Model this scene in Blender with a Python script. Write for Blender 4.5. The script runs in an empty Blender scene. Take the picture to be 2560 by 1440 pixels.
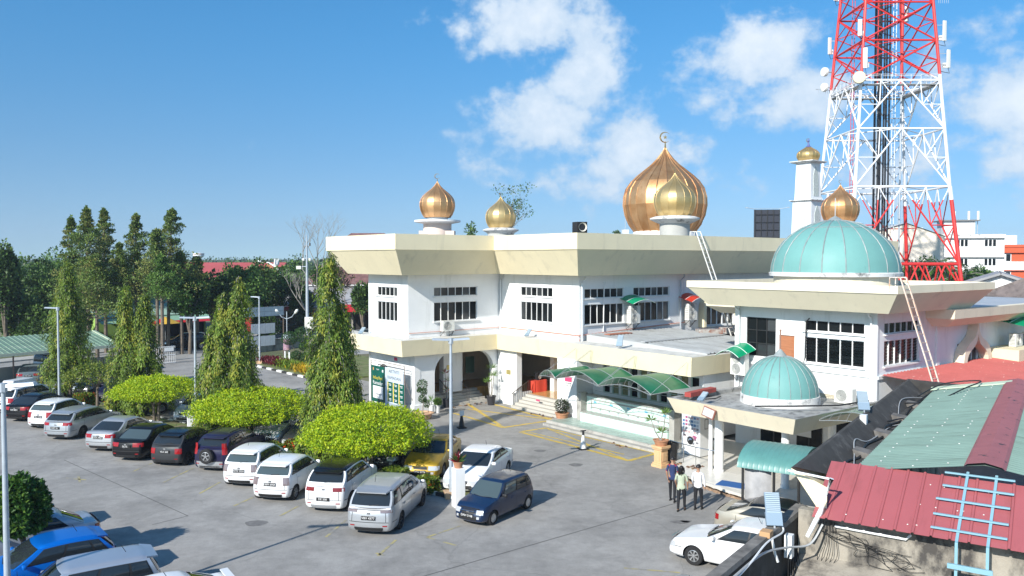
import bpy, bmesh, math, random
import numpy as np
from mathutils import Vector, Matrix
R = math.radians
random.seed(7); rng = np.random.default_rng(7)
scene = bpy.context.scene
COL = scene.collection

# ------------------------------------------------------------------ camera
CAMZ, PITCH, FPX = 9.5, math.atan(72/2050), 2050.0
cam = bpy.data.cameras.new('camera'); camo = bpy.data.objects.new('camera', cam); COL.objects.link(camo)
camo.location = (0, 0, CAMZ); camo.rotation_euler = (math.pi/2-PITCH, 0, 0)
cam.sensor_width = 36; cam.lens = 36*FPX/2560; cam.clip_end = 20000; cam.clip_start = .1
scene.camera = camo

# ------------------------------------------------------------------ sky, sun, exposure
SUN_EL, SHX, SHY = R(31), .58, .815          # shadows fall towards (SHX, SHY)
world = bpy.data.worlds.new('World'); scene.world = world; world.use_nodes = True
nt = world.node_tree; nt.nodes.clear()
def wn(t, **k):
    n = nt.nodes.new(t)
    for a, b in k.items(): setattr(n, a, b)
    return n
def wl(a, b): nt.links.new(a, b)
def wmath(op, a, b=None, c=None, clamp=False):
    n = wn('ShaderNodeMath', operation=op); n.use_clamp = clamp
    for i, v in enumerate((a, b, c)):
        if v is None: continue
        if isinstance(v, (int, float)): n.inputs[i].default_value = v
        else: wl(v, n.inputs[i])
    return n.outputs[0]
sky = wn('ShaderNodeTexSky', sky_type='NISHITA', sun_disc=False)
sky.sun_elevation = SUN_EL; sky.sun_rotation = math.atan2(-SHX, -SHY)
sky.altitude = 0; sky.air_density = 1.0; sky.dust_density = .5; sky.ozone_density = 1.5
tc = wn('ShaderNodeTexCoord'); sep = wn('ShaderNodeSeparateXYZ'); wl(tc.outputs['Generated'], sep.inputs[0])
zup = wmath('ADD', wmath('MULTIPLY', wmath('MAXIMUM', sep.outputs[2], 0.0), .95), .1)      # hazy tropical air: the pale yellow rim of the clear-sky model is left out
sv = wn('ShaderNodeCombineXYZ'); wl(sep.outputs[0], sv.inputs[0]); wl(sep.outputs[1], sv.inputs[1]); wl(zup, sv.inputs[2])
svn = wn('ShaderNodeVectorMath', operation='NORMALIZE'); wl(sv.outputs[0], svn.inputs[0]); wl(svn.outputs[0], sky.inputs[0])
az = wmath('ARCTAN2', sep.outputs[0], sep.outputs[1]); el = wmath('ARCSINE', sep.outputs[2])
comb = wn('ShaderNodeCombineXYZ'); wl(az, comb.inputs[0]); wl(wmath('MULTIPLY', el, 1.15), comb.inputs[1])
def wnoise(scale, detail, rough, off):
    m = wn('ShaderNodeMapping'); m.inputs['Location'].default_value = off; wl(comb.outputs[0], m.inputs[0])
    n = wn('ShaderNodeTexNoise'); n.inputs['Scale'].default_value = scale; n.inputs['Detail'].default_value = detail
    n.inputs['Roughness'].default_value = rough; wl(m.outputs[0], n.inputs['Vector']); return n.outputs['Fac']
# cloud banks: azimuth, elevation, half width, half height, strength (they go on round the whole sky)
BANKS = [(.03, .275, .12, .055, .8), (.085, .215, .055, .085, .75), (.04, .16, .1, .055, .85), (.14, .13, .1, .06, .75),
         (.06, .105, .15, .04, .5), (-.03, .115, .06, .025, .4), (.295, .235, .085, .055, .8), (.345, .18, .1, .06, .7), (.24, .175, .06, .035, .55), (.58, .15, .15, .1, .8), (.46, .12, .13, .08, .6),
         (.62, .27, .06, .035, .6), (.25, .29, .04, .02, .45), (.25, .09, .22, .035, .42),
         (.95, .3, .25, .12, .65), (1.5, .18, .3, .1, .65), (2.1, .35, .25, .12, .65), (2.8, .2, .3, .1, .6), (-2.2, .25, .3, .1, .6), (-1.3, .3, .25, .1, .6)]
bsum = None
for a0, e0, wa, we, st in BANKS:
    dx = wmath('DIVIDE', wmath('SUBTRACT', az, a0), wa); dy = wmath('DIVIDE', wmath('SUBTRACT', el, e0), we)
    g = wmath('MULTIPLY', wmath('EXPONENT', wmath('MULTIPLY', wmath('ADD', wmath('MULTIPLY', dx, dx), wmath('MULTIPLY', dy, dy)), -1.0)), st)
    bsum = g if bsum is None else wmath('MAXIMUM', bsum, g)
n1 = wnoise(11, 9, .56, (3.1, 1.7, 0)); n2 = wnoise(30, 7, .6, (8.2, .4, 0)); n3 = wnoise(5, 4, .5, (1.2, 5.5, 0))
dens = wmath('ADD', bsum, wmath('ADD', wmath('MULTIPLY', wmath('SUBTRACT', n1, .5), 1.6), wmath('MULTIPLY', wmath('SUBTRACT', n2, .5), .7)))
cov = wn('ShaderNodeMapRange', interpolation_type='SMOOTHSTEP'); wl(dens, cov.inputs[0])
cov.inputs[1].default_value = .3; cov.inputs[2].default_value = .66; cov.inputs[3].default_value = 0; cov.inputs[4].default_value = .88
thick = wn('ShaderNodeMapRange', interpolation_type='SMOOTHSTEP'); wl(wmath('ADD', dens, wmath('MULTIPLY', wmath('SUBTRACT', n3, .5), .8)), thick.inputs[0])
thick.inputs[1].default_value = .35; thick.inputs[2].default_value = 1.05
ccol = wn('ShaderNodeMix', data_type='RGBA'); wl(thick.outputs[0], ccol.inputs[0])
ccol.inputs[6].default_value = (4.0, 5.0, 6.1, 1); ccol.inputs[7].default_value = (6.3, 6.7, 7.1, 1)
hsv = wn('ShaderNodeHueSaturation'); hsv.inputs['Saturation'].default_value = 1.3; hsv.inputs['Value'].default_value = 1.0; wl(sky.outputs[0], hsv.inputs['Color'])
elr = wn('ShaderNodeMapRange', interpolation_type='SMOOTHSTEP'); wl(el, elr.inputs[0]); elr.inputs[1].default_value = .02; elr.inputs[2].default_value = .32     # humid air: duller low down, deeper blue higher up, all round
tint = wn('ShaderNodeMix', data_type='RGBA'); wl(elr.outputs[0], tint.inputs[0]); tint.inputs[6].default_value = (.9, .88, .9, 1); tint.inputs[7].default_value = (.72, 1.1, 1.16, 1)
tm = wn('ShaderNodeMix', data_type='RGBA', blend_type='MULTIPLY'); tm.inputs[0].default_value = 1; wl(hsv.outputs[0], tm.inputs[6]); wl(tint.outputs[2], tm.inputs[7])
cm = wn('ShaderNodeMix', data_type='RGBA'); wl(cov.outputs[0], cm.inputs[0]); wl(tm.outputs[2], cm.inputs[6]); wl(ccol.outputs[2], cm.inputs[7])
bg = wn('ShaderNodeBackground'); bg.inputs['Strength'].default_value = .108; wl(cm.outputs[2], bg.inputs[0])
wo = wn('ShaderNodeOutputWorld'); wl(bg.outputs[0], wo.inputs[0])
world.cycles.sampling_method = 'MANUAL'; world.cycles.sample_map_resolution = 1024
sun = bpy.data.lights.new('sun', 'SUN'); suno = bpy.data.objects.new('sun', sun); COL.objects.link(suno)
sun.energy = 4.6; sun.angle = R(.55); sun.color = (1, .955, .88)
suno.rotation_euler = Vector((SHX*math.cos(SUN_EL), SHY*math.cos(SUN_EL), -math.sin(SUN_EL))).to_track_quat('-Z', 'Y').to_euler()
suno.location = (-30, -30, 60)
vs = scene.view_settings; vs.view_transform = 'Standard'; vs.look = 'None'; vs.gamma = 1; vs.exposure = .52; vs.use_curve_mapping = False
scene.cycles.use_denoising = True; scene.cycles.max_bounces = 5; scene.cycles.diffuse_bounces = 3; scene.cycles.glossy_bounces = 3
scene.cycles.transparent_max_bounces = 6; scene.cycles.caustics_reflective = False; scene.cycles.caustics_refractive = False

# ------------------------------------------------------------------ helpers
def P(px, py, z=0.0):
    """where the line of sight through a point of the photograph (2560 wide) meets the level z"""
    a = (px-1280)/FPX; b = (720-py)/FPX; c, s = math.cos(PITCH), math.sin(PITCH)
    dx, dy, dz = a, c+b*s, -s+b*c; t = (z-CAMZ)/dz
    return Vector((dx*t, dy*t, z))
def tag(o, label=None, cat=None, group=None, kind=None):
    for k, v in (('label', label), ('category', cat), ('group', group), ('kind', kind)):
        if v: o[k] = v
    return o
def empty(name, loc, rz=0, label=None, cat=None, group=None, kind=None):
    o = bpy.data.objects.new(name, None); COL.objects.link(o); o.location = loc; o.rotation_euler = (0, 0, rz)
    return tag(o, label, cat, group, kind)
def link(name, me, parent=None):
    o = bpy.data.objects.new(name, me); COL.objects.link(o); o.parent = parent; return o
def sharp(me, ang=35):
    bm = bmesh.new(); bm.from_mesh(me); bmesh.ops.remove_doubles(bm, verts=bm.verts, dist=1e-5); bmesh.ops.recalc_face_normals(bm, faces=bm.faces)
    ca = R(ang)
    for f in bm.faces: f.smooth = True
    for e in bm.edges:
        if len(e.link_faces) != 2 or e.calc_face_angle(0) > ca: e.smooth = False
    bm.to_mesh(me); bm.free()
class MB:
    def __init__(s): s.v = []; s.f = []; s.m = []; s.cur = 0
    def add(s, vs, fs):
        b = len(s.v); s.v += [tuple(p) for p in vs]
        for f in fs: s.f.append(tuple(b+i for i in f)); s.m.append(s.cur)
        return s
    def quad(s, a, b, c, d): return s.add((a, b, c, d), ((0, 1, 2, 3),))
    def poly(s, pts): return s.add(pts, (tuple(range(len(pts))),))
    def hexa(s, p): return s.add(p, ((0, 3, 2, 1), (4, 5, 6, 7), (0, 1, 5, 4), (1, 2, 6, 5), (2, 3, 7, 6), (3, 0, 4, 7)))
    def box(s, c, d, rz=0, mat=None):
        x, y, z = d[0]/2, d[1]/2, d[2]/2
        p = [(-x, -y, -z), (x, -y, -z), (x, y, -z), (-x, y, -z), (-x, -y, z), (x, -y, z), (x, y, z), (-x, y, z)]
        if mat is not None: p = [mat @ Vector(q) for q in p]
        elif rz:
            ca, sa = math.cos(rz), math.sin(rz); p = [(ca*a-sa*b, sa*a+ca*b, q) for a, b, q in p]
        return s.hexa([(a+c[0], b+c[1], q+c[2]) for a, b, q in p])
    def prism(s, poly, z0, z1):
        n = len(poly); vs = [(p[0], p[1], z0) for p in poly]+[(p[0], p[1], z1) for p in poly]
        return s.add(vs, [tuple(range(n))[::-1], tuple(range(n, 2*n))]+[(i, (i+1) % n, n+(i+1) % n, n+i) for i in range(n)])
    def rings(s, rs, closed=True, cap0=False, cap1=False):
        n = len(rs[0]); vs = [p for r in rs for p in r]; fs = []
        for j in range(len(rs)-1):
            for i in range(n if closed else n-1):
                k = (i+1) % n; fs.append((j*n+i, j*n+k, (j+1)*n+k, (j+1)*n+i))
        if cap0: fs.append(tuple(range(n))[::-1])
        if cap1: fs.append(tuple((len(rs)-1)*n+i for i in range(n)))
        return s.add(vs, fs)
    def tube(s, path, r, n=6, cap=True):
        path = [Vector(p) for p in path]; rr = r if isinstance(r, (list, tuple)) else [r]*len(path); rs = []
        for i, p in enumerate(path):
            d = (path[min(i+1, len(path)-1)]-path[max(i-1, 0)]).normalized()
            up = Vector((0, 0, 1)) if abs(d.z) < .95 else Vector((1, 0, 0)); a = d.cross(up).normalized(); b = d.cross(a)
            rs.append([p+(a*math.cos(t)+b*math.sin(t))*rr[i] for t in [2*math.pi*k/n for k in range(n)]])
        return s.rings(rs, True, cap, cap)
    def lathe(s, prof, n=24, c=(0, 0, 0), a0=0, a1=2*math.pi, rot=0):
        full = abs(a1-a0-2*math.pi) < 1e-6; k = n if full else n+1
        return s.rings([[(c[0]+r*math.cos(rot+a0+(a1-a0)*i/n), c[1]+r*math.sin(rot+a0+(a1-a0)*i/n), c[2]+z) for i in range(k)] for r, z in prof], full)
    def grid(s, fn, nu, nv):
        vs = [fn(i/nu, j/nv) for j in range(nv+1) for i in range(nu+1)]
        return s.add(vs, [(j*(nu+1)+i, j*(nu+1)+i+1, (j+1)*(nu+1)+i+1, (j+1)*(nu+1)+i) for j in range(nv) for i in range(nu)])
    def mesh(s, name, mats, smooth=None):
        me = bpy.data.meshes.new(name); me.from_pydata(s.v, [], s.f)
        for m in (mats if isinstance(mats, (list, tuple)) else [mats]): me.materials.append(m)
        if any(s.m): me.polygons.foreach_set('material_index', s.m)
        if smooth: sharp(me, smooth)
        me.update(); return me
    def build(s, name, mats, parent=None, smooth=None): return link(name, s.mesh(name, mats, smooth), parent)
UM = {}
def unit(kind, m):
    k = (kind, m.name)
    if k not in UM:
        b = MB()
        if kind == 'box': b.box((0, 0, 0), (1, 1, 1)); UM[k] = b.mesh('unit_box', m)
        else: b.lathe([(0, 0), (1, 0), (1, 1), (0, 1)], 8); UM[k] = b.mesh('unit_rod', m, 40)
    return UM[k]
def ubox(name, m, parent, c, d, rz=0):
    o = link(name, unit('box', m), parent); o.location = c; o.scale = d; o.rotation_euler = (0, 0, rz); return o
def rod(name, m, parent, a, b, r):
    a, b = Vector(a), Vector(b); o = link(name, unit('rod', m), parent); d = b-a
    o.matrix_local = Matrix.Translation(a) @ d.to_track_quat('Z', 'Y').to_matrix().to_4x4() @ Matrix.Diagonal((r, r, d.length, 1)); return o
def bar(name, m, parent, a, b, w, h):
    a, b = Vector(a), Vector(b); o = link(name, unit('box', m), parent); d = b-a
    o.matrix_local = Matrix.Translation((a+b)/2) @ d.to_track_quat('X', 'Z').to_matrix().to_4x4() @ Matrix.Diagonal((d.length, w, h, 1)); return o
def copy_tree(o, parent=None):
    c = o.copy(); COL.objects.link(c); c.parent = parent
    for ch in o.children: copy_tree(ch, c)
    return c
TEXTS = []
def text(name, s, size, m, parent, loc, rot, align='CENTER', ext=.002, sx=1):
    cu = bpy.data.curves.new(name, 'FONT'); cu.body = s; cu.size = size; cu.align_x = align; cu.align_y = 'CENTER'; cu.extrude = ext; cu.resolution_u = 2
    cu.materials.append(m); o = link(name, cu, parent); TEXTS.append(o); o.location = loc; o.rotation_euler = rot; o.scale = (sx, 1, 1); return o

# ------------------------------------------------------------------ materials
MATS = {}
def mat(name, col, rough=.7, metal=0, ns=0, na=0, bump=0, bs=None, spec=.5, coat=0, col2=None, stain=None, rand=0, nd=5, stretch=None):
    if name in MATS: return MATS[name]
    m = bpy.data.materials.new(name); m.use_nodes = True; t = m.node_tree; b = t.nodes['Principled BSDF']
    b.inputs['Roughness'].default_value = rough; b.inputs['Metallic'].default_value = metal
    b.inputs['Specular IOR Level'].default_value = spec; b.inputs['Coat Weight'].default_value = coat; b.inputs['Coat Roughness'].default_value = .04
    b.inputs['Base Color'].default_value = (*col, 1); out = None
    N = t.nodes.new; LK = t.links.new
    tcn = N('ShaderNodeTexCoord'); vec = tcn.outputs['Object']
    def noise(sc, det=nd, ro=.6, st=None):
        n = N('ShaderNodeTexNoise'); n.inputs['Scale'].default_value = sc; n.inputs['Detail'].default_value = det; n.inputs['Roughness'].default_value = ro
        if st:
            mp = N('ShaderNodeMapping'); mp.inputs['Scale'].default_value = st; LK(vec, mp.inputs[0]); LK(mp.outputs[0], n.inputs['Vector'])
        else: LK(vec, n.inputs['Vector'])
        return n.outputs['Fac']
    if ns:
        f = noise(ns, st=stretch); rmp = N('ShaderNodeMapRange'); rmp.inputs[1].default_value = .3; rmp.inputs[2].default_value = .7; LK(f, rmp.inputs[0])
        mx = N('ShaderNodeMix'); mx.data_type = 'RGBA'; LK(rmp.outputs[0], mx.inputs[0])
        c2 = col2 if col2 else tuple(c*(1+na) for c in col); c1 = col if col2 else tuple(c*(1-na) for c in col)
        mx.inputs[6].default_value = (*c1, 1); mx.inputs[7].default_value = (*c2, 1); out = mx.outputs[2]
    if stain:   # (colour, scale, low, high, stretch)
        sc, ss, lo, hi, st = stain; f = noise(ss, 6, .65, st); rmp = N('ShaderNodeMapRange'); rmp.inputs[1].default_value = lo; rmp.inputs[2].default_value = hi; LK(f, rmp.inputs[0])
        mx = N('ShaderNodeMix'); mx.data_type = 'RGBA'; LK(rmp.outputs[0], mx.inputs[0]); mx.inputs[7].default_value = (*sc, 1)
        if out: LK(out, mx.inputs[6])
        else: mx.inputs[6].default_value = (*col, 1)
        out = mx.outputs[2]
    if rand:
        oi = N('ShaderNodeObjectInfo'); mr = N('ShaderNodeMapRange'); mr.inputs[3].default_value = 1-rand; mr.inputs[4].default_value = 1+rand; LK(oi.outputs['Random'], mr.inputs[0])
        vm = N('ShaderNodeVectorMath'); vm.operation = 'SCALE'
        if out: LK(out, vm.inputs[0])
        else: vm.inputs[0].default_value = col
        LK(mr.outputs[0], vm.inputs['Scale']); out = vm.outputs[0]
    if out: LK(out, b.inputs['Base Color'])
    if bump:
        bn = N('ShaderNodeBump'); bn.inputs['Strength'].default_value = bump; bn.inputs['Distance'].default_value = .02; LK(noise(bs or ns or 20, 6), bn.inputs['Height']); LK(bn.outputs[0], b.inputs['Normal'])
    MATS[name] = m; return m
def leafmat(name, col, tr=.35, ns=1.6, na=.28):
    m = bpy.data.materials.new(name); m.use_nodes = True; t = m.node_tree; t.nodes.clear(); N = t.nodes.new; LK = t.links.new
    o = N('ShaderNodeOutputMaterial'); d = N('ShaderNodeBsdfPrincipled'); d.inputs['Roughness'].default_value = .5; d.inputs['Specular IOR Level'].default_value = .35
    tl = N('ShaderNodeBsdfTranslucent'); mx = N('ShaderNodeMixShader'); mx.inputs[0].default_value = tr
    tcn = N('ShaderNodeTexCoord'); n = N('ShaderNodeTexNoise'); n.inputs['Scale'].default_value = ns; n.inputs['Detail'].default_value = 2; LK(tcn.outputs['Object'], n.inputs['Vector'])
    c = N('ShaderNodeMix'); c.data_type = 'RGBA'; LK(n.outputs['Fac'], c.inputs[0])
    c.inputs[6].default_value = (*[k*(1-na) for k in col], 1); c.inputs[7].default_value = (*[k*(1+na) for k in col], 1)
    LK(c.outputs[2], d.inputs['Base Color']); LK(c.outputs[2], tl.inputs['Color']); LK(d.outputs[0], mx.inputs[1]); LK(tl.outputs[0], mx.inputs[2]); LK(mx.outputs[0], o.inputs[0])
    return m
WHITE = mat('white_wall', (.82, .83, .83), .8, ns=1.2, na=.03, stain=((.6, .61, .6), 1.3, .56, .8, (1, 1, .15)), bump=.05, bs=40)
CREAM = mat('cream_paint', (.80, .71, .49), .75, ns=.6, na=.05, stain=((.50, .45, .33), 1.6, .56, .95, (1, 1, .16)), bump=.05, bs=30)
CREAM2 = mat('cream_paint_pale', (.82, .74, .56), .75, ns=.6, na=.05, stain=((.46, .43, .35), 1.6, .56, .95, (1, 1, .16)), bump=.05, bs=30)
BEIGE = mat('beige_wall', (.82, .74, .6), .8, ns=1, na=.05)
TRIM = mat('white_trim', (.8, .8, .79), .5)
GLASS = mat('dark_window_glass', (.008, .01, .011), .14, spec=.22, rand=.4)
FRAMEDARK = mat('dark_frame', (.03, .03, .03), .4)
BLACK = mat('black_plastic', (.015, .015, .016), .55)
STEEL = mat('galvanised_steel', (.5, .53, .55), .45, .6, ns=8, na=.1)
STEELP = mat('painted_pole', (.42, .47, .52), .45, .2, ns=4, na=.1)
ROOFCON = mat('roof_concrete', (.34, .34, .33), .9, ns=1.5, na=.3, stain=((.08, .08, .08), 2.2, .5, .7, None), bump=.3, bs=30)
CONC = mat('concrete', (.40, .39, .36), .9, ns=2, na=.15, bump=.2, bs=25, stain=((.16, .15, .14), 1.4, .55, .75, None))
RUBBER = mat('rubber_sandal', (.02, .02, .02), .7)
TERRA = mat('terracotta', (.45, .22, .12), .8, ns=6, na=.15)
REDMETAL = mat('red_paint', (.55, .02, .02), .45, ns=3, na=.12)
WHITEMETAL = mat('white_metal', (.78, .8, .8), .45, ns=3, na=.05)
# ================================================================== ground, roads, kerbs, markings
def struct(name, mb, m, smooth=None, parent=None):
    o = mb.build(name, m, parent, smooth)
    if parent is None: o['kind'] = 'structure'
    return o
GROUND = mat('dry_grass_ground', (.10, .115, .05), .95, ns=.06, na=.35, stain=((.2, .17, .11), .3, .45, .7, None))
b = MB(); b.quad((-9000, -200, -.01), (9000, -200, -.01), (9000, 14000, -.01), (-9000, 14000, -.01)); struct('ground', b, GROUND)
def asphalt(name, c, dark, lo=.46, hi=.72):
    m = mat(name, c, .88, ns=.22, na=.14, stain=(dark, .4, lo, hi, None), nd=8); t = m.node_tree; bs = t.nodes['Principled BSDF']
    N = t.nodes.new; LK = t.links.new; src = bs.inputs['Base Color'].links[0].from_socket; tcn = N('ShaderNodeTexCoord')
    # fine aggregate speckle and a few cracks
    n = N('ShaderNodeTexNoise'); n.inputs['Scale'].default_value = 26; n.inputs['Detail'].default_value = 5; n.inputs['Roughness'].default_value = .75; LK(tcn.outputs['Object'], n.inputs[0])
    mr = N('ShaderNodeMapRange'); mr.inputs[1].default_value = .3; mr.inputs[2].default_value = .7; mr.inputs[3].default_value = .8; mr.inputs[4].default_value = 1.16; LK(n.outputs[0], mr.inputs[0])
    md_ = N('ShaderNodeTexNoise'); md_.inputs['Scale'].default_value = 2.6; md_.inputs['Detail'].default_value = 7; md_.inputs['Roughness'].default_value = .72; LK(tcn.outputs['Object'], md_.inputs[0])
    mm = N('ShaderNodeMapRange'); mm.inputs[1].default_value = .32; mm.inputs[2].default_value = .68; mm.inputs[3].default_value = .86; mm.inputs[4].default_value = 1.1; LK(md_.outputs[0], mm.inputs[0])
    ol_ = N('ShaderNodeTexNoise'); ol_.inputs['Scale'].default_value = .9; ol_.inputs['Detail'].default_value = 9; ol_.inputs['Roughness'].default_value = .66; LK(tcn.outputs['Object'], ol_.inputs[0])
    om = N('ShaderNodeMapRange'); om.inputs[1].default_value = .64; om.inputs[2].default_value = .72; om.inputs[3].default_value = 1; om.inputs[4].default_value = .7; LK(ol_.outputs[0], om.inputs[0])      # oil and tyre dirt
    m1 = N('ShaderNodeMath'); m1.operation = 'MULTIPLY'; LK(mm.outputs[0], m1.inputs[0]); LK(om.outputs[0], m1.inputs[1])
    m2 = N('ShaderNodeMath'); m2.operation = 'MULTIPLY'; LK(mr.outputs[0], m2.inputs[0]); LK(m1.outputs[0], m2.inputs[1])
    v = N('ShaderNodeTexVoronoi'); v.feature = 'DISTANCE_TO_EDGE'; v.inputs['Scale'].default_value = .16
    dn = N('ShaderNodeTexNoise'); dn.inputs['Scale'].default_value = 1.3; dn.inputs['Detail'].default_value = 6; LK(tcn.outputs['Object'], dn.inputs[0])
    ad = N('ShaderNodeMix'); ad.data_type = 'RGBA'; ad.blend_type = 'LINEAR_LIGHT'; ad.inputs[0].default_value = .35; LK(tcn.outputs['Object'], ad.inputs[6]); LK(dn.outputs['Color'], ad.inputs[7]); LK(ad.outputs[2], v.inputs['Vector'])
    cr = N('ShaderNodeMapRange'); cr.inputs[1].default_value = .0; cr.inputs[2].default_value = .006; cr.inputs[3].default_value = .84; cr.inputs[4].default_value = 1; LK(v.outputs['Distance'], cr.inputs[0])
    mu = N('ShaderNodeMath'); mu.operation = 'MULTIPLY'; LK(m2.outputs[0], mu.inputs[0]); LK(cr.outputs[0], mu.inputs[1])
    sc = N('ShaderNodeVectorMath'); sc.operation = 'SCALE'; LK(src, sc.inputs[0]); LK(mu.outputs[0], sc.inputs['Scale']); LK(sc.outputs[0], bs.inputs['Base Color'])
    bm_ = N('ShaderNodeBump'); bm_.inputs['Strength'].default_value = .35; bm_.inputs['Distance'].default_value = .01; LK(n.outputs[0], bm_.inputs['Height']); LK(bm_.outputs[0], bs.inputs['Normal'])
    return m
ASPH = asphalt('worn_asphalt', (.318, .306, .287), (.205, .198, .186))
ROADM = asphalt('street_asphalt', (.32, .315, .3), (.24, .235, .22))
b = MB(); b.poly([(-70, 8, 0), (30, 8, 0), (30, 60, 0), (2, 62, 0), (-10, 62, 0), (-19.5, 74, 0), (-27, 81, 0), (-33, 71.5, 0), (-44, 58, 0), (-70, 45, 0)]); struct('car_park', b, ASPH)
sd = Vector((.53, .848, 0)); sn = Vector((-.848, .53, 0)); s0 = Vector((-26.6, 82, 0))
def SP(t, o, z=0): p = s0+sd*t+sn*o; return (p.x, p.y, z)
b = MB(); b.quad(SP(-90, .6, .004), SP(260, .6, .004), SP(260, 13, .004), SP(-90, 13, .004)); struct('road', b, ROADM)
b = MB(); b.poly([(-33.2, 70.5, .008), (-26.2, 81.2, .008), SP(0, 1.5, .008), SP(-14, 1.5, .008)]); struct('driveway', b, ASPH)
b = MB()
for k in range(-8, 24): b.quad(SP(k*9, 6.6, .009), SP(k*9+3, 6.6, .009), SP(k*9+3, 6.75, .009), SP(k*9, 6.75, .009))
b.quad(SP(-90, 1.5, .009), SP(-16, 1.5, .009), SP(-16, 1.62, .009), SP(-90, 1.62, .009))
b.quad(SP(0, 1.5, .009), SP(260, 1.5, .009), SP(260, 1.62, .009), SP(0, 1.62, .009)); struct('road_markings', b, mat('road_paint', (.5, .5, .46), .8, ns=2, na=.2))
b = MB(); b.hexa([SP(-90, 13, -.01), SP(260, 13, -.01), SP(260, 15.5, -.01), SP(-90, 15.5, -.01), SP(-90, 13, .14), SP(260, 13, .14), SP(260, 15.5, .14), SP(-90, 15.5, .14)]); struct('pavement', b, CONC)
# yellow paint in the car park
YEL = mat('yellow_paint', (.58, .41, .07), .8, ns=1.2, na=.12, stain=((.27, .25, .2), 2.4, .5, .66, None))
YELF = mat('faded_yellow_paint', (.42, .36, .16), .85, stain=((.25, .245, .23), 1.7, .42, .58, None))
def line(b, p, q, w, z=.006):
    p, q = Vector((p[0], p[1], z)), Vector((q[0], q[1], z)); d = (q-p).normalized(); n = Vector((-d.y, d.x, 0))*w/2
    b.quad(p-n, q-n, q+n, p+n)
def strip(*pp): return [P(x, y) for x, y in pp]
b = MB()
def zz(pts, w=.16):
    for i in range(len(pts)-1): line(b, pts[i], pts[i+1], w, .006+.0008*(i % 4))
A1, A2, A3, A4 = strip((1135, 1033), (1258, 1069), (1385, 1050), (1222, 1008)); zz([A1, A2, A3, A4], .24); zz([P(1140, 990), A2], .24); zz([P(1170, 1023), A3], .2)
b.v = [(x, y, z+.0003*(i//4)) for i, (x, y, z) in enumerate(b.v)]
B1, B2, B3 = strip((1300, 1080), (1572, 1152), (1640, 1134)); zz([B1, B2, B3], .24); zz([B1, P(1365, 1070)], .22); zz([P(1365, 1070), B3], .15); zz([P(1370, 1072), B2], .15); zz([P(1320, 1080), P(1560, 1136)], .12)
b.v = [(x, y, z+.0002*(i//4)) for i, (x, y, z) in enumerate(b.v)]
struct('yellow_box_marking', b, YEL)
b = MB()
for p, q in (((409, 1206), (484, 1170)), ((499, 1234), (551, 1205)), ((330, 1180), (380, 1158)), ((585, 1265), (640, 1240)), ((700, 1290), (752, 1262)), ((815, 1343), (865, 1300)), ((945, 1390), (990, 1350)), ((1068, 1343), (1150, 1315)), ((1068, 1343), (1140, 1364)), ((940, 1383), (962, 1389)), ((165, 1195), (215, 1200)), ((195, 1188), (200, 1206)), ((600, 1010), (690, 1040)), ((770, 1035), (900, 1075)), ((1560, 1420), (1700, 1432))):
    line(b, P(*p), P(*q), .1, .006)
struct('bay_marking', b, YELF)
# old patches and thin dark lines on the asphalt
b = MB()
for px, py, a_, c_, m_ in ((640, 1308, .4, .22, 0), (1690, 1012, .3, .1, 0), (1440, 1162, .32, .2, 0), (1350, 1127, .3, .17, 0), (1700, 1305, .35, .12, 0), (1715, 1303, .2, .1, 0)):
    c = P(px, py, .005); b.poly([(c.x+a_*math.cos(t)*(1+.15*math.sin(3*t)), c.y+1.5*c_*math.sin(t), .005) for t in [k*math.pi/8 for k in range(16)]])
struct('asphalt_patches', b, mat('tar_patch', (.16, .155, .15), .9, ns=6, na=.3))
b = MB()
c0, c1 = P(1010, 1455), P(1700, 1255); line(b, c0, c1, .035, .0045)
c0, c1 = P(160, 1150), P(470, 1290); line(b, c0, c1, .03, .0045); line(b, P(470, 1290), P(380, 1312), .03, .0045)
struct('asphalt_lines', b, mat('dark_line', (.07, .07, .07), .9))
# planted island between the two rows of parked cars
KW = mat('kerb_white', (.72, .72, .68), .8, ns=5, na=.12); KB = mat('kerb_black', (.03, .03, .03), .8, ns=5, na=.3)
SOIL = mat('island_soil', (.19, .16, .09), .95, ns=2.2, na=.3, stain=((.11, .15, .04), 1.2, .42, .6, None))
ISL0, ISL1 = Vector((-33, 57.4, 0)), Vector((-1.25, 32.0, 0)); idir = (ISL1-ISL0).normalized(); inorm = Vector((-idir.y, idir.x, 0))
def IP(t, o, z): p = ISL0+idir*t+inorm*o; return (p.x, p.y, z)
IL = (ISL1-ISL0).length; IW = .62
b = MB(); b.hexa([IP(.15, -IW+.14, 0), IP(IL-.15, -IW+.14, 0), IP(IL-.15, IW-.14, 0), IP(.15, IW-.14, 0), IP(.15, -IW+.14, .11), IP(IL-.15, -IW+.14, .11), IP(IL-.15, IW-.14, .11), IP(.15, IW-.14, .11)])
isl = struct('planting_island', b, SOIL)
def kerbrow(pts, w, parent, n0=0, seg=.62):
    k = n0
    for (a, c) in zip(pts[:-1], pts[1:]):
        a, c = Vector(a), Vector(c); d = c-a; n = max(1, round(d.length/seg)); rz = math.atan2(d.y, d.x)
        for i in range(n):
            m_ = a+d*(i+.5)/n; ubox('kerb_stone', (KW, KB)[k % 2], parent, (m_.x, m_.y, .07), (d.length/n-.012, w, .14), rz); k += 1
kerbrow([IP(0, -IW+.06, 0), IP(IL, -IW+.06, 0)], .13, isl); kerbrow([IP(0, IW-.06, 0), IP(IL, IW-.06, 0)], .13, isl); kerbrow([IP(IL+.06, -IW+.12, 0), IP(IL+.06, IW-.12, 0)], .13, isl)
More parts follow.
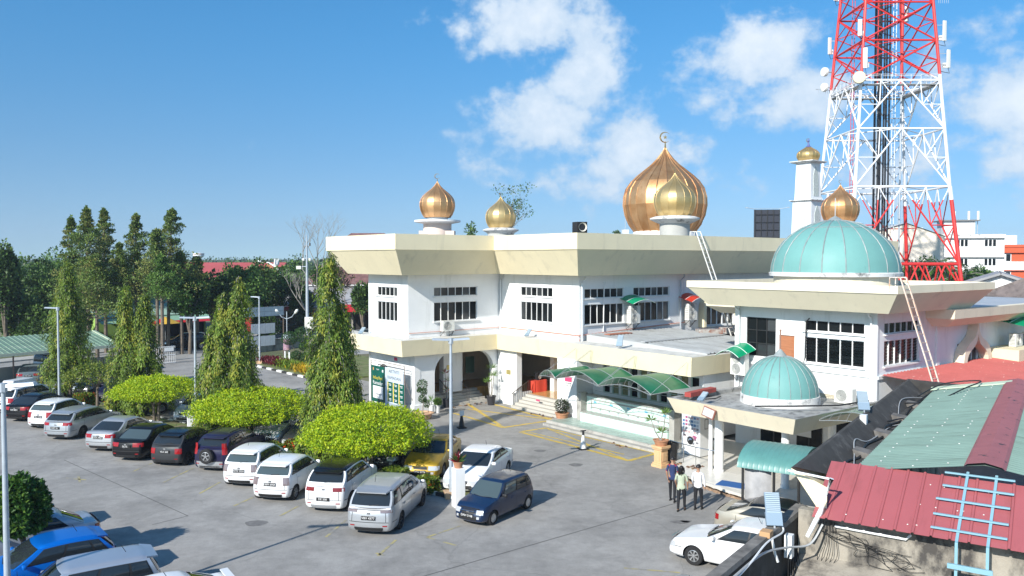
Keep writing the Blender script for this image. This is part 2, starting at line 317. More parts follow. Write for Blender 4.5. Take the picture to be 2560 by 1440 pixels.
# flower bed island by the entrance wall
g = [P(648, 915), P(775, 945), P(850, 950), P(1000, 935), P(1000, 905), P(800, 880), P(690, 890)]
b = MB(); b.prism([(p.x, p.y) for p in g], 0, .12); bed = struct('flower_bed', b, mat('bed_grass', (.13, .16, .05), .95, ns=1.5, na=.35, stain=((.2, .17, .1), .8, .5, .7, None)))
k0 = [P(645, 917), P(775, 947.5), P(852, 952)]; kerbrow([(p.x, p.y, 0) for p in k0], .22, bed, seg=.95)
# slab paving beside the bed
b = MB(); q = [P(640, 905), P(700, 890), P(1000, 868), P(1000, 880), P(700, 898)]; b.poly([(p.x, p.y, .012) for p in q]); struct('path', b, mat('pale_path', (.36, .35, .33), .9, ns=1, na=.15))
# ================================================================== mosque (local x = u along the east walls, y = -v)
W2 = Vector((-.80, 55.0, 0)); MROT = R(38)
mosque = empty('mosque', W2, MROT, 'large white two storey mosque with cream flared roof band and golden onion domes', 'mosque')
def l(u, v, z): return (u, -v, z)
def LW(u, v, z=0): return W2+Vector((u*math.cos(MROT)+v*math.sin(MROT), u*math.sin(MROT)-v*math.cos(MROT), z))
GLASS2 = mat('tinted_window_glass', (.05, .056, .06), .1, spec=.4, rand=.4)
def wall(b, p0, p1, z0, z1, holes=(), depth=.16):
    """wall face from p0 to p1 (local u,v), outside on the right hand of the walk in x,-v; holes (s0,s1,za,zb) with reveals"""
    p0, p1 = Vector((p0[0], -p0[1])), Vector((p1[0], -p1[1])); d = p1-p0; Ln = d.length; d /= Ln; n = Vector((d.y, -d.x))
    ss = sorted({0, Ln, *[h[0] for h in holes], *[h[1] for h in holes]}); zs = sorted({z0, z1, *[h[2] for h in holes], *[h[3] for h in holes]})
    pt = lambda s, z, i=0: (p0.x+d.x*s-n.x*i, p0.y+d.y*s-n.y*i, z)
    for a, c in zip(ss[:-1], ss[1:]):
        for e, f in zip(zs[:-1], zs[1:]):
            if any(h[0] <= a+1e-6 and c <= h[1]+1e-6 and h[2] <= e+1e-6 and f <= h[3]+1e-6 for h in holes): continue
            b.quad(pt(a, e), pt(c, e), pt(c, f), pt(a, f))
    for a, c, e, f in holes:
        b.quad(pt(a, e), pt(c, e), pt(c, e, depth), pt(a, e, depth)); b.quad(pt(a, f), pt(c, f), pt(c, f, depth), pt(a, f, depth))
        b.quad(pt(a, e), pt(a, f), pt(a, f, depth), pt(a, e, depth)); b.quad(pt(c, e), pt(c, f), pt(c, f, depth), pt(c, e, depth))
def window(par, p0, p1, s0, s1, za, zb, cols, rows=1, ins=.1, fm=TRIM, gm=GLASS, fw=.038, sill=True, louvre=0):
    p0, p1 = Vector((p0[0], -p0[1])), Vector((p1[0], -p1[1])); d = (p1-p0).normalized(); n = Vector((d.y, -d.x)); rz = math.atan2(d.y, d.x)
    def c(s, z, i): return (p0.x+d.x*s-n.x*i, p0.y+d.y*s-n.y*i, z)
    b = MB()
    for k in range(cols+1): b.box(c(s0+(s1-s0)*k/cols + (fw/2 if k == 0 else -fw/2 if k == cols else 0), (za+zb)/2, ins), (fw, .07, zb-za), rz)
    for k in range(rows+1): b.box(c((s0+s1)/2, za+(zb-za)*k/rows+(fw/2 if k == 0 else -fw/2 if k == rows else 0), ins), (s1-s0, .064, fw), rz)
    if sill: b.box(c((s0+s1)/2, za-.03, -.03), (s1-s0+.16, .14, .06), rz)
    w = b.build('window', fm, par)
    for k in range(cols):
        for j in range(rows):
            pw, ph = (s1-s0)/cols-fw, (zb-za)/rows-fw
            if louvre and ph > .9:
                m_ = round(ph/louvre)
                for q in range(m_):
                    o = ubox('pane', gm, w, c(s0+(s1-s0)*(k+.5)/cols, za+(zb-za)*j/rows+fw/2+ph*(q+.5)/m_, ins+.03), (pw, .012, ph/m_*.94), rz); o.rotation_euler = (R(12), 0, rz)
            else:
                o = ubox('pane', gm if gm is not GLASS or random.random() < .72 else GLASS2, w, c(s0+(s1-s0)*(k+.5)/cols, za+(zb-za)*(j+.5)/rows, ins+.02), (pw, .012, ph), rz)
                o.rotation_euler = (R(random.uniform(-1.5, 1.5)), 0, rz+R(random.uniform(-1.2, 1.2)))
    return w
def off(poly, dist):
    """offset a rectilinear (u,v) outline outwards; walk keeps the outside on its right in x,-v"""
    P2 = [Vector((p[0], -p[1])) for p in poly]; n = len(P2); r = []
    for i in range(n):
        a, c, e = P2[i-1], P2[i], P2[(i+1) % n]; d1 = (c-a).normalized(); d2 = (e-c).normalized(); n1 = Vector((d1.y, -d1.x)); n2 = Vector((d2.y, -d2.x))
        q = c+(n1+n2)*dist if abs(d1.dot(d2)) < .5 else c+n1*dist
        r.append((q.x, q.y))
    return r
def fascia(par, name, poly, prof, m, cap, capm=ROOFCON):
    b = MB(); b.rings([[(x, y, z) for x, y in off(poly, o)] for o, z in prof]); o_ = b.build(name, m, par)
    c = MB(); c.poly([(x, y, cap[1]) for x, y in off(poly, cap[0])]); c.build('roof_deck', capm, par); return o_
MW = [(-7.14, -5.1), (-7.14, 0), (0, 0), (0, 7.8), (32, 7.8), (32, -19), (8, -19), (8, -12), (0, -12), (0, -5.1)]
ZR = [(6.78, 5.53), (7.72, 7.14)]           # lower and upper window rows
def rows(par, p0, p1, s0, s1, cols, hl):
    hl += [(s0, s1, 5.55, 6.77), (s0, s1, 7.14, 7.72)]
    window(par, p0, p1, s0, s1, 5.55, 6.77, cols); window(par, p0, p1, s0, s1, 7.14, 7.72, cols)
b = MB(); hl = []; rows(mosque, MW[0], MW[1], 1.13, 3.78, 5, hl); wall(b, MW[0], MW[1], 4.3, 8.7, hl)
hl = []; rows(mosque, MW[1], MW[2], 1.9, 5.25, 6, hl); wall(b, MW[1], MW[2], 4.3, 8.7, hl)
hl = []; rows(mosque, MW[2], MW[3], 2.15, 5.37, 6, hl); wall(b, MW[2], MW[3], 4.3, 8.7, hl)
hl = []; rows(mosque, MW[3], MW[4], .45, 3.8, 6, hl); rows(mosque, MW[3], MW[4], 4.65, 8.05, 6, hl)
wall(b, MW[3], MW[4], 4.3, 8.7, hl+[(11.2, 14.9, 4.9, 7.3)])
for i in range(4, len(MW)): wall(b, MW[i], MW[(i+1) % len(MW)], 0 if i > 3 else 4.3, 8.7)
b.build('upper_wall', WHITE, mosque)
# round-headed tall window under the front block's eave, with its thick cream surround
w = window(mosque, MW[3], MW[4], 11.2, 14.9, 4.9, 7.3, 6, 1, fm=WHITEMETAL, fw=.1)
b = MB(); cx = 13.05
pr = [(cx-2.05, 4.9)]+[(cx-2.05*math.cos(t), 6.1+1.55*math.sin(t)) for t in [k*math.pi/16 for k in range(17)]]+[(cx+2.05, 4.9)]
pi_ = [(cx-1.8, 4.9)]+[(cx-1.8*math.cos(t), 6.1+1.25*math.sin(t)) for t in [k*math.pi/16 for k in range(17)]]+[(cx+1.8, 4.9)]
b.rings([[l(s, 7.8, z) for s, z in pr], [l(s, 8.3, z) for s, z in pr], [l(s, 8.3, z) for s, z in pi_], [l(s, 7.82, z) for s, z in pi_]], closed=False); b.build('arch_surround', CREAM, mosque)
fascia(mosque, 'roof_band', MW, [(0, 8.56), (1.0, 8.54), (2.0, 10.04), (2.06, 10.06), (2.06, 10.99), (1.8, 10.99), (1.78, 10.6)], CREAM, (1.8, 10.62))
# wall trims: coral pipe line at the foot of the upper walls, down pipes
CORAL = mat('coral_pipe', (.6, .27, .2), .6)
b = MB(); b.tube([l(-.03, .1, 4.95), l(-.06, 7.86, 4.95), l(-.06, 7.87, 4.62)], .035); b.tube([l(-.05, 7.87, 4.95), l(9.5, 7.87, 5.3)], .03); b.tube([l(-7.1, .05, 4.9), l(0, .05, 4.95)], .02); b.build('coral_pipe', CORAL, mosque)
for u, v, m_ in ((-.08, -.06+.2, WHITEMETAL), (.12, 7.9, WHITEMETAL), (9.0, 7.92, STEELP)):
    b = MB(); b.tube([l(u, v+.3, 8.55), l(u, v+.3, 8.35), l(u, v+.02, 8.1), l(u, v+.02, 4.6)], .055, 8); b.build('down_pipe', m_, mosque, 40)
b = MB(); b.tube([l(1.9, 7.9, 8.05), l(2.0, 8.0, 8.15), l(2.02, 7.87, 7.8), l(1.95, 7.86, 4.6)], .03); b.build('cable_conduit', WHITEMETAL, mosque, 40)
# -------- first floor canopy round the ground floor
cb = [(-8.14, -7.2), (-8.14, 1), (-1, 1), (-1, 17.14), (7.5, 17.14), (7.5, 7.9), (.02, 7.9), (.02, .02), (-7.12, .02), (-7.12, -7.2)]
ct = [(-8.3, -7.35), (-8.3, 1.15), (-1.15, 1.15), (-1.15, 17.3), (7.5, 17.3), (7.5, 7.9), (.02, 7.9), (.02, .02), (-7.12, .02), (-7.12, -7.35)]
b = MB(); b.rings([[l(u, v, 3.6) for u, v in cb], [l(u, v, 4.6) for u, v in ct]], True, True, False); b.build('canopy_band', CREAM, mosque)
b = MB(); b.poly([l(u, v, 4.6) for u, v in ct]); b.build('canopy_top', mat('canopy_top_paint', (.62, .61, .57), .85, ns=1, na=.1, stain=((.3, .3, .28), 1.5, .5, .8, None)), mosque)
# low annexe roof of grey ribbed metal sheet
RIBGREY = mat('ribbed_sheet', (.33, .345, .35), .55, .25, ns=1.2, na=.14, stain=((.2, .2, .19), 1.0, .5, .75, (3, .3, 1)))
b = MB(); xs = []; u = .45
while u < 7.4: xs += [(u, 0), (u+.2, 0), (u+.225, .06), (u+.275, .06), (u+.3, 0)]; u += .3+1e-6
b.rings([[l(u, 8.0, 4.98+h) for u, h in xs], [l(u, 12.6, 4.84+h) for u, h in xs]], False); b.rings([[l(u, 12.64, 4.84+h) for u, h in xs], [l(u, 17.0, 4.64+h) for u, h in xs]], False)
b.build('annexe_roof', RIBGREY, mosque)
b = MB(); b.add([l(.44, 8, 4.6), l(.44, 17, 4.6), l(.44, 17, 4.66), l(.44, 12.6, 4.86), l(.44, 8, 5.0)], [(0, 1, 2, 3, 4)]); b.build('roof_side_flashing', mat('ridge_grey', (.45, .46, .46), .6), mosque)
b = MB(); b.box(l(3.9, 12.62, 4.92), (7.1, .3, .05)); b.build('roof_ridge_cap', mat('ridge_grey', (.45, .46, .46), .6), mosque)
b = MB(); b.box(l(2.1, 9.0, 5.03), (1.9, .5, .05)); b.build('roof_patch', mat('rust_patch', (.42, .16, .1), .8, ns=5, na=.2), mosque)
# clutter between annexe and front block
b = MB()
for k in range(9): b.box(l(7.6+random.random()*2.4, 10+random.random()*5, 4.75+random.random()*.3), (1.2*random.random()+.4, .9, .35), random.random()*3)
b.build('roof_rubble', mat('roof_debris', (.45, .43, .4), .9, ns=3, na=.3, stain=((.25, .12, .09), 2, .5, .6, None)), mosque)
b = MB(); b.prism([(7.4, -8), (12, -8), (12, -17), (7.4, -17)], 0, 4.7); b.build('rear_annexe', ROOFCON, mosque)
# -------- ground floor, south-west bays
def arch_wall(b, p0, p1, z0, z1, a, c, zsp, zt, th, n=12, flat=0):
    p0, p1 = Vector((p0[0], -p0[1])), Vector((p1[0], -p1[1])); d = p1-p0; Ln = d.length; d /= Ln; nn = Vector((d.y, -d.x))
    pt = lambda s, z, i: (p0.x+d.x*s-nn.x*i, p0.y+d.y*s-nn.y*i, z)
    rx = (c-a)/2-flat; mid = (a+c)/2; arc = []
    for k in range(n+1):
        t = math.pi*k/n; arc.append((mid-rx*math.cos(t)+(-flat if t < math.pi/2 else flat), zsp+(zt-zsp)*math.sin(t)))
    if flat: arc.insert(n//2, (mid-flat, zt))
    arc = [(a, z0)]+arc+[(c, z0)]
    for i in (0, th):
        b.quad(pt(0, z0, i), pt(a, z0, i), pt(a, z1, i), pt(0, z1, i)); b.quad(pt(c, z0, i), pt(Ln, z0, i), pt(Ln, z1, i), pt(c, z1, i))
        for (s1, q1), (s2, q2) in zip(arc[:-1], arc[1:]):
            if abs(s2-s1) > 1e-6: b.quad(pt(s1, q1, i), pt(s2, q2, i), pt(s2, z1, i), pt(s1, z1, i))
    for (s1, q1), (s2, q2) in zip(arc[:-1], arc[1:]): b.quad(pt(s1, q1, 0), pt(s2, q2, 0), pt(s2, q2, th), pt(s1, q1, th))
    for s in (0, Ln): b.quad(pt(s, z0, 0), pt(s, z1, 0), pt(s, z1, th), pt(s, z0, th))
b = MB(); arch_wall(b, (-7.0, -5.1), (-7.0, .52), 0, 3.62, 1.0, 2.55, 1.9, 2.68, .42); b.build('lower_wall', WHITE, mosque)
b = MB(); arch_wall(b, (-6.58, .5), (-.15, .5), 0, 3.62, 1.05, 5.65, 2.3, 3.55, .42, 16, 1.05); b.build('arcade_wall', WHITE, mosque)
b = MB(); b.box(l(-6.8, .02, .24), (.62, 1.2, .48)); b.box(l(-6.1, .36, .235), (1.25, .5, .47)); b.build('plinth', WHITE, mosque)
TILE = mat('glazed_orange_tile', (.55, .33, .12), .16, ns=1.2, na=.1, spec=.6); STEP = mat('stair_terrazzo', (.5, .48, .43), .6, ns=3, na=.08, stain=((.32, .3, .26), 2, .5, .8, None))
def steps(name, u0, u1, v0, v1, n, h, axis, run=.3):
    for k in range(n):
        z = h*(k+1)/n
        if axis == 'u': ubox(name, STEP, mosque, l((u0+k*run+u1)/2, (v0+v1)/2, z/2+.001*k), (u1-u0-k*run, v1-v0, z))
        else: ubox(name, STEP, mosque, l((u0+u1)/2, (v0-k*run+v1)/2, z/2+.001*k), (u1-u0, v0-k*run-v1, z))
steps('stair_step', -1.1, .6, 2.62, 7.02, 5, .745, 'u'); steps('stair_step', -5.4, -.9, -.2, -2.2, 5, .745, 'v')
b = MB(); b.prism([(.4, -2.62), (.4, -7.04), (6.0, -7.04), (6, -.3), (6, 5.2), (-6.5, 5.2), (-6.5, 1.75), (.0, 1.75), (.0, -.4), (.2, -2.6)], .02, .752); b.build('veranda_floor', TILE, mosque)
b = MB(); b.box(l(-.42, 1.6, 1.82), (.42, 2.0, 3.62)); b.build('lower_pillar', WHITE, mosque)
b = MB(); b.poly([l(u, v, 3.615) for u, v in ((-7, -5), (-7, .3), (-.1, .3), (-.1, 7), (5.6, 7), (5.6, -5))]); b.build('veranda_ceiling', WHITE, mosque)
ubox('plaque', mat('brass_plate', (.6, .5, .2), .4, .5), mosque, l(-.645, 1.75, 2.15), (.02, .45, .3))
ubox('plaque', mat('brass_plate', (.6, .5, .2), .4, .5), mosque, l(-3.4, -1.03, 2.4), (.42, .02, .3))
b = MB(); b.box(l(-.3, 7.9, 1.8), (1.5, 1.7, 3.6)); b.build('lower_pillar', WHITE, mosque)
for u, v, w_, d_ in ((-3.1, -1.3, 1.5, .5), (-5.2, -3.6, .35, .35), (-1.6, -3.2, .35, .35), (2.4, 2.8, .4, .4)):
    b = MB(); b.box(l(u, v, 2.2), (w_, d_, 2.9)); b.build('inner_pillar', WHITE, mosque)
b = MB(); b.quad(l(-7, -5, .02), l(-7, -5, 3.6), l(6, -5, 3.6), l(6, -5, .02)); b.quad(l(5.6, -5, .02), l(5.6, -5, 3.6), l(5.6, 16, 3.6), l(5.6, 16, .02)); b.quad(l(1.6, 7.05, .02), l(1.6, 7.05, 3.6), l(6, 7.05, 3.6), l(6, 7.05, .02)); b.box(l(1.8, 6.3, 2.18), (.4, 1.45, 2.86)); b.build('inner_wall', BEIGE, mosque)
for u, v, w_, rz in ((5.45, 1.2, 2.2, 1), (5.45, 4.6, 2.6, 1), (-.6, -4.85, 1.6, 0), (-5.9, -4.85, .9, 0)):
    b = MB(); sz = (.08, w_, 2.35) if rz else (w_, .08, 2.35); b.box(l(u, v, 1.95), sz); dd = b.build('door', FRAMEDARK, mosque)
    for k in (-1, 1): ubox('door_pane', GLASS, dd, l(u-(.05 if rz else 0), v+(k*w_/4 if rz else .05), 1.95) if rz else l(u+k*w_/4, v+.05, 1.95), (.02, w_/2-.12, 2.1) if rz else (w_/2-.12, .02, 2.1))
ubox('notice_board', mat('green_board', (.03, .07, .05), .4), mosque, l(-1.35, -1.62, 2.35), (.7, .05, 1.1)); ubox('red_banner', mat('red_cloth', (.5, .02, .05), .8), mosque, l(-2.2, -1.66, 2.3), (.3, .04, 1.3))
for a_, c_ in (((-3.9, -.2), (-3.9, -1.5)), ((-1.05, 2.64), (.35, 2.64)), ((-2.4, -.2), (-2.4, -1.5))):
    b = MB(); p, q = Vector(l(a_[0], a_[1], .9)), Vector(l(c_[0], c_[1], 1.6)); b.tube([p, q], .025)
    for k in range(9): r_ = p.lerp(q, k/8); b.tube([r_, r_-Vector((0, 0, .85))], .012, 4)
    b.build('stair_railing', mat('bronze_rail', (.14, .11, .09), .4, .6), mosque)
b = MB(); b.box(l(-.15, 2.5, .45), (1.6, .16, .9)); b.build('stair_wing', WHITE, mosque)
for px in (892, 872):
    v_ = -7.0 if px == 892 else -7.0; u_ = -7.9 if px == 892 else -5
    b = MB(); b.box(l(u_, v_, 1.8), (.3, .3, 3.6)); b.build('porch_post', WHITE, mosque)
SIGNP = mat('sign_pink', (.62, .06, .16), .6); SIGNW = mat('sign_white', (.75, .75, .73), .6); INK = mat('ink_dark', (.03, .03, .04), .6)
def sign(u, v, z, w_, h_, rot, words=()):
    s = ubox('notice_sign', SIGNW, mosque, l(u, v, z), (w_, .02, h_), rot); n = Vector((math.sin(rot), -math.cos(rot), 0))
    c = Vector(l(u, v, z)); ubox('sign_header', SIGNP, mosque, c+n*.006+Vector((0, 0, h_*.28)), (w_*.98, .02, h_*.42), rot)
    for t, dz, sz in words: text('sign_lettering', t, sz, INK, mosque, c+n*.017+Vector((0, 0, dz*h_)), (R(90), 0, rot))
sign(-1.062, 8.05, 2.25, .62, .72, R(-90), (('DILARANG', -.06, .11), ('MELETAK KASUT', -.25, .06))); sign(-7.012, -1.75, 3.0, .4, .5, R(-90))
ubox('step_sign', SIGNP, mosque, l(-.52, 4.6, .67), (.02, .35, .1))
# -------- ablution wall under the green canopies
MINT = mat('mint_tile', (.62, .80, .74), .35, ns=4, na=.06, stain=((.42, .55, .5), 1.6, .55, .8, None)); GRAN = mat('grey_granite', (.33, .33, .31), .4, ns=14, na=.25)
b = MB(); b.prism([(-2.8, -8.1), (-2.8, -16.7), (1, -16.7), (1, -9.3), (-1.1, -8.85), (-1.1, -8.1)], 0, .25); b.prism([(-3.15, -8.2), (-3.15, -16.8), (-2.8, -16.8), (-2.8, -8.2)], 0, .12); plat = b.build('ablution_platform', CONC, mosque)
PT = mat('teal_floor_tile', (.33, .42, .38), .4, ns=2, na=.1, rand=.14)
for i in range(4):
    for j in range(20): ubox('floor_tile', PT, plat, l(-2.5+i*.42, 8.6+j*.4, .254), (.4, .38, .008))
b = MB(); b.box(l(-1.2, 12.75, .5), (.5, 6.5, .52)); b.build('wash_bench', MINT, mosque); b = MB(); b.box(l(-1.2, 12.75, .79), (.54, 6.52, .06)); b.build('bench_top', GRAN, mosque)
b = MB(); b.box(l(-.75, 12.75, .95), (.4, 6.5, 1.4)); b.build('wash_wall', MINT, mosque); b = MB(); b.box(l(-.72, 12.75, 1.69), (.52, 6.6, .08)); b.build('wall_coping', GRAN, mosque)
b = MB()
for s0_, s1_, z_ in ((9.9, 15.8, 1.5), (9.9, 15.8, 1.06)): b.box(l(-.957, (s0_+s1_)/2, z_), (.012, s1_-s0_, .07))
for v_ in (9.9, 15.8): b.box(l(-.956, v_, 1.28), (.012, .07, .5))
b.build('granite_border', GRAN, mosque)
for k in range(9):
    b = MB(); c = l(-.98, 9.95+k*.72, 1.02); b.tube([c, (c[0]-.12, c[1], c[2]), (c[0]-.14, c[1], c[2]-.07)], .018); b.box((c[0]-.06, c[1], c[2]+.04), (.02, .07, .03)); b.build('tap', STEEL, mosque)
for k in range(5): ubox('blue_notice', mat('sign_cyan', (.15, .5, .75), .5), mosque, l(-.96, 10.2+k*1.3, 1.38), (.012, .2, .09))
for v_ in (9.28, 16.2): b = MB(); b.box(l(-1.1, v_, 1.0), (.5, .34, 1.7)); b.build('concrete_post', CONC, mosque)
b = MB(); p0, p1 = (.25, 8.7), (.25, 16.9); hl = [(.9+k*.72, .9+k*.72+.56, 1.75, 3.4) for k in range(10)]; wall(b, p0, p1, .2, 3.62, hl); b.quad(l(.25, 16.9, .2), l(.25, 16.9, 3.6), l(5, 16.9, 3.6), l(5, 16.9, .2)); b.build('annexe_wall', WHITE, mosque)
CURT = mat('curtain_cloth', (.42, .36, .2), .9, ns=9, na=.35, col2=(.12, .17, .1), stretch=(1, 14, .4))
for k in range(10): window(mosque, p0, p1, .9+k*.72, .9+k*.72+.56, 1.75, 3.4, 1, 3, fm=mat('pale_green_frame', (.5, .66, .58), .5), gm=CURT if k % 3 else GLASS, fw=.045, sill=False)
b = MB()
for z_ in (1.9, 2.3): b.tube([l(-.35, 9.6, z_), l(-.35, 16.2, z_)], .018)
b.build('grille_rail', STEEL, mosque)
# green vaulted awnings on steel frames
GREENP = mat('green_polycarbonate', (.002, .125, .055), .38, ns=1, na=.18, spec=.5, stain=((.06, .19, .1), 1.3, .5, .8, None)); AWSTEEL = mat('awning_steel', (.36, .38, .38), .4, .4)
def awning(par, u0, u1, v0, v1, z0, z1, rise, m, ribs=3, ties=True, sub=1.2, name='green_awning'):
    fn = lambda t, s: l(u0+(u1-u0)*s, v0+(v1-v0)*t, (z0+(z1-z0)*s)+rise*math.sin(math.pi*t)**.9*(1-.12*s))
    b = MB(); b.grid(fn, 16, 6); a = b.build(name, m, par, 60); md = a.modifiers.new('solid', 'SOLIDIFY'); md.thickness = .012
    for k in range(ribs):
        s = k/(ribs-1); b = MB(); b.tube([Vector(fn(i/16, s))+Vector((0, 0, .012)) for i in range(17)], .016, 5); b.build('rib', AWSTEEL, a)
    b = MB(); lo = [Vector(l(u0, v0+(v1-v0)*t, z0+(rise-.28)*math.sin(math.pi*t)*.82-.03)) for t in [i/16 for i in range(17)]]; b.tube(lo, .018, 5)
    for i in range(2, 15, 2): b.tube([lo[i], fn((i+1)/16, 0)], .01, 4)
    for v_ in (v0, v1): b.tube([l(u0, v_, z0), l(u1, v_, z1)], .025, 5)
    b.build('truss', AWSTEEL, a)
    if ties:
        for v_ in (v0+.05, v1-.05): b = MB(); b.tube([l(u0, v_, z0), l(-1.2, v_, 4.35)], .014, 4); b.build('tie_rod', AWSTEEL, a)
    return a
awning(mosque, -3.9, -1.0, 8.8, 10.1, 3.0, 3.05, .36, GREENP); awning(mosque, -3.9, -1.0, 10.1, 13.5, 3.0, 3.05, .56, GREENP); awning(mosque, -3.9, -1.0, 13.5, 17.1, 3.0, 3.05, .6, GREENP)
b = MB(); b.prism([(-2.6, -17.0), (-.3, -17.0), (-.3, -19.2), (-2.6, -19.2)], 3.02, 3.06); b.build('sheet_canopy', RIBGREY, mosque)
# -------- onion domes
def goldmat(name, c1, c2, rand, rough=.4): return mat(name, c1, rough, .82, ns=.9, na=0, col2=c2, rand=rand, bump=.1, bs=5, stain=(tuple(c*.7 for c in c1), 1.8, .6, .8, (1, 1, .3)))
GOLD = goldmat('gold_sheet', (.68, .47, .18), (.78, .58, .28), .12); COPPER = goldmat('copper_gold_sheet', (.60, .29, .11), (.80, .49, .24), .2, .4); BRASS = mat('brass_finial', (.6, .4, .16), .35, .9)
ONION = [(.73, 0), (.86, .18), (.955, .4), (1.0, .64), (.99, .84), (.935, 1.03), (.82, 1.2), (.665, 1.35), (.49, 1.49), (.34, 1.61), (.21, 1.74), (.11, 1.87), (.04, 1.97), (.015, 2.02)]
def onion(par, name, c, r, n, m, hz=1.0, crescent=.25):
    prof = [(a*r, z*r*hz) for a, z in ONION]; top = prof[-1][1]
    b = MB(); b.tube([(c[0], c[1], c[2]+top-.1*r), (c[0], c[1], c[2]+top+crescent*1.3)], [.03*r, .012*r], 6)
    cz = c[2]+top+crescent*2.1; ring = []
    for t in [R(40+k*280/14) for k in range(15)]:   # crescent finial facing the court
        ring.append(t)
    outer = [(c[0]+crescent*math.cos(t)*.8, c[1]-crescent*math.cos(t)*.6, cz+crescent*math.sin(t)) for t in ring]
    b.tube(outer, [max(.01, .16*crescent*math.sin(math.pi*k/14)) for k in range(15)], 5)
    st = [(c[0]+crescent*q*math.cos(t)*.45*.8, c[1]-crescent*q*math.cos(t)*.45*.6, cz+crescent*q*.45*math.sin(t)) for k in range(10) for q, t in [((1, .42)[k % 2], math.pi/2+k*math.pi/5)]]
    if crescent > .2: b.poly(st)
    root = b.build(name, BRASS, par, 40)
    cut = (0, 3, 6, len(prof)-1) if r > 2 else (0, 4, len(prof)-1)
    for k in range(n):
        a0, a1 = 2*math.pi*k/n, 2*math.pi*(k+1)/n
        for j0, j1 in zip(cut[:-1], cut[1:]):
            g = MB(); g.rings([[(c[0]+q*math.cos(a0+(a1-a0)*i/2), c[1]+q*math.sin(a0+(a1-a0)*i/2), c[2]+z) for i in range(3) for q in [q0*(1 if i != 1 else .992)]] for q0, z in prof[j0:j1+1]], False); g.build('dome_panel', m, root, 30)
    g = MB()
    for k in range(n): t = 2*math.pi*k/n; g.tube([(c[0]+q*1.004*math.cos(t), c[1]+q*1.004*math.sin(t), c[2]+z) for q, z in prof], .012*r, 4)
    g.build('seam', m, root); return root
PINK = mat('pale_pink_wall', (.72, .58, .5), .8, ns=1, na=.06)
def saucer(par, c, r, rd, z0, m=WHITE, md=PINK, thin=True):
    b = MB(); b.lathe([(rd, z0), (rd, c[2]-.42)], 24, (c[0], c[1], 0)); b.build('dome_drum', md, par, 40)
    b = MB()
    if thin: b.lathe([(rd, c[2]-.42), (r, c[2]-.3), (r, c[2]-.18), (.75*rd, c[2]-.14), (.72*rd, c[2]+.02)], 28, (c[0], c[1], 0))
    else: b.lathe([(rd, c[2]-.55), (r*.8, c[2]-.42), (r, c[2]-.25), (r, c[2]-.16), (r*.8, c[2]-.05), (.72*rd, c[2]+.04)], 28, (c[0], c[1], 0))
    b.build('dome_saucer', m, par, 30)
def at(px, d, py): return loc_from(px, d), CAMZ+(648-py)*d/FPX
def loc_from(px, d):
    x, y = (px-1280)/FPX*d-W2.x, d-W2.y; return (x*math.cos(MROT)+y*math.sin(MROT), -x*math.sin(MROT)+y*math.cos(MROT))
STAINW = mat('stained_white', (.7, .7, .68), .85, ns=1, na=.1, stain=((.12, .12, .12), 2.0, .52, .7, None)); GREYDRUM = mat('grey_drum', (.45, .45, .42), .8, ns=1, na=.08)
x, y = loc_from(1094, 55.5); onion(mosque, 'copper_dome', (x, y, 12.3), 1.2, 16, COPPER, 1.0, .17); saucer(mosque, (x, y, 12.3), 1.56, .95, 10.6); b = MB(); b.box((x, y, 10.95), (2.35, 1.5, .9), R(-38)); b.build('dome_plinth', PINK, mosque)
x, y = loc_from(1252, 75); onion(mosque, 'gold_dome', (x, y, 12.35), 1.4, 16, GOLD, 1.0, .12); saucer(mosque, (x, y, 12.35), 1.65, 1.2, 10.6, STAINW, GREYDRUM, False)
x, y = loc_from(1686, 56); onion(mosque, 'gold_dome', (x, y, 12.45), 1.43, 16, GOLD, 1.0, .14); saucer(mosque, (x, y, 12.45), 1.68, 1.02, 10.6, STAINW, GREYDRUM, False)
x, y = loc_from(2098, 64); onion(mosque, 'gold_dome', (x, y, 12.4), 1.42, 16, COPPER, 1.0, .12); saucer(mosque, (x, y, 12.4), 1.68, 1.02, 10.6, STAINW, GREYDRUM, False)
x, y = loc_from(1661, 68); onion(mosque, 'main_dome', (x, y, 11.75), 3.42, 24, COPPER, 1.0, .42); b = MB(); b.lathe([(2.6, 10.6), (2.6, 11.65), (2.5, 11.8)], 40, (x, y, 0)); b.build('dome_drum', WHITE, mosque, 40)
# loudspeaker box on the parapet corner
sp = LW(-1.2, 9.2, 10.99); spk = empty('loudspeaker', sp, R(20), 'boxed horn loudspeaker on the corner of the main roof edge', 'loudspeaker')
b = MB(); b.box((0, .1, .32), (.62, .7, .64)); b.build('cabinet', BLACK, spk); b = MB(); b.lathe([(.06, 0), (.1, .12), (.26, .3)], 20); h = b.build('horn', mat('horn_cream', (.6, .58, .5), .5), spk, 60); h.location = (0, -.02, .34); h.rotation_euler = (R(90), 0, 0)
# ================================================================== front block with the aqua dome (same grid as the mosque)
block = empty('prayer_annexe', W2, MROT, 'white annexe with large aqua panelled dome and porch with small aqua dome', 'building')
FW = [(1.35, 18.1), (1.35, 25.5), (7.1, 25.5), (7.1, 18.1)]
b = MB(); hl = []
hl.append((.6, 2.3, 4.7, 6.62)); hl.append((2.48, 3.33, 3.85, 5.85)); hl += [(3.85, 6.8, 4.66, 5.86), (3.85, 6.8, 6.14, 6.66)]
wall(b, FW[0], FW[1], 0, 7.3, hl); hr = [(.6, 3.85, 4.75, 5.88), (.6, 3.85, 6.18, 6.68)]; wall(b, FW[1], FW[2], 0, 7.3, hr); wall(b, FW[2], FW[3], 0, 7.3); wall(b, FW[3], FW[0], 0, 7.3)
b.build('wall', WHITE, block)
window(block, FW[0], FW[1], .6, 2.3, 4.7, 6.62, 3, 3, fm=FRAMEDARK, sill=False)
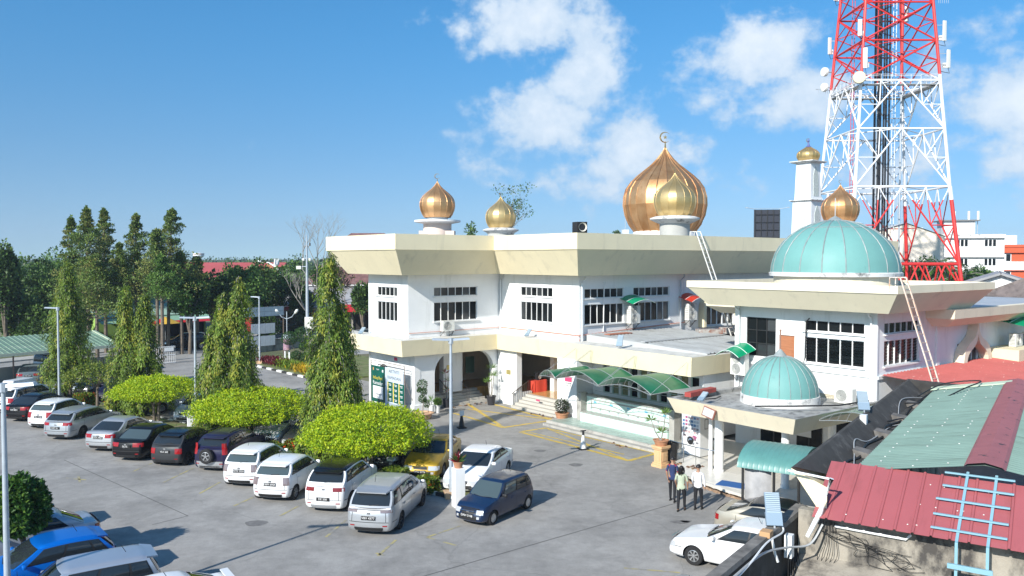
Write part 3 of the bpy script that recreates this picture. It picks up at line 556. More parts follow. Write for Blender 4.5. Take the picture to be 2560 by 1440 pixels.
window(block, FW[0], FW[1], 3.85, 6.8, 4.66, 5.86, 5, 1, louvre=.14); window(block, FW[0], FW[1], 3.85, 6.8, 6.14, 6.66, 5, 1)
window(block, FW[1], FW[2], .6, 3.85, 4.75, 5.88, 6, 1, louvre=.14); window(block, FW[1], FW[2], .6, 3.85, 6.18, 6.68, 6, 1)
OAK = mat('brown_door', (.4, .16, .075), .6, ns=2, na=.12, stretch=(1, 1, 8))
b = MB(); b.box(l(1.44, 20.97, 4.85), (.05, .83, 1.98))
for dz in (-.55, .1, .65): b.box(l(1.412, 20.97, 4.85+dz), (.02, .6, .42))
b.build('door', OAK, block)
b = MB(); b.box(l(1.32, 21.8, 4.35), (.1, 7.5, .14)); b.box(l(1.32, 18.2, 5.1), (.12, .25, 4.2)); b.box(l(1.32, 25.42, 5.1), (.12, .25, 4.2)); b.box(l(4.2, 25.53, 4.3), (5.7, .1, .14)); b.box(l(6.9, 25.53, 5.1), (.3, .12, 4.2)); b.build('wall_band', WHITE, block)
fascia(block, 'roof_band', FW, [(0, 7.24), (1.0, 7.2), (1.72, 8.06), (1.77, 8.08), (1.77, 8.41), (1.5, 8.41), (1.48, 8.16)], CREAM2, (1.5, 8.18))
for v_, u_ in ((18.35, 1.2), (25.3, 1.2)):
    b = MB(); b.tube([l(u_-.3, v_, 7.2), l(u_-.25, v_, 7.05), l(u_, v_, 6.9), l(u_, v_, 3.1)], .05, 8); b.build('down_pipe', WHITEMETAL, block, 40)
b = MB(); b.tube([l(1.2, 22.3, 6.75), l(1.18, 22.15, 6.6), l(1.17, 22.12, 4.9), l(1.1, 22.0, 4.5), l(.9, 21.8, 4.1)], .035); b.build('pipe_lagging', BLACK, block)
AQUA = mat('aqua_panel', (.155, .345, .325), .55, ns=.8, na=.05, rand=.05, spec=.35, stain=((.1, .22, .21), 1.8, .6, .8, (1, 1, .4))); LEAD = mat('lead_flashing', (.3, .34, .34), .6, .2, ns=4, na=.2)
DC = Vector(l(4.2, 21.75, 8.85))
b = MB(); b.lathe([(2.86, 8.1), (2.86, 8.72)], 40, (DC.x, DC.y, 0)); b.build('dome_drum', CREAM2, block, 40)
b = MB(); b.lathe([(2.86, 8.68), (3.08, 8.68), (3.1, 8.84), (3.0, 8.88)], 40, (DC.x, DC.y, 0)); b.build('dome_gutter', STAINW, block, 30)
def halfdome(par, c, r, h, n, rows_, ribr, cone):
    b = MB(); b.lathe([(cone[0], h*.985), (cone[0]*.5, h+cone[1]*.55), (0.02, h+cone[1])], 16, c); root = b.build('dome', LEAD, par, 30)
    zz_ = rows_+[math.pi/2*.97]
    for k in range(n):
        a0, a1 = 2*math.pi*k/n, 2*math.pi*(k+1)/n; lo = 0
        for hi in zz_:
            g = MB(); g.rings([[(c[0]+r*math.cos(t)*math.cos(a0+(a1-a0)*i/3), c[1]+r*math.cos(t)*math.sin(a0+(a1-a0)*i/3), c[2]+h*math.sin(t)) for i in range(4)] for t in [lo+(hi-lo)*q/6 for q in range(7)]], False); g.build('dome_panel', AQUA, root, 40); lo = hi
        g = MB(); g.tube([(c[0]+(r+.01)*math.cos(t)*math.cos(a0), c[1]+(r+.01)*math.cos(t)*math.sin(a0), c[2]+(h+.01)*math.sin(t)) for t in [math.pi/2*.97*q/12 for q in range(13)]], ribr, 4); g.build('dome_rib', LEAD, root)
    if len(rows_): g = MB(); t = rows_[0]; g.tube([(c[0]+(r+.01)*math.cos(t)*math.cos(a), c[1]+(r+.01)*math.cos(t)*math.sin(a), c[2]+h*math.sin(t)) for a in [2*math.pi*q/48 for q in range(49)]], ribr*.8, 4); g.build('dome_ring', LEAD, root)
    return root
halfdome(block, (DC.x, DC.y, 8.86), 3.0, 2.55, 18, [R(58)], .028, (.42, .22))
b = MB(); b.tube([(DC.x, DC.y, 11.5), (DC.x, DC.y, 12.5)], .02, 5); b.build('lightning_rod', STEEL, block)
# porch roof with the small dome
b = MB(); po = [(-4.8, 19.4), (-4.8, 25.4), (1.33, 25.4), (1.33, 19.4)]; pt_ = [(-5.2, 19.25), (-5.2, 25.75), (1.33, 25.75), (1.33, 19.25)]; pi2 = [(-4.95, 19.5), (-4.95, 25.5), (1.33, 25.5), (1.33, 19.5)]
b.rings([[l(u, v, 2.6) for u, v in po], [l(u, v, 3.3) for u, v in pt_]], True, True); b.build('porch_band', CREAM2, block)
b = MB(); b.rings([[l(u, v, 3.3) for u, v in pt_], [l(u, v, 3.3) for u, v in pi2], [l(u, v, 3.12) for u, v in pi2]], True, False, True); b.build('porch_roof', ROOFCON, block)
SD = l(-1.4, 22.5, 0)
b = MB(); b.lathe([(1.72, 3.1), (1.7, 3.5), (1.6, 3.52)], 36, SD); b.build('dome_drum', STAINW, block, 40)
halfdome(block, (SD[0], SD[1], 3.5), 1.65, 1.72, 22, [], .014, (.3, .3))
b = MB(); b.tube([(SD[0], SD[1], 5.4), (SD[0], SD[1], 6.3)], .035, 6); b.lathe([(0, 0), (.05, .03), (.05, .08), (0, .11)], 8, (SD[0], SD[1], 6.28)); b.build('flag_pole', mat('old_pole', (.3, .17, .12), .6), block)
b = MB(); b.box(l(-3.4, 19.7, 3.42), (2.2, .32, .2), R(8)); b.build('fallen_sheet', mat('red_sheet', (.38, .06, .05), .6, ns=3, na=.2), block)
b = MB(); b.tube([l(-4.6, 19.9, 3.2), l(-3.5, 20.6, 3.25), l(-2.6, 20.2, 3.2)], .03); b.tube([l(-4.2, 23.2, 3.35), l(-3, 24.2, 3.36), l(-1.5, 25.4, 3.4), l(.5, 25.6, 3.4)], .035); b.build('roof_cable', BLACK, block)
for u, v, r_ in ((-4.1, 21.3, .2), (-4.05, 20.8, .09), (-4.1, 24.6, .16), (-.8, 24.7, .16)):
    b = MB(); b.lathe([(r_, .2), (r_, 2.62)], 18, l(u, v, 0)); b.lathe([(r_*1.15, .2), (r_*1.15, .32)], 18, l(u, v, 0)); b.build('column', WHITE, block, 40)
PFLOOR = mat('white_floor_tile', (.62, .6, .55), .3, ns=1.5, na=.05, rand=.04)
b = MB(); fp = [(1.3, 17.2), (1.3, 27.4), (-5.9, 27.4), (-6.3, 25.3), (-6.2, 23.2), (-5.9, 21.4), (-5.2, 19.9), (-3.9, 18.6), (-2.6, 17.2)]; b.prism([(u, -v) for u, v in fp], -.02, .19); floor_ = b.build('porch_floor', PFLOOR, block)
for i in range(6):
    for j in range(7):
        u, v = -5.35+i*.92, 20.75+j*.92
        ubox('floor_tile', PFLOOR, floor_, l(u, v, .193), (.905, .905, .008))
b = MB(); b.box(l(.9, 22.0, .35), (.9, 2.2, .3)); b.box(l(.4, 22.0, .26), (.7, 2.6, .16)); b.build('door_step', STEP, block); b = MB(); b.box(l(.4, 22.0, .345), (.6, 1.2, .02)); b.build('door_mat', mat('brown_mat', (.1, .06, .03), .95), block)
for v_, w_ in ((20.4, 1.5), (22.3, 1.3), (24.3, 1.4)):
    b = MB(); b.box(l(1.3, v_, 1.45), (.06, w_, 2.1)); dd = b.build('glazed_door', FRAMEDARK, block)
    for k in (-1, 1): ubox('pane', GLASS, dd, l(1.26, v_+k*w_/4, 1.45), (.02, w_/2-.1, 1.9))
ubox('paper_notice', SIGNW, block, l(1.22, 22.0, 1.6), (.02, .9, .9))
# floodlight frame fixed to the porch band
b = MB(); b.box((0, 0, 0), (.62, .08, .42)); o = b.build('sign_frame', mat('brown_frame', (.28, .1, .07), .6), block); o.location = l(-5.2, 21.6, 2.95); o.rotation_euler = (R(-12), R(12), R(-90))
ubox('sign_panel', mat('grey_panel', (.5, .52, .5), .5), o, (0, -.045, 0), (.54, .01, .34))
# east wing with flared band, ogee window, ledge
WG = [(7.1, 25.45), (20, 25.45), (20, 14), (7.1, 14)]
b = MB(); wall(b, WG[0], WG[1], 0, 6.5, [(2.1, 4.5, 4.2, 5.3)]); b.build('wing_wall', WHITE, block)
fascia(block, 'wing_band', WG, [(0, 6.36), (.75, 6.34), (1.35, 6.75), (1.4, 7.18), (1.1, 7.2)], CREAM2, (1.1, 7.19), mat('pale_sheet_roof', (.47, .49, .5), .5, .2, ns=.6, na=.08))
OG = [(0, 1.95), (.06, 1.62), (.14, 1.4), (.26, 1.22), (.44, 1.06), (.66, .9), (.84, .68), (.95, .4), (1.0, 0)]
def ogee(s):
    t = abs(s)
    for (a, p), (c, q) in zip(OG[:-1], OG[1:]):
        if t <= c: return p+(q-p)*(t-a)/(c-a)
    return 0
b = MB(); cx = 10.4; o1 = [(cx+s*1.6, 4.15+ogee(s)*.95+.28) for s in [-1+k/12 for k in range(25)]]; o2 = [(cx+s*1.25, 4.15+ogee(s)*.78+.1) for s in [-1+k/12 for k in range(25)]]
o1 = [(cx-1.65, 4.05)]+o1+[(cx+1.65, 4.05)]; o2 = [(cx-1.28, 4.05)]+o2+[(cx+1.28, 4.05)]
b.rings([[l(s, 25.46, z) for s, z in o1], [l(s, 25.95, z) for s, z in o1], [l(s, 25.95, z) for s, z in o2], [l(s, 25.5, z) for s, z in o2]], False); b.build('ogee_surround', CREAM2, block)
window(block, WG[0], WG[1], 2.1, 4.5, 4.2, 5.3, 4, 1, fm=WHITEMETAL, gm=mat('grey_glass', (.12, .12, .12), .2), sill=False)
b = MB(); b.box(l(16.1, 26.3, 4.55), (7.6, 1.6, .7)); b.build('ledge', CREAM, block)
# red sheet roof in front of the wing
RSHEET = mat('faded_red_sheet', (.40, .10, .09), .55, ns=.8, na=.12, stain=((.62, .45, .42), 7, .64, .7, None))
xs = []; u = 1.5
while u < 19: xs += [(u, 0), (u+.2, 0), (u+.22, .03), (u+.27, .03), (u+.29, 0)]; u += .3
b = MB(); b.rings([[l(u, 25.62, 4.42+h) for u, h in xs], [l(u, 31.5, 4.0+h) for u, h in xs]], False); b.build('low_red_roof', RSHEET, block)
# roof-side awning to the right of the porch
gre = awning(block, -3.6, -.2, 25.8, 28.8, 3.1, 3.15, .5, mat('aged_green_sheet', (.1, .2, .13), .4, ns=2, na=.2), ties=False, name='side_awning')
# ================================================================== air conditioners
ACW = mat('ac_casing', (.68, .68, .64), .5, ns=2, na=.06); ACG = mat('ac_grille', (.22, .23, .23), .5)
def ac_unit(loc, rz, label, tall=False, awn=None):
    o = empty('air_conditioner', loc, rz, label, 'air conditioner', 'outdoor air conditioner units'); h = 1.1 if tall else .66
    b = MB(); b.box((0, .0, h/2), (.86, .34, h)); b.build('casing', ACW, o)
    for k in range(2 if tall else 1):
        cz = h*(.27+.5*k) if tall else h*.5; b = MB()
        for q in range(5): b.lathe([(.05+q*.048, -.006), (.05+q*.048+.014, -.006), (.05+q*.048+.014, .004)], 20)
        f = b.build('fan_grille', ACW, o); f.location = (-.1, -.185, cz); f.rotation_euler = (R(90), 0, 0)
        b = MB(); b.lathe([(0, 0), (.27, 0), (.27, -.01), (0, -.01)], 20); g = b.build('fan_recess', ACG, o, 40); g.location = (-.1, -.172, cz); g.rotation_euler = (R(90), 0, 0)
    for k in range(7): ubox('vent_slat', ACG, o, (-.432, 0, h*(.15+k*.11)), (.01, .25, .03))
    for sx in (-.35, .35): b = MB(); b.tube([(sx, -.2, -.02), (sx, .3, -.02), (sx, .3, -.35), (sx, -.15, -.03)], .016, 4); b.build('bracket', BLACK, o)
    b = MB(); b.tube([(.4, .1, .1), (.55, .15, -.1), (.5, .3, -.35), (.2, .3, -.5)], .02); b.build('pipe', BLACK, o)
    return o
ac_unit(LW(-4.45, .33, 4.95), MROT, 'white air conditioner on the wall below the window nearest the weeping tree')
ac_unit(LW(4.25, 8.2, 5.5), MROT, 'tall two fan air conditioner under small green awning on the main wall', True)
ac_unit(LW(9.75, 8.2, 5.45), MROT, 'tall air conditioner under the red awning beside the arched window', True)
ac_unit(LW(.75, 18.75, 3.75), MROT-R(90), 'two fan air conditioner under green awning left of the small aqua dome', True)
ac_unit(LW(.55, 24.5, 3.15), MROT-R(90), 'white air conditioner standing on the porch roof right of the small dome')
ac_unit(LW(14.3, 26.2, 4.92), MROT, 'left of two air conditioners on the cream ledge under the green awning'); ac_unit(LW(15.9, 26.2, 4.92), MROT, 'right of two air conditioners on the cream ledge under the green awning')
def small_awning(u0, u1, v0, v1, z, rise, m, label, alongv=False):
    r_ = empty('wall_awning', W2, MROT, label, 'awning', 'small curved wall awnings')
    fn = (lambda t, s: l(u0+(u1-u0)*t, v0+(v1-v0)*s, z-.3*s+rise*math.sin(math.pi*t))) if not alongv else (lambda t, s: l(u0+(u1-u0)*s, v0+(v1-v0)*t, z-.3*(1-s)+rise*math.sin(math.pi*t)))
    b = MB(); b.grid(fn, 12, 4); a = b.build('sheet', m, r_, 60); md = a.modifiers.new('solid', 'SOLIDIFY'); md.thickness = .015
    for s in (0, .5, 1): b = MB(); b.tube([Vector(fn(i/12, s))+Vector((0, 0, .015)) for i in range(13)], .015, 4); b.build('rib', WHITEMETAL, r_)
GREENB = mat('bright_green_sheet', (.0, .26, .12), .35, ns=2, na=.12); REDB = mat('red_awning_sheet', (.5, .04, .02), .4, ns=2, na=.12)
small_awning(3.4, 5.4, 7.85, 9.0, 7.05, .22, GREENB, 'small curved green awning on the main wall between two windows')
small_awning(8.9, 10.6, 7.85, 9.0, 7.0, .25, REDB, 'small curved red awning beside the grey down pipe on the main wall')
small_awning(-.1, 1.3, 17.9, 19.3, 5.0, .3, GREENB, 'small curved green awning left of the small aqua dome', True)
small_awning(13.2, 18.5, 25.5, 27.1, 6.35, .3, GREENB, 'wide curved green awning over two air conditioners on the right')
# ================================================================== ladders
def ladder(name, p, q, w, n, m, label, hook=None, rm=None, side=None):
    p, q = Vector(p), Vector(q); d = (q-p).normalized(); s = Vector(side).normalized() if side else d.cross(Vector((0, 0, 1))).normalized(); o = empty(name, p, 0, label, 'ladder')
    for k in (-1, 1): bar('rail', m, o, s*w/2*k, q-p+s*w/2*k, .05, .05)
    for k in range(n): c = (q-p)*(k+.5)/n; rod('rung', rm or m, o, c-s*w/2, c+s*w/2, .016)
    if hook:
        for k in (-1, 1): h_ = Vector(hook); b = MB(); b.tube([q-p+s*w/2*k, q-p+s*w/2*k+h_, q-p+s*w/2*k+h_-Vector((0, 0, .55))], .03, 4); b.build('hook', m, o)
    return o
WOODW = mat('ladder_white', (.75, .74, .7), .6, ns=6, na=.08); RUSTW = mat('ladder_rusty', (.72, .66, .6), .7, stain=((.55, .26, .12), 2.2, .45, .6, None))
uu = Vector((math.cos(MROT), math.sin(MROT), 0)); vv = Vector((math.sin(MROT), -math.cos(MROT), 0))
ladder('roof_ladder', LW(8.3, 12.8, 4.6), LW(8.25, 9.98, 11.25), .42, 22, WOODW, 'tall white ladder leaning on the main roof edge behind the annexe', -vv*.5, side=uu)
ladder('roof_ladder', LW(-.1, 28.7, 4.6), LW(-.2, 27.38, 8.75), .48, 12, RUSTW, 'rust streaked white ladder against the roof of the aqua domed annexe', -vv*.45, side=uu)

# ================================================================== neighbouring building in the right foreground
N0 = Vector((6.24, 18.4, 0)); pA, qA = Vector((.559, .829, 0)), Vector((.829, -.559, 0)); NROT = math.atan2(-.559, .829)
nb = empty('neighbour_building', N0, NROT, 'low building with dark parapet, green corrugated roof and red sheet eave roof', 'building')
def n_(a, bb, z): return (bb, a, z)   # local x = right (b), y = away (a)
DARKC = mat('mouldy_concrete', (.05, .048, .045), .95, ns=1.4, na=.4, stain=((.2, .19, .18), 1.6, .56, .8, (1, 1, 1)), bump=.4, bs=18)
MOULD = mat('stained_render', (.34, .31, .26), .95, ns=1.1, na=.25, stain=((.07, .065, .06), 1.3, .46, .62, (1, 1, .6)), bump=.4, bs=22)
FA = 16.6
b = MB(); b.quad(n_(.25, .68, 3.78), n_(FA, .68, 3.78), n_(FA, 0, 4.73), n_(.25, 0, 4.73)); b.poly([n_(.25, .68, 3.78), n_(.25, 0, 4.73), n_(.25, .8, 4.4), n_(.25, .8, 3.78)]); b.build('flared_band', CREAM, nb)
b = MB(); b.rings([[n_(.25, 0, 4.732), n_(FA, 0, 4.732)], [n_(.25, .12, 4.76), n_(FA, .12, 4.76)], [n_(1.78, .62, 4.3), n_(FA, .62, 4.3)], [n_(1.78, 1.2, 4.26), n_(FA, 1.2, 4.26)]], False); b.build('parapet', DARKC, nb)
b = MB(); b.hexa([n_(FA, 0, 4.2), n_(FA, 9, 3.9), n_(FA+.2, 9, 3.9), n_(FA+.2, 0, 4.2), n_(FA, 0, 4.76), n_(FA-1.2, 9, 4.6), n_(FA-.9, 9, 4.6), n_(FA+.25, .05, 4.76)]); b.build('rear_parapet', DARKC, nb)
for k in range(1, 5): b = MB(); b.hexa([n_(1.2+k*2.9, .6, 4.28), n_(1.7+k*2.9, .6, 4.28), n_(1.7+k*2.9, 1.15, 4.27), n_(1.2+k*2.9, 1.15, 4.27), n_(1.2+k*2.9, .55, 4.48), n_(1.7+k*2.9, .55, 4.48), n_(1.7+k*2.9, 1.15, 4.38), n_(1.2+k*2.9, 1.15, 4.38)]); b.build('parapet_rib', mat('rib_concrete', (.14, .13, .12), .95, ns=3, na=.4), nb)
GRSHEET = mat('green_roof_sheet', (.185, .28, .235), .6, 0, ns=.7, na=.1, stain=((.115, .16, .135), 1.2, .52, .78, (.35, 2.5, 1)))
ys = np.arange(1.7, FA-.3, .035)
cor = [(a, .022*math.sin(a*2*math.pi/.21)) for a in ys]
b = MB(); b.rings([[n_(a, 1.05, 4.5+h) for a, h in cor], [n_(a, 3.75, 5.0+h) for a, h in cor]], False); b.rings([[n_(a, 3.75, 5.0+h) for a, h in cor], [n_(a, 7.6, 4.4+h) for a, h in cor]], False); b.build('corrugated_roof', GRSHEET, nb)
b = MB()
for k in range(24):
    for bb in (1.5, 2.3, 3.0):
        if random.random() < .62: a = 2.0+k*.6+random.uniform(-.1, .1); b.box(n_(a, bb, 4.5+(bb-1.05)/2.7*.5+.02), (.035, .035, .012))
b.build('roof_screws', mat('white_washer', (.75, .75, .7), .6), nb)
b = MB(); b.hexa([n_(FA-.75, .95, 4.52), n_(FA-.75, 3.6, 5.0), n_(FA-.35, 3.6, 5.02), n_(FA-.35, .95, 4.56), n_(FA-.75, .95, 4.56), n_(FA-.75, 3.6, 5.04), n_(FA-.35, 3.6, 5.08), n_(FA-.35, .95, 4.6)]); b.build('eave_flashing', mat('pale_green_flashing', (.5, .6, .45), .6, ns=2, na=.1), nb)
REDS = mat('red_sheet_metal', (.36, .1, .108), .42, .0, ns=.5, na=.06, stain=((.25, .075, .075), 1.1, .52, .8, (3, .35, 1))); PEEL = mat('peeling_red_cap', (.36, .12, .12), .6, ns=2, na=.1, stain=((.04, .035, .035), 3, .6, .66, (1, .6, 1)))
b = MB(); b.rings([[n_(a, 3.35, 4.96) for a in (1.6, FA+.2)], [n_(a, 3.42, 5.02) for a in (1.6, FA+.2)], [n_(a, 3.75, 5.09) for a in (1.6, FA+.2)], [n_(a, 4.08, 5.02) for a in (1.6, FA+.2)], [n_(a, 4.15, 4.96) for a in (1.6, FA+.2)]], False); b.build('ridge_cap', PEEL, nb)
ra, rb = (-.05, 3.78), (1.75, 4.66); xs = []; u = .55
while u < 8.2: xs += [(u, 0), (u+.27, 0), (u+.285, .028), (u+.325, .028), (u+.34, 0)]; u += .345
b = MB(); b.rings([[n_(ra[0], u, ra[1]+h) for u, h in xs], [n_(rb[0], u, rb[1]+h) for u, h in xs]], False); o = b.build('red_eave_roof', REDS, nb); md = o.modifiers.new('solid', 'SOLIDIFY'); md.thickness = .006
b = MB()
for k in range(34):
    t = random.choice((.12, .45, .8)); b.box(n_(ra[0]+(rb[0]-ra[0])*t+random.uniform(-.04, .04), .6+random.random()*7, ra[1]+(rb[1]-ra[1])*t+.015), (.025, .025, .015))
b.build('roof_screws', mat('white_washer', (.75, .75, .7), .6), nb)
b = MB(); b.hexa([n_(.45, .13, 0), n_(.45, 10, 0), n_(.7, 10, 0), n_(.7, .13, 0), n_(.45, .13, 3.76), n_(.45, 10, 3.86), n_(.7, 10, 3.9), n_(.7, .13, 3.76)]); b.build('front_wall', MOULD, nb)
b = MB(); b.hexa([n_(.7, 1.0, 0), n_(FA, 1.0, 0), n_(FA, 1.2, 0), n_(.7, 1.2, 0), n_(.7, 1.0, 3.8), n_(FA, 1.0, 3.8), n_(FA, 1.2, 3.8), n_(.7, 1.2, 3.8)]); b.build('side_wall', MOULD, nb)
b = MB(); b.hexa([n_(-1.3, .2, 0), n_(-1.3, 9, 0), n_(.45, 9, 0), n_(.45, .2, 0), n_(-1.3, .2, 2.3), n_(-1.3, 9, 2.3), n_(.45, 9, 2.75), n_(.45, .2, 2.75)]); b.build('lower_lean_to', MOULD, nb)
b = MB(); b.tube([n_(.38, .95, 3.52), n_(.38, 2.4, 3.5), n_(.38, 2.5, 3.62)], .03, 8); b.build('white_pipe', WHITEMETAL, nb, 40)
BLK = mat('black_cable', (.015, .015, .015), .5); GRYC = mat('grey_cable', (.45, .46, .46), .5)
def cable(pts, r, m, par, name='cable', n=5):
    pts = [Vector(p) for p in pts]; out = []
    for i in range(len(pts)-1):
        p0, p1, p2, p3 = pts[max(i-1, 0)], pts[i], pts[i+1], pts[min(i+2, len(pts)-1)]
        for k in range(6):
            t = k/6; out.append(.5*((2*p1)+(p2-p0)*t+(2*p0-5*p1+4*p2-p3)*t*t+(3*p1-p0-3*p2+p3)*t**3))
    out.append(pts[-1]); b = MB(); b.tube(out, r, n); return b.build(name, m, par, 60)
cable([n_(1.9, .75, 4.36), n_(3.2, .6, 4.35), n_(4, .75, 4.33), n_(5.5, .62, 4.35), n_(7.0, .8, 4.33), n_(8.5, .62, 4.35), n_(10, .85, 4.33), n_(13, .75, 4.33), n_(15.8, 1.0, 4.45)], .03, BLK, nb)
cable([n_(1.7, .95, 4.34), n_(2.5, .9, 4.38), n_(4, .62, 4.36), n_(5.2, .4, 4.53), n_(6, .6, 4.36), n_(8.6, .75, 4.34), n_(9.4, .95, 4.32), n_(10.4, .7, 4.34), n_(13, .4, 4.53), n_(15, .8, 4.34)], .016, GRYC, nb)
cable([n_(12.4, .6, 4.5), n_(13.4, 1.4, 4.5), n_(14.8, 2.2, 4.85), n_(16.0, 2.6, 5.0), n_(15.9, 1.4, 4.8), n_(14.2, .75, 4.5)], .025, BLK, nb); cable([n_(9, .6, 4.42), n_(9.6, .95, 4.45), n_(8.8, 1.1, 4.4), n_(8.2, .7, 4.4)], .025, BLK, nb)
b = MB(); b.tube([n_(.02, .0, 4.72), n_(.02, .9, 4.66)], .025, 8); b.tube([n_(.0, .95, 4.68), n_(.0, .72, 3.9), n_(.0, .45, 3.3)], [.05, .06, .05], 8); b.build('conduit', WHITEMETAL, nb, 40)
for k in range(9):
    random.seed(60+k); x0 = .6+random.random()*.6; pts = [n_(.4-.08*random.random(), x0+i*.22*(1+random.random()*.8), 3.5-.12*i-random.random()*.25+(.05*i if k % 2 else 0)) for i in range(6)]; cable(pts, .006, BLK, nb, n=4)
for k in range(5): cable([n_(.38, .7+.06*k, 3.6), n_(.3, .72+.07*k, 3.2), n_(.3, .6+.1*k, 2.8), n_(.2, .66, 2.3)], .007, BLK, nb, n=4)
random.seed(11)
# steel ladder lying on the red eave roof
BLUEL = mat('light_blue_paint', (.24, .44, .53), .45, .1, ns=4, na=.08)
lad = empty('blue_ladder', N0, NROT, 'light blue steel ladder lying on the red eave roof', 'ladder')
rz_ = lambda a: 3.74+(a+.05)/1.8*.92+.06
for bb in (3.4, 3.95): bar('rail', BLUEL, lad, n_(-.1, bb, rz_(-.1)), n_(1.85, bb+.02, rz_(1.85)), .055, .05); bar('rail', BLUEL, lad, n_(-.12, bb, rz_(-.1)), n_(-.14, bb, 2.4), .055, .05)
for a in (1.72, 1.33, .93, .5, .13): bar('rung', BLUEL, lad, n_(a, 2.98-.08*(a < 1), rz_(a)+.045), n_(a, 4.32-.05*(a < 1), rz_(a)+.045), .06, .035)
bar('rung', BLUEL, lad, n_(-.2, 3.25, 3.3), n_(-.2, 4.05, 3.3), .05, .1); bar('rung', BLUEL, lad, n_(-.2, 3.3, 2.85), n_(-.2, 4.0, 2.85), .04, .06)
# boundary wall running towards the camera
bw = empty('boundary_wall', N0, NROT, 'tall black stained boundary wall beside the white sedan on the right', 'wall')
b = MB(); b.hexa([n_(-7, -.35, 0), n_(1.15, -.1, 0), n_(1.15, .12, 0), n_(-7, -.13, 0), n_(-7, -.35, 3.56), n_(1.15, -.1, 3.56), n_(1.15, .12, 3.56), n_(-7, -.13, 3.56)]); b.build('wall', DARKC, bw)
b = MB(); b.hexa([n_(-7, -.38, 3.56), n_(1.17, -.13, 3.56), n_(1.17, .14, 3.56), n_(-7, -.11, 3.56), n_(-7, -.36, 3.66), n_(1.17, -.12, 3.66), n_(1.17, .12, 3.66), n_(-7, -.13, 3.66)]); b.build('coping', mat('mossy_coping', (.17, .16, .145), .95, ns=3, na=.4, bump=.4, bs=18), bw)
cable([n_(-6.5, -.02, 3.5), n_(-4, .08, 3.55), n_(-2.2, .12, 3.5), n_(-1.0, .25, 3.3), n_(-.2, .55, 3.2), n_(.1, .75, 3.6)], .026, GRYC, bw, 'conduit'); cable([n_(-6.5, .0, 3.4), n_(-3.5, .1, 3.5), n_(-2, .13, 3.66), n_(-.9, .16, 3.6), n_(-.75, .02, 3.72), n_(-.9, -.2, 3.7)], .02, WHITEMETAL, bw, 'conduit')
ubox('junction_box', WHITEMETAL, bw, n_(-.55, .2, 3.2), (.16, .2, .5)); ubox('brick', mat('orange_block', (.5, .3, .15), .8), bw, n_(-1.5, -.02, 3.7), (.22, .25, .12)); cable([n_(-1.5, .1, 3.62), n_(-1.45, .15, 3.3), n_(-1.4, .2, 3.1)], .03, WHITEMETAL, bw, 'conduit')
for k in range(7): random.seed(30+k); cable([n_(-.6+.1*k, .2, 3.1), n_(-1.0+.15*k, .3, 2.5), n_(-1.6+.3*random.random(), .35, 2.2), n_(-2.5+random.random(), .3, 1.9)], .012, BLK, bw, n=4)
random.seed(12)
LEDB = mat('led_housing', (.27, .36, .44), .4, .2)
def led(loc, rz, tilt, label, s=1.0):
    o = empty('led_floodlight', loc, rz, label, 'lamp', 'led floodlights on walls'); M_ = Matrix.Rotation(tilt, 4, 'X')
    b = MB()
    def bx(c, d): b.box(M_ @ Vector(c), d, mat=M_.to_3x3())
    bx((0, 0, .12*s+.1), (.3*s, .09*s, .26*s)); bx((0, 0, .42*s+.1), (.28*s, .05*s, .4*s)); b.build('housing', LEDB, o)
    for k in range(11): q = MB(); q.box(M_ @ Vector((0, -.035*s, (.24+k*.036)*s+.1)), (.25*s, .03*s, .014*s), mat=M_.to_3x3()); q.build('cooling_fin', mat('led_fin', (.45, .54, .6), .4), o)
    q = MB(); q.tube([(0, 0, 0), M_ @ Vector((0, 0, .12))], .025, 6); q.build('arm', STEEL, o)
    return o
pt = lambda a, bb, z: N0+pA*a+qA*bb+Vector((0, 0, z))
led(pt(-.95, .0, 3.62), NROT+R(28), R(-30), 'led floodlight on the boundary wall above the white sedan', 1.15); led(pt(8.3, .05, 4.74), NROT+R(20), R(-42), 'led floodlight half way along the dark parapet', 1.1)
led(LW(-8.2, -4.4, 4.6), MROT-R(60), R(-55), 'led floodlight on the canopy beside the weeping tree', .95); led(LW(-1.1, 4.1, 4.65), MROT-R(70), R(-50), 'led floodlight on the canopy above the main steps', .95); led(LW(-1.0, 12.1, 4.65), MROT-R(60), R(-35), 'led floodlight at the edge of the grey ribbed roof', 1.1); led(LW(-5.0, 20.9, 3.3), MROT-R(80), R(-60), 'led floodlight lying on the porch roof edge', .95)
ubox('switch_box', WHITEMETAL, nb, n_(7.3, .22, 4.72), (.18, .25, .28))
# teal vaulted shelter and its poles
TEAL = mat('teal_sheet', (.1, .26, .24), .4, ns=1.5, na=.1); C0 = Vector((9.75, 29.55, 0))
sh = empty('teal_shelter', C0, NROT, 'small teal vaulted shelter on dark posts beside the porch', 'shelter')
for k in range(12):
    x0, x1 = -1.12+k*.187, -1.12+(k+1)*.187
    b = MB(); b.grid(lambda t, s: (x0+(x1-x0)*t, 1.45*math.cos(math.pi*s), 2.1+.66*math.sin(math.pi*s)+.012*(abs(t-.5) > .45)), 6, 14); b.build('roof_sheet', TEAL, sh, 50)
for x, y, r_ in ((-.95, -1.3, .05), (.15, -1.3, .05), (1.0, -1.3, .05), (-.9, 1.3, .04), (1.0, 1.3, .04)): rod('post', FRAMEDARK, sh, (x, y, 0), (x, y, 2.2), r_)
b = MB(); b.grid(lambda t, s: (-.9+.9*t, -1.25+.08*math.sin(7*t)+.1*t, .55+1.55*s), 8, 2); b.build('tarpaulin', mat('grey_tarpaulin', (.38, .38, .39), .8, ns=2, na=.2), sh, 60)
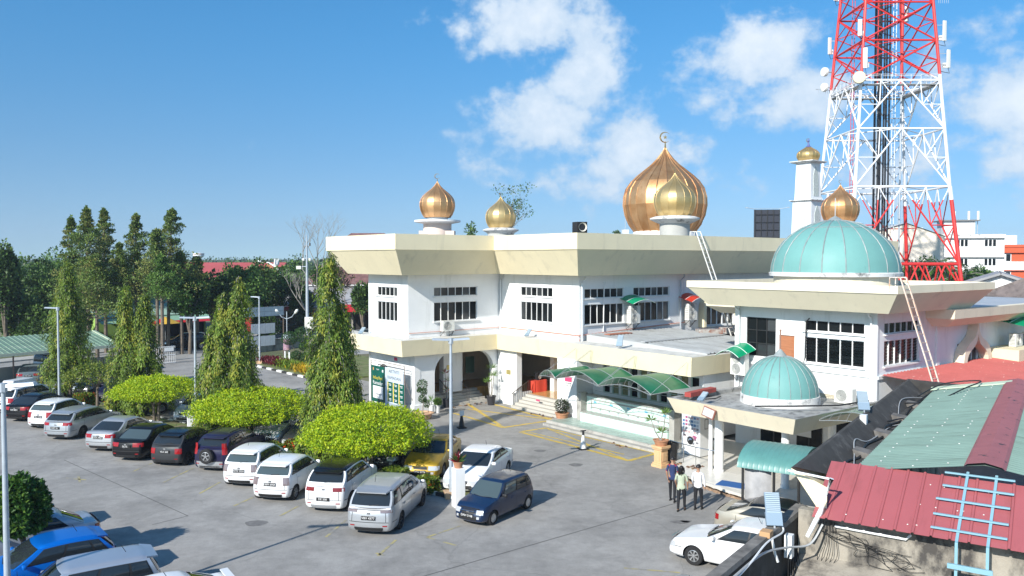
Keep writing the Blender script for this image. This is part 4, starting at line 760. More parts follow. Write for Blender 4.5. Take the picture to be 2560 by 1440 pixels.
# ================================================================== minaret
mn = empty('minaret', (30.2, 84.0, 0), MROT, 'slender white square minaret with carved panels and small golden dome', 'minaret')
def sq(h, z): return [(-h, -h, z), (h, -h, z), (h, h, z), (-h, h, z)]
b = MB(); b.rings([sq(1.4, 0), sq(1.04, 15.4)], True); b.build('lower_shaft', WHITE, mn); b = MB(); b.rings([sq(.93, 15.5), sq(.82, 19.3)], True); b.build('upper_shaft', WHITE, mn)
for z, h, t in ((15.35, 1.32, .16), (19.25, 1.32, .2), (11.6, 1.4, .14)): b = MB(); b.rings([sq(h*.85, z), sq(h, z+t*.6), sq(h, z+t)], True, True, True); b.build('cornice', STAINW, mn)
CARV = mat('carved_panel', (.66, .69, .66), .85, ns=7, na=.0, col2=(.42, .47, .43), bump=.9, bs=9)
for z0, z1, hw, y0, y1 in ((15.9, 18.9, .45, .915, .835), (12.0, 15.0, .5, 1.12, 1.05), (8.0, 11.2, .55, 1.215, 1.14)):
    for k in range(4):
        b = MB(); pts = [(-hw, z0), (hw, z0), (hw, z0+(z1-z0)*.68), (hw*.55, z0+(z1-z0)*.86), (0, z1), (-hw*.55, z0+(z1-z0)*.86), (-hw, z0+(z1-z0)*.68)]
        f = lambda z: y0+(y1-y0)*(z-z0)/(z1-z0)
        b.rings([[(x, -f(z)+.01, z) for x, z in pts], [(x, -f(z)-.035, z) for x, z in pts]], True, False, True); o = b.build('carved_panel', CARV, mn); o.rotation_euler = (0, 0, k*math.pi/2)
MG = goldmat('minaret_gold', (.62, .42, .14), (.72, .53, .25), .06)
onion(mn, 'dome', (0, 0, 19.45), 1.13, 20, MG, .75, .2)
b = MB(); b.lathe([(.3, 0), (.12, .2), (.05, .5), (.12, .62), (.02, .9)], 10, (0, 0, 20.9)); b.build('finial', mat('blue_cap', (.1, .12, .3), .5), mn)

# ================================================================== lattice radio tower
TWR = mat('tower_red', (.62, .035, .03), .45, ns=2, na=.1); TWW = mat('tower_white', (.78, .79, .8), .45, ns=2, na=.05); COAX = mat('coax_black', (.03, .032, .035), .6)
TX, TY = 40.2, 89.6
tw = empty('radio_tower', (TX, TY, 0), 0, 'tall red and white steel lattice tower with antennas behind the mosque', 'tower')
def hs(z): return (12.9-.19*z)/2 if z < 15.5 else (12.9-.19*15.5-.142*(z-15.5))/2
CR = ((-1, -1), (1, -1), (1, 1), (-1, 1))
def TP(i, z, f=1.0): h = hs(z)*f; return Vector((CR[i % 4][0]*h, CR[i % 4][1]*h, z))
def band(z): return TWR if z < 15.6 or 28.6 < z < 48 else TWW
def mem(name, a, c, r):
    """a member, split where the paint changes"""
    a, c = Vector(a), Vector(c); lo, hi = (a, c) if a.z < c.z else (c, a); cut = [z for z in (15.6, 28.6) if lo.z+.05 < z < hi.z-.05]; pts = [lo]+[lo.lerp(hi, (z-lo.z)/(hi.z-lo.z)) for z in cut]+[hi]
    for p, q in zip(pts[:-1], pts[1:]): rod(name, band((p.z+q.z)/2), tw, p, q, r)
LV = [0, 6.4, 7.9-.0, 17.0, 23.0, 28.2, 33.0, 36.2, 41]
LV = [0, 6.2, 9.0, 17.0, 23.0, 28.0, 32.2, 36.2, 40.5]
for i in range(4):
    for z0, z1 in zip(LV[:-1], LV[1:]): mem('leg', TP(i, z0), TP(i, z1), .2 if z1 < 18 else .16)
    for z in LV[1:]: mem('girt', TP(i, z), TP(i+1, z), .1 if z > 10 else .16)
def face(i, z0, z1, kind):
    A0, B0, A1, B1 = TP(i, z0), TP(i+1, z0), TP(i, z1), TP(i+1, z1); M0, M1 = (A0+B0)/2, (A1+B1)/2; r, s = .085, .055
    if kind == 'V':      # inverted V with redundant bracing
        for S, T in ((A0, A1), (B0, B1)):
            mem('brace', S, M1, r); c = S.lerp(M1, .5); g = S.lerp(T, .5); mem('brace', c, g, s); mem('brace', g, S.lerp(M1, .27), s); mem('brace', c, T, s); mem('brace', c, T.lerp(M1, .5), s)
            mem('brace', S.lerp(M1, .75), T.lerp(M1, .5), s)
    elif kind == 'X':
        mem('brace', A0, B1, r); mem('brace', B0, A1, r); X = (A0+B0+A1+B1)/4
        for S, T, o in ((A0, A1, B1), (B0, B1, A1)): mem('brace', S.lerp(T, .5), S.lerp(o, .3), s); mem('brace', S.lerp(T, .5), T.lerp(B0 if S is A0 else A0, .3), s)
    else:                # truss girder
        n = 4
        for k in range(n):
            p0, p1 = A0.lerp(B0, k/n), A0.lerp(B0, (k+1)/n); q = A1.lerp(B1, (k+.5)/n); mem('brace', p0, q, .09); mem('brace', q, p1, .09)
for i in range(4):
    face(i, 0, 6.2, 'X'); face(i, 6.2, 9.0, 'T'); face(i, 9.0, 17.0, 'V'); face(i, 17.0, 23.0, 'V'); face(i, 23, 28, 'V'); face(i, 28, 32.2, 'X'); face(i, 32.2, 36.2, 'X'); face(i, 36.2, 40.5, 'X')
for z in (17, 23, 28, 32.2, 36.2):                                   # plan bracing
    for i in range(4): mem('plan_brace', (TP(i, z)+TP(i+1, z))/2, (TP(i+1, z)+TP(i+2, z))/2, .05)
b = MB()                                                             # cable bundle up the middle
for k in range(9): x = -.9+k*.2; b.tube([(x, .2*math.sin(k*2), 1), (x, .2*math.sin(k*2), 41)], .06+.02*(k % 3), 5)
b.build('feeder_cables', COAX, tw)
for x0, y0, m_, w in ((1.35, .3, TWW, .35), (-2.9, .9, TWR, .3)):
    for s in (-1, 1): rod('ladder_rail', m_, tw, (x0+s*w/2, y0, 1), (x0+s*w/2, y0, 41), .035)
    b = MB()
    for k in range(90): b.tube([(x0-w/2, y0, 1+k*.44), (x0+w/2, y0, 1+k*.44)], .018, 4)
    b.build('ladder_rungs', m_, tw)
for x0 in (-.35, 2.2): rod('cable_tray', TWR, tw, (x0, .4, 28.6), (x0, .4, 41), .16); rod('cable_tray', STEELP, tw, (x0, .4, 1), (x0, .4, 28.6), .1)
zp = 27.6; h = hs(zp)                                                # service platform
b = MB()
for s in (-1, 1): b.box((0, s*h*.92, zp), (2*h, .8, .06)); b.box((s*h*.92, 0, zp), (.8, 2*h-.82, .06))
b.build('platform_deck', mat('grating', (.45, .46, .46), .6, .3, ns=20, na=.3), tw)
b = MB()
for z in (zp+.5, zp+1.0):
    for f in (.84, 1.02):
        q = [(-h*f, -h*f, z), (h*f, -h*f, z), (h*f, h*f, z), (-h*f, h*f, z), (-h*f, -h*f, z)]; b.tube(q, .025, 4)
for k in range(9):
    for s in (-1, 1): b.tube([(-h+2*h*k/8, s*h*1.02, zp), (-h+2*h*k/8, s*h*1.02, zp+1)], .02, 4); b.tube([(s*h*1.02, -h+2*h*k/8, zp), (s*h*1.02, -h+2*h*k/8, zp+1)], .02, 4)
b.build('platform_railing', TWW, tw)
ANT = mat('antenna_radome', (.72, .72, .68), .45)
def panel_ant(i, z, dx, dy, h_):
    p = TP(i, z)+Vector((dx, dy, 0)); b = MB(); b.box((0, 0, 0), (.42, .18, h_)); o = b.build('panel_antenna', ANT, tw); md = o.modifiers.new('bev', 'BEVEL'); md.width = .05; md.segments = 2; o.location = p; o.rotation_euler = (0, 0, R(20*CR[i][0]*-CR[i][1]))
    bar('antenna_mount', STEEL, tw, p+Vector((0, .1, h_*.3)), TP(i, z+h_*.3), .05, .05); bar('antenna_mount', STEEL, tw, p+Vector((0, .1, -h_*.3)), TP(i, z-h_*.3), .05, .05)
    b = MB(); b.tube([p+Vector((0, .05, -h_/2)), p+Vector((.15, .05, -h_/2-.5)), TP(i, z-h_/2-.3)], .03, 4); b.build('jumper_cable', COAX, tw)
    b = MB(); b.box(p+Vector((.3*(-CR[i][0]), .25, -h_*.32)), (.3, .22, .5)); b.build('radio_unit', ANT, tw)
for i, z, dx, dy, h_ in ((3, 39.2, -.7, 0, 1.6), (3, 33.5, -.7, 0, 1.9), (0, 33.4, -.55, -.3, 1.7), (0, 30.2, .1, -.5, 2.1), (1, 33.1, .8, -.2, 2.1), (1, 30.2, 1.0, -.1, 1.9), (1, 39, .8, -.2, 1.8), (0, 39.5, -.6, -.3, 1.8), (2, 37, .7, .1, 1.8)): panel_ant(i, z, dx, dy, h_)
for i, z, dx, dy, r_ in ((3, 30.6, -.9, -.2, .5), (3, 28.9, -.75, -.2, .48), (0, 28.1, -.5, -.7, .62)):
    b = MB(); b.lathe([(0, -.2), (r_*.6, -.15), (r_, 0), (r_, .3), (r_*.95, .34), (0, .36)], 24); o = b.build('microwave_dish', ANT if i == 3 else mat('dish_cream', (.62, .56, .4), .5), tw, 35); o.location = TP(i, z)+Vector((dx, dy, 0)); o.rotation_euler = (R(90), 0, R(-70) if i == 3 else R(-20)); rod('dish_mount', STEEL, tw, TP(i, z), TP(i, z)+Vector((dx, dy, 0)), .06)
for z, s in ((36.4, 1), (28.6, -1)): b = MB(); b.tube([TP(3 if s < 0 else 1, z), TP(3 if s < 0 else 1, z)+Vector((1.8*s, -.2, .1))], .03, 4); [b.tube([TP(3 if s < 0 else 1, z)+Vector((s*(.5+.2*k), -.2, -.4)), TP(3 if s < 0 else 1, z)+Vector((s*(.5+.2*k), -.2, .5))], .015, 4) for k in range(6)]; b.build('yagi_antenna', STEEL, tw)

# ================================================================== background buildings
def far_block(name, x, y, rz, w, d, h, label, wm, rows_, cols, ww, wh, z1, dz, roofm=ROOFCON, par=.8, band_m=None):
    o = empty(name, (x, y, 0), rz, label, 'building'); b = MB(); b.box((0, 0, h/2), (w, d, h)); b.build('wall', wm, o); b = MB(); b.box((0, 0, h-.05), (w+.3, d+.3, .5)); b.build('parapet', STAINW if band_m is None else band_m, o); b = MB(); b.box((0, 0, h+.22), (w-.6, d-.6, .05)); b.build('roof', roofm, o)
    for r_ in range(rows_):
        z = z1+r_*dz; bb = MB(); bb.box((0, -d/2-.25, z+wh/2+.25), (w, .5, .12)); bb.build('sun_shade', wm, o)
        for k in range(cols):
            xx = -w/2+w*(k+.5)/cols; f = MB(); f.box((xx, -d/2-.02, z), (ww, .08, wh)); f = f.build('window', TRIM, o); n = 3
            for q in range(n): ubox('pane', GLASS, f, (xx-ww/2+ww*(q+.5)/n, -d/2-.05, z), (ww/n*.72, .03, wh*.86))
    return o
DIRTYW = mat('dirty_white_block', (.7, .7, .7), .85, ns=.3, na=.05, stain=((.22, .22, .22), .5, .56, .78, (1, 1, .35)), nd=7)
SHADEB = mat('blue_grey_side', (.6, .62, .66), .85, ns=.3, na=.1, stain=((.25, .26, .3), .5, .5, .75, (1, 1, .25)))
o = far_block('office_block', 75.5, 150, R(-14), 22, 13, 13.6, 'white stained four storey block behind the tower, right part', DIRTYW, 4, 5, 1.9, 1.3, 2.4, 3.3)
b = MB(); b.box((5, 0, 14.8), (5, 5, 3)); b.build('stair_tower', DIRTYW, o); b = MB(); b.box((5, 0, 16.4), (6.4, 6, .2)); b.build('stair_roof', mat('dark_slab', (.2, .2, .2), .8), o)
b = MB(); b.box((-4, 0, 14.4), (6, 5, 1.6)); b.build('plant_room', DIRTYW, o)
for xx in (6.5, 8, 4.2): rod('mast', STEEL, o, (xx, -2, 13.8), (xx, -2, 18), .06); ubox('roof_antenna', ANT, o, (xx, -2.2, 17.2), (.35, .2, 1.7))
for xx in (-5, -4.2, -3): rod('mast', STEEL, o, (xx, -1, 14.5), (xx, -1, 22), .05)
CREAMB = mat('cream_block', (.74, .66, .56), .85, ns=.3, na=.05)
o = empty('gabled_hall', (60.5, 135, 0), R(-12), 'cream gabled hall with low pitched roof behind the tower', 'building')
b = MB(); b.rings([[(x, -8, z) for x, z in ((-7, 0), (7.5, 0), (7.5, 13), (2, 15), (-7, 12.4))], [(x, 8, z) for x, z in ((-7, 0), (7.5, 0), (7.5, 13), (2, 15), (-7, 12.4))]], True, True, True); b.build('wall', CREAMB, o)
b = MB(); b.quad((-7.3, -8.3, 12.35), (2, -8.3, 15.1), (2, 8.3, 15.1), (-7.3, 8.3, 12.35)); b.quad((2, -8.3, 15.1), (7.8, -8.3, 12.95), (7.8, 8.3, 12.95), (2, 8.3, 15.1)); b.build('roof', mat('pale_roof', (.6, .6, .58), .6), o)
for xx, zz_ in ((-5, 10.6), (-1, 10.8), (-4, 7), (4.6, 6)): f = MB(); f.box((xx, -8.03, zz_), (1.1, .08, 1.4)); f = f.build('window', TRIM, o); ubox('pane', GLASS, f, (xx, -8.07, zz_), (.8, .03, 1.1))
o = far_block('orange_shop_block', 102.5, 170, R(-8), 12, 10, 12.2, 'orange and white shop block at the far right edge', mat('orange_wall', (.62, .11, .04), .7), 2, 2, 3.4, 1.6, 6.2, 3.6, band_m=mat('orange_wall', (.62, .11, .04), .7))
b = MB(); b.box((0, -5.1, 8.1), (11.6, .3, 1.9)); b.box((0, -5.1, 4.2), (11.6, .3, 1.6)); b.build('white_band', DIRTYW, o); b = MB(); b.box((-1, 0, 13.3), (4.5, 3, 2.2)); b.build('roof_box', DIRTYW, o)
o = far_block('tower_flat', 52, 320, R(5), 26, 12, 19, 'distant pale apartment slab behind the main dome', mat('pale_far_block', (.68, .68, .66), .8), 3, 8, 1.6, 1.5, 9.5, 3.4)
for xx in (-8, 0, 7): rod('roof_mast', STEEL, o, (xx, 0, 19), (xx, 0, 25), .12); b = MB(); b.box((xx, 0, 20), (2.4, 2, 2)); b.build('tank_room', DIRTYW, o)
# hoarding seen from behind, left of the minaret
hd = empty('billboard', (36.6, 118, 0), R(-6), 'dark back of a billboard with lamp arms left of the minaret', 'billboard')
b = MB(); b.box((0, 0, 14.3), (3.6, .3, 4.6)); b.build('back_panel', mat('board_back', (.03, .035, .05), .7), hd)
for k in range(5): rod('stiffener', FRAMEDARK, hd, (-1.7+k*.85, -.25, 9), (-1.7+k*.85, -.25, 16.6), .06)
for z in (12.6, 13.7, 14.8, 15.9): rod('stiffener', FRAMEDARK, hd, (-1.75, -.3, z), (1.75, -.3, z), .04)
for s in (-1, 1): rod('lamp_arm', STEELP, hd, (s*1.7, 0, 16.7), (s*2.9, -.2, 16.9), .04); ubox('lamp', STEELP, hd, (s*2.9, -.2, 16.9), (.3, .2, .12)); rod('support', FRAMEDARK, hd, (s*1.6, 0, 0), (s*1.6, 0, 12), .15)
rod('lamp_arm', STEELP, hd, (-1.8, 0, 16.75), (1.8, 0, 16.75), .03)
# low houses with tiled roofs right of the annexe
def gable_house(name, x, y, rz, w, d, h, r_, label, wm, rm, over=.5, hip=0, win=True):
    o = empty(name, (x, y, 0), rz, label, 'house'); b = MB(); b.rings([[(-w/2, -d/2, 0), (w/2, -d/2, 0), (w/2, d/2, 0), (-w/2, d/2, 0)], [(-w/2, -d/2, h), (w/2, -d/2, h), (w/2, d/2, h), (-w/2, d/2, h)]], True)
    if not hip: b.poly([(-w/2, -d/2, h), (-w/2, d/2, h), (-w/2, 0, h+r_)]); b.poly([(w/2, -d/2, h), (w/2, d/2, h), (w/2, 0, h+r_)])
    b.build('wall', wm, o); b = MB(); e = over; q = e*r_/(d/2); hp = hip*w/2
    A, B_, C_, D_ = (-w/2-e, -d/2-e, h-q), (w/2+e, -d/2-e, h-q), (w/2+e, d/2+e, h-q), (-w/2-e, d/2+e, h-q); E_, F_ = (-w/2-e+hp, 0, h+r_), (w/2+e-hp, 0, h+r_)
    b.quad(A, B_, F_, E_); b.quad(C_, D_, E_, F_)
    if hip: b.poly((A, D_, E_)); b.poly((B_, C_, F_))
    rf = b.build('roof', rm, o); md = rf.modifiers.new('s', 'SOLIDIFY'); md.thickness = .18; md.offset = 1
    b = MB(); b.box((0, -d/2-e, h-q-.02), (w+2*e, .06, .2)); b.build('eave_board', TRIM, o)
    if win:
        for k in range(max(1, int(w/3.5))): xx = -w/2+w*(k+.5)/max(1, int(w/3.5)); f = MB(); f.box((xx, -d/2-.02, h*.5), (1.3, .07, 1.2)); f = f.build('window', TRIM, o); ubox('pane', GLASS, f, (xx, -d/2-.055, h*.5), (1.05, .03, 1.0))
    return o
def tilemat(name, c):
    return mat(name, c, .8, ns=1.5, na=.25, stain=(tuple(k*.4 for k in c), 2.4, .5, .75, None), bump=.6, bs=6)
TGREY = tilemat('grey_tiles', (.2, .19, .18)); TBROWN = tilemat('brown_tiles', (.17, .14, .13)); TRED = mat('red_roof_paint', (.42, .085, .08), .6, ns=.4, na=.1); GREYSH = mat('grey_sheet', (.32, .32, .33), .6, ns=.5, na=.15)
gable_house('white_gable_house', 44, 74, R(60), 14, 9, 6.6, 1.6, 'white house with grey gable roof right of the tower base', WHITE, GREYSH)
gable_house('tiled_house', 40, 58, R(30), 14, 12, 5.6, 3.0, 'house with dark ribbed tile roof at the right edge', WHITE, TBROWN, hip=.5)
# ================================================================== cars
TYRE = mat('tyre_rubber', (.014, .014, .015), .85); CARGLASS = mat('car_glass', (.02, .026, .031), .03, spec=.7); CLEARG = mat('car_glass_clear', (.06, .085, .09), .03, spec=.8)
LAMPW = mat('headlamp', (.62, .64, .66), .08, .3, spec=.8); LAMPR = mat('tail_lamp', (.3, .008, .01), .12, spec=.7); CHROME = mat('chrome', (.65, .66, .68), .15, .95); PLATEB = mat('plate_black', (.012, .012, .012), .5); PLATEW = mat('plate_white', (.75, .75, .75), .5)
def paint(name, c, metal=0, rough=.3): return mat('paint_'+name, c, rough, metal, coat=.4, ns=1.1, na=.04)
PW = paint('white', (.74, .75, .76)); PS = paint('silver', (.46, .48, .5), .55, .34); PSB = paint('silver_blue', (.42, .47, .54), .5, .34); PBK = mat('paint_black', (.006, .006, .007), .25, spec=.3, coat=.2); PGR = mat('paint_grey', (.045, .048, .052), .3, .3, spec=.35, coat=.2); PDB = paint('dark_blue', (.006, .02, .06)); PBL = paint('bright_blue', (.0, .15, .6), .3); PGO = paint('gold', (.36, .23, .015), .4, .36); PBG = paint('beige', (.46, .42, .34), .4); PGG = paint('green_grey', (.17, .21, .21), .3); PNV = mat('paint_navy', (.014, .013, .045), .28, spec=.35, coat=.2); PIB = paint('ice', (.4, .43, .46), .5)
LVL = [0, .12, .35, .6, .85, 1.0]; PRF = [.90, .975, 1.0, 1.0, .985, .94]; FLN = [.07, .015, 0, .02, .06, .11]; RLN = [.07, .015, 0, .015, .035, .07]
def interp(x, pts):
    for (a, p), (c, q) in zip(pts[:-1], pts[1:]):
        if x <= c: t = 0 if c == a else max(0, (x-a)/(c-a)); return p+(q-p)*t
    return pts[-1][1]
#            L    W    H    wb   fo  R   nose cowl  belt  deck  xcowl xwt  xrt  xrg  windows                                   kind
TYPES = {
 'hatch':  (3.70, 1.67, 1.54, 2.44, .72, .29, .78, .98, 1.02, 1.0, .92, 1.62, 3.18, 3.58, [(.12, .44), (.47, .78), (.81, .93)]),
 'small':  (3.40, 1.40, 1.42, 2.28, .62, .26, .72, .86, .90, .88, .92, 1.45, 3.05, 3.30, [(.10, .46), (.49, .80), (.83, .94)]),
 'sedan':  (4.42, 1.70, 1.47, 2.60, .86, .30, .74, .93, .97, .98, 1.22, 2.02, 3.25, 3.95, [(.13, .47), (.50, .82)]),
 'coupe':  (4.53, 1.78, 1.44, 2.70, .86, .31, .70, .94, 1.0, 1.02, 1.12, 2.05, 3.35, 4.15, [(.14, .48), (.51, .84)]),
 'wagon':  (4.55, 1.72, 1.52, 2.72, .85, .31, .74, .94, 1.0, 1.0, 1.12, 2.0, 3.95, 4.42, [(.12, .40), (.43, .69), (.72, .93)]),
 'mpv':    (4.60, 1.74, 1.62, 2.75, .86, .31, .78, 1.0, 1.02, .98, .98, 1.85, 4.1, 4.50, [(.12, .40), (.43, .70), (.73, .93)]),
 'suv':    (4.00, 1.70, 1.64, 2.52, .78, .34, .92, 1.08, 1.12, 1.08, 1.0, 1.66, 3.45, 3.86, [(.10, .43), (.46, .76), (.79, .93)]),
 'van':    (4.60, 1.68, 1.92, 2.50, .95, .31, .95, 1.12, 1.14, 1.12, .38, 1.05, 4.35, 4.56, [(.09, .30), (.33, .62), (.65, .94)]),
 'box':    (4.05, 1.64, 1.55, 2.40, .76, .29, .80, .97, .99, .97, 1.05, 1.66, 3.72, 3.98, [(.11, .42), (.45, .74), (.77, .94)])}
WM = {}
def wheel_mesh(r, rimm, alloy):
    k = (r, rimm.name, alloy)
    if k not in WM:
        b = MB(); b.lathe([(r*.6, -.1), (r*.92, -.1), (r, -.07), (r, .07), (r*.92, .1), (r*.62, .1), (r*.6, .06)], 24); t = b.mesh('tyre', TYRE, 35)
        b = MB(); b.lathe([(r*.62, .06), (r*.62, .09), (r*.56, .095), (r*.54, .05)], 24)
        if alloy:
            for q in range(alloy): a = 2*math.pi*q/alloy; b.hexa([(math.cos(a+s)*rr, math.sin(a+s)*rr, z) for z in (.05, .085) for rr, s in ((.06*r, -.9), (.58*r, -.16), (.58*r, .16), (.06*r, .9))])
            b.lathe([(0, .09), (.13*r, .09), (.14*r, .06)], 12)
        else: b.lathe([(0, .085), (r*.2, .085), (r*.35, .07), (r*.55, .088)], 20)
        h = b.mesh('rim', rimm, 35); b = MB(); b.lathe([(0, .045), (r*.6, .045)], 20); c = b.mesh('hub_recess', BLACK)
        WM[k] = (t, h, c)
    return WM[k]
ALLOY = mat('alloy_rim', (.5, .51, .52), .3, .8); DALLOY = mat('dark_alloy_rim', (.05, .05, .055), .35, .6)
def car(kind, cen, head, body, label, cat='car', group='parked cars', plate=None, roof=None, rim=ALLOY, alloy=6, tail=None, glass=CARGLASS, spoiler=False, spare=False, box=False, front=True, lamp=LAMPW, rg=None, scale=1, name='parked_car', rack=False, plates=('front', 'rear'), tl=None, ws=None, two_tone=None):
    L, W, H, wb, fo, r, zn, zc, zb, zd, xc, xw, xr, xg, wins = TYPES[kind]
    o = empty(name, (cen[0], cen[1], 0), head, label, cat, group); o.scale = (scale,)*3
    X = lambda s: L/2-s
    zs = lambda s: interp(s, [(0, zn-.12), (.1, zn-.02), (.3, zn+.02), (xc, zc), ((xc+xg)/2, zb), (xg, (zb+zd)/2+.0), (L-.12, zd), (L, zd-.08)])
    wv = lambda s: W/2*interp(s, [(0, .78), (.06, .86), (.18, .925), (.45, .98), (.9, 1), (L-.7, 1), (L-.3, .97), (L-.1, .915), (L-.03, .86), (L, .80)])
    Ra = r*1.16; axl = (fo, fo+wb)
    def zlow(s):
        z = .2
        for a in axl:
            if abs(s-a) < Ra: z = max(z, r+math.sqrt(Ra*Ra-(s-a)**2))
        return z
    def sp(s, f):
        zl = zlow(s); z = zl+(zs(s)-zl)*f
        fg = (z-.2)/(zs(s)-.2); w = wv(s)*interp(fg, list(zip(LVL, PRF))); ds = interp(fg, list(zip(LVL, FLN)))*max(0, 1-s/.35)-interp(fg, list(zip(LVL, RLN)))*max(0, 1-(L-s)/.3)
        return s+ds, w, z
    base = [0, .03, .08, .16, .28, .42, L-.42, L-.28, L-.16, L-.08, L-.03, L]+[a+Ra*q for a in axl for q in (-1.001, -.999, -.95, -.85, -.7, -.5, -.25, 0, .25, .5, .7, .85, .95, .999, 1.001)]+[xc, (xc+xg)/2, xg, (axl[0]+axl[1])/2]
    st = sorted({round(s, 4) for s in base if 0 <= s <= L}); rows_ = []
    for s in st:
        half = [sp(s, f) for f in LVL]; sh = half[-1]; cr = .035*min(1, s/.3, (L-s)/.15); top = [(sh[0], sh[1]*q, sh[2]+cr*(1-q*q)) for q in (.8, .5, 0)]
        R_ = [(X(a), -w, z) for a, w, z in half+top]; Lh = [(X(a), w, z) for a, w, z in (half+top[:-1])[::-1]]; rows_.append(R_+Lh)
    b = MB(); b.rings(rows_, False)
    for s, sg in ((0, 1), (L, -1)):                                # front and rear ends
        b.grid(lambda t, q: (lambda a: (X(a[0])+sg*.07*(1-(2*t-1)**2), a[1]*(2*t-1), a[2]))(sp(s, q)), 8, 8)
    # greenhouse
    yb = lambda s: wv(s)*.935; wr = W/2*.79; zr = lambda t: H-.045-.055*(2*t-1)**2 if kind not in ('van', 'box', 'small') else H-.04-.02*(2*t-1)**2
    def side(t, q, sg):
        sb = xc+.03+(xg-xc-.06)*t; s2 = xw+(xr-xw)*t; z0, z1 = zs(sb)-.01, zr(t)-.05; s = sb+(s2-sb)*q; wt = wr*(.97+.03*math.sin(math.pi*t)); y = yb(sb)+(wt-yb(sb))*q+.035*math.sin(math.pi*q)
        return Vector((X(s), sg*y, z0+(z1-z0)*q))
    for sg in (-1, 1): b.grid(lambda t, q: side(t, q, sg), 12, 4)
    def ends(t, q, rear):
        a = side(1 if rear else 0, q, 1); y = a.y*(2*t-1); return Vector((a.x+(-.1 if rear else .13)*(1-(2*t-1)**2)*(1-.45*q), y, a.z+.02*(1-(2*t-1)**2)*q))
    for re_ in (0, 1): b.grid(lambda t, q: ends(t, q, re_), 8, 4)
    bd = b.build('body', body, o, 32)
    b = MB()                                                        # roof panel
    def roofp(t, q):
        p = side(t, 1, 1); y = p.y; k = 2*q-1; k2 = abs(k); zz_ = p.z+.05*(1-max(0, (k2-.86)/.14)**2) if k2 > .86 else p.z+.05+.012*(1-k2*k2); e = 1-min(1, t/.08, (1-t)/.08); fx = (.13*.55*(1-t)*max(0, 1-t*8)-.1*.55*max(0, 1-(1-t)*8))*(1-k*k)
        return (p.x+fx, y*k, zz_-.045*e*e)
    b.grid(roofp, 20, 16); b.build('roof', roof or body, o, 50)
    b = MB(); b.box((X(L/2), 0, .42), (L-.9, W*.78, .4)); b.box((X(axl[0]), 0, .5), (1.0, W*.6, .3)); b.build('underbody', BLACK, o)
    def patch(fn, u0, u1, v0, v1, nu, nv, offd):
        def g(i, j):
            u, v = u0+(u1-u0)*i, v0+(v1-v0)*j; p = Vector(fn(u, v)); e = 1e-3; n = (Vector(fn(u+e, v))-p).cross(Vector(fn(u, v+e))-p)
            if n.length < 1e-12: return p
            n.normalize(); c = Vector((X(L/2), 0, .55))
            if n.dot(p-c) < 0: n = -n
            return p+n*offd
        b = MB(); b.grid(g, nu, nv); return b
    for sg in (-1, 1):
        patch(lambda t, q: side(t, q, sg), wins[0][0]-.02, wins[-1][1]+.015, .06, .9, 10, 4, .006).build('window_trim', BLACK, o, 60)
        for i, (a, c) in enumerate(wins): patch(lambda t, q: side(t, q, sg), a, c, .1, .86, 5, 4, .012).build('side_window', glass if i or kind != 'small' else CLEARG, o, 60)
    patch(lambda t, q: ends(t, q, 0), .04, .96, .05, .97, 8, 4, .008).build('windscreen', ws or glass, o, 60)
    patch(lambda t, q: ends(t, q, 1), .05, .95, (.12 if kind in ('hatch', 'suv', 'van', 'wagon', 'mpv', 'box', 'small') else .06), .94, 8, 4, .008).build('rear_window', rg or glass, o, 60)
    def edge(p, z, rear):
        """a point on the bumper line: |p|<1 across the end, beyond wraps round the side"""
        sg = 1 if p >= 0 else -1; a = abs(p); s = 0 if a <= 1 else (a-1); s = L-s if rear else s; f = (z-zlow(s))/(zs(s)-zlow(s)); ss, w, zz_ = sp(s, f)
        if a <= 1: return Vector((X(ss)+(-1 if rear else 1)*.07*(1-a*a), sg*w*a, zz_))
        return Vector((X(ss), sg*w, zz_))
    hl_ = .17 if kind not in ('small', 'box', 'van') else .15
    for sg in (-1, 1):
        patch(lambda p, z: edge(sg*p, z, False), .56 if kind != 'small' else .66, 1.26 if kind not in ('small', 'van', 'box') else 1.06, zn-.1-hl_, zn-.1, 6, 3, .012).build('headlight', lamp, o, 50)
        t0, t1, tz0, tz1 = tl or {'hatch': (.72, 1.1, .66, .97), 'suv': (.72, 1.1, .82, 1.05), 'van': (.78, 1.05, .62, .95), 'mpv': (.6, 1.16, .78, .93), 'wagon': (.6, 1.2, .8, .95), 'box': (.76, 1.06, .6, .92), 'small': (.74, 1.05, .55, .8)}.get(kind, (.55, 1.2, .72, .9))
        patch(lambda p, z: edge(sg*p, z, True), t0, t1, tz0, tz1, 5, 3, .012).build('tail_light', tail or LAMPR, o, 50)
        b = MB(); b.box((0, 0, 0), (.12, .2, .13)); m_ = b.build('wing_mirror', body if kind != 'small' else BLACK, o); m_.location = (X(xc+.28), sg*(W/2+.07), zs(xc+.3)+.07); md = m_.modifiers.new('bev', 'BEVEL'); md.width = .04; md.segments = 2
        for a in ((wins[0][1]+wins[1][0])/2-.1, wins[1][1]-.04):
            s_ = xc+(xg-xc)*a; p = Vector((X(s_), sg*(wv(s_)*.992+.012), zs(s_)-.16)); ubox('door_handle', body, o, p, (.17, .03, .03))
        for s_ in (xc+.12, xc+(xg-xc)*(wins[0][1]+.015), xc+(xg-xc)*(wins[1][1]+.02)):
            b = MB(); b.grid(lambda t, q: Vector((X(s_-.006+.012*t), sg*(sp(s_, .05+.9*q)[1]+.003), sp(s_, .05+.9*q)[2])), 1, 5); b.build('door_gap', BLACK, o)
    patch(lambda p, z: edge(p, z, False), -.46, .46, zn-.24, zn-.13, 8, 2, .01).build('grille', BLACK, o, 50); patch(lambda p, z: edge(p, z, False), -.7, .7, .27, .42, 8, 2, .01).build('lower_grille', BLACK, o, 50)
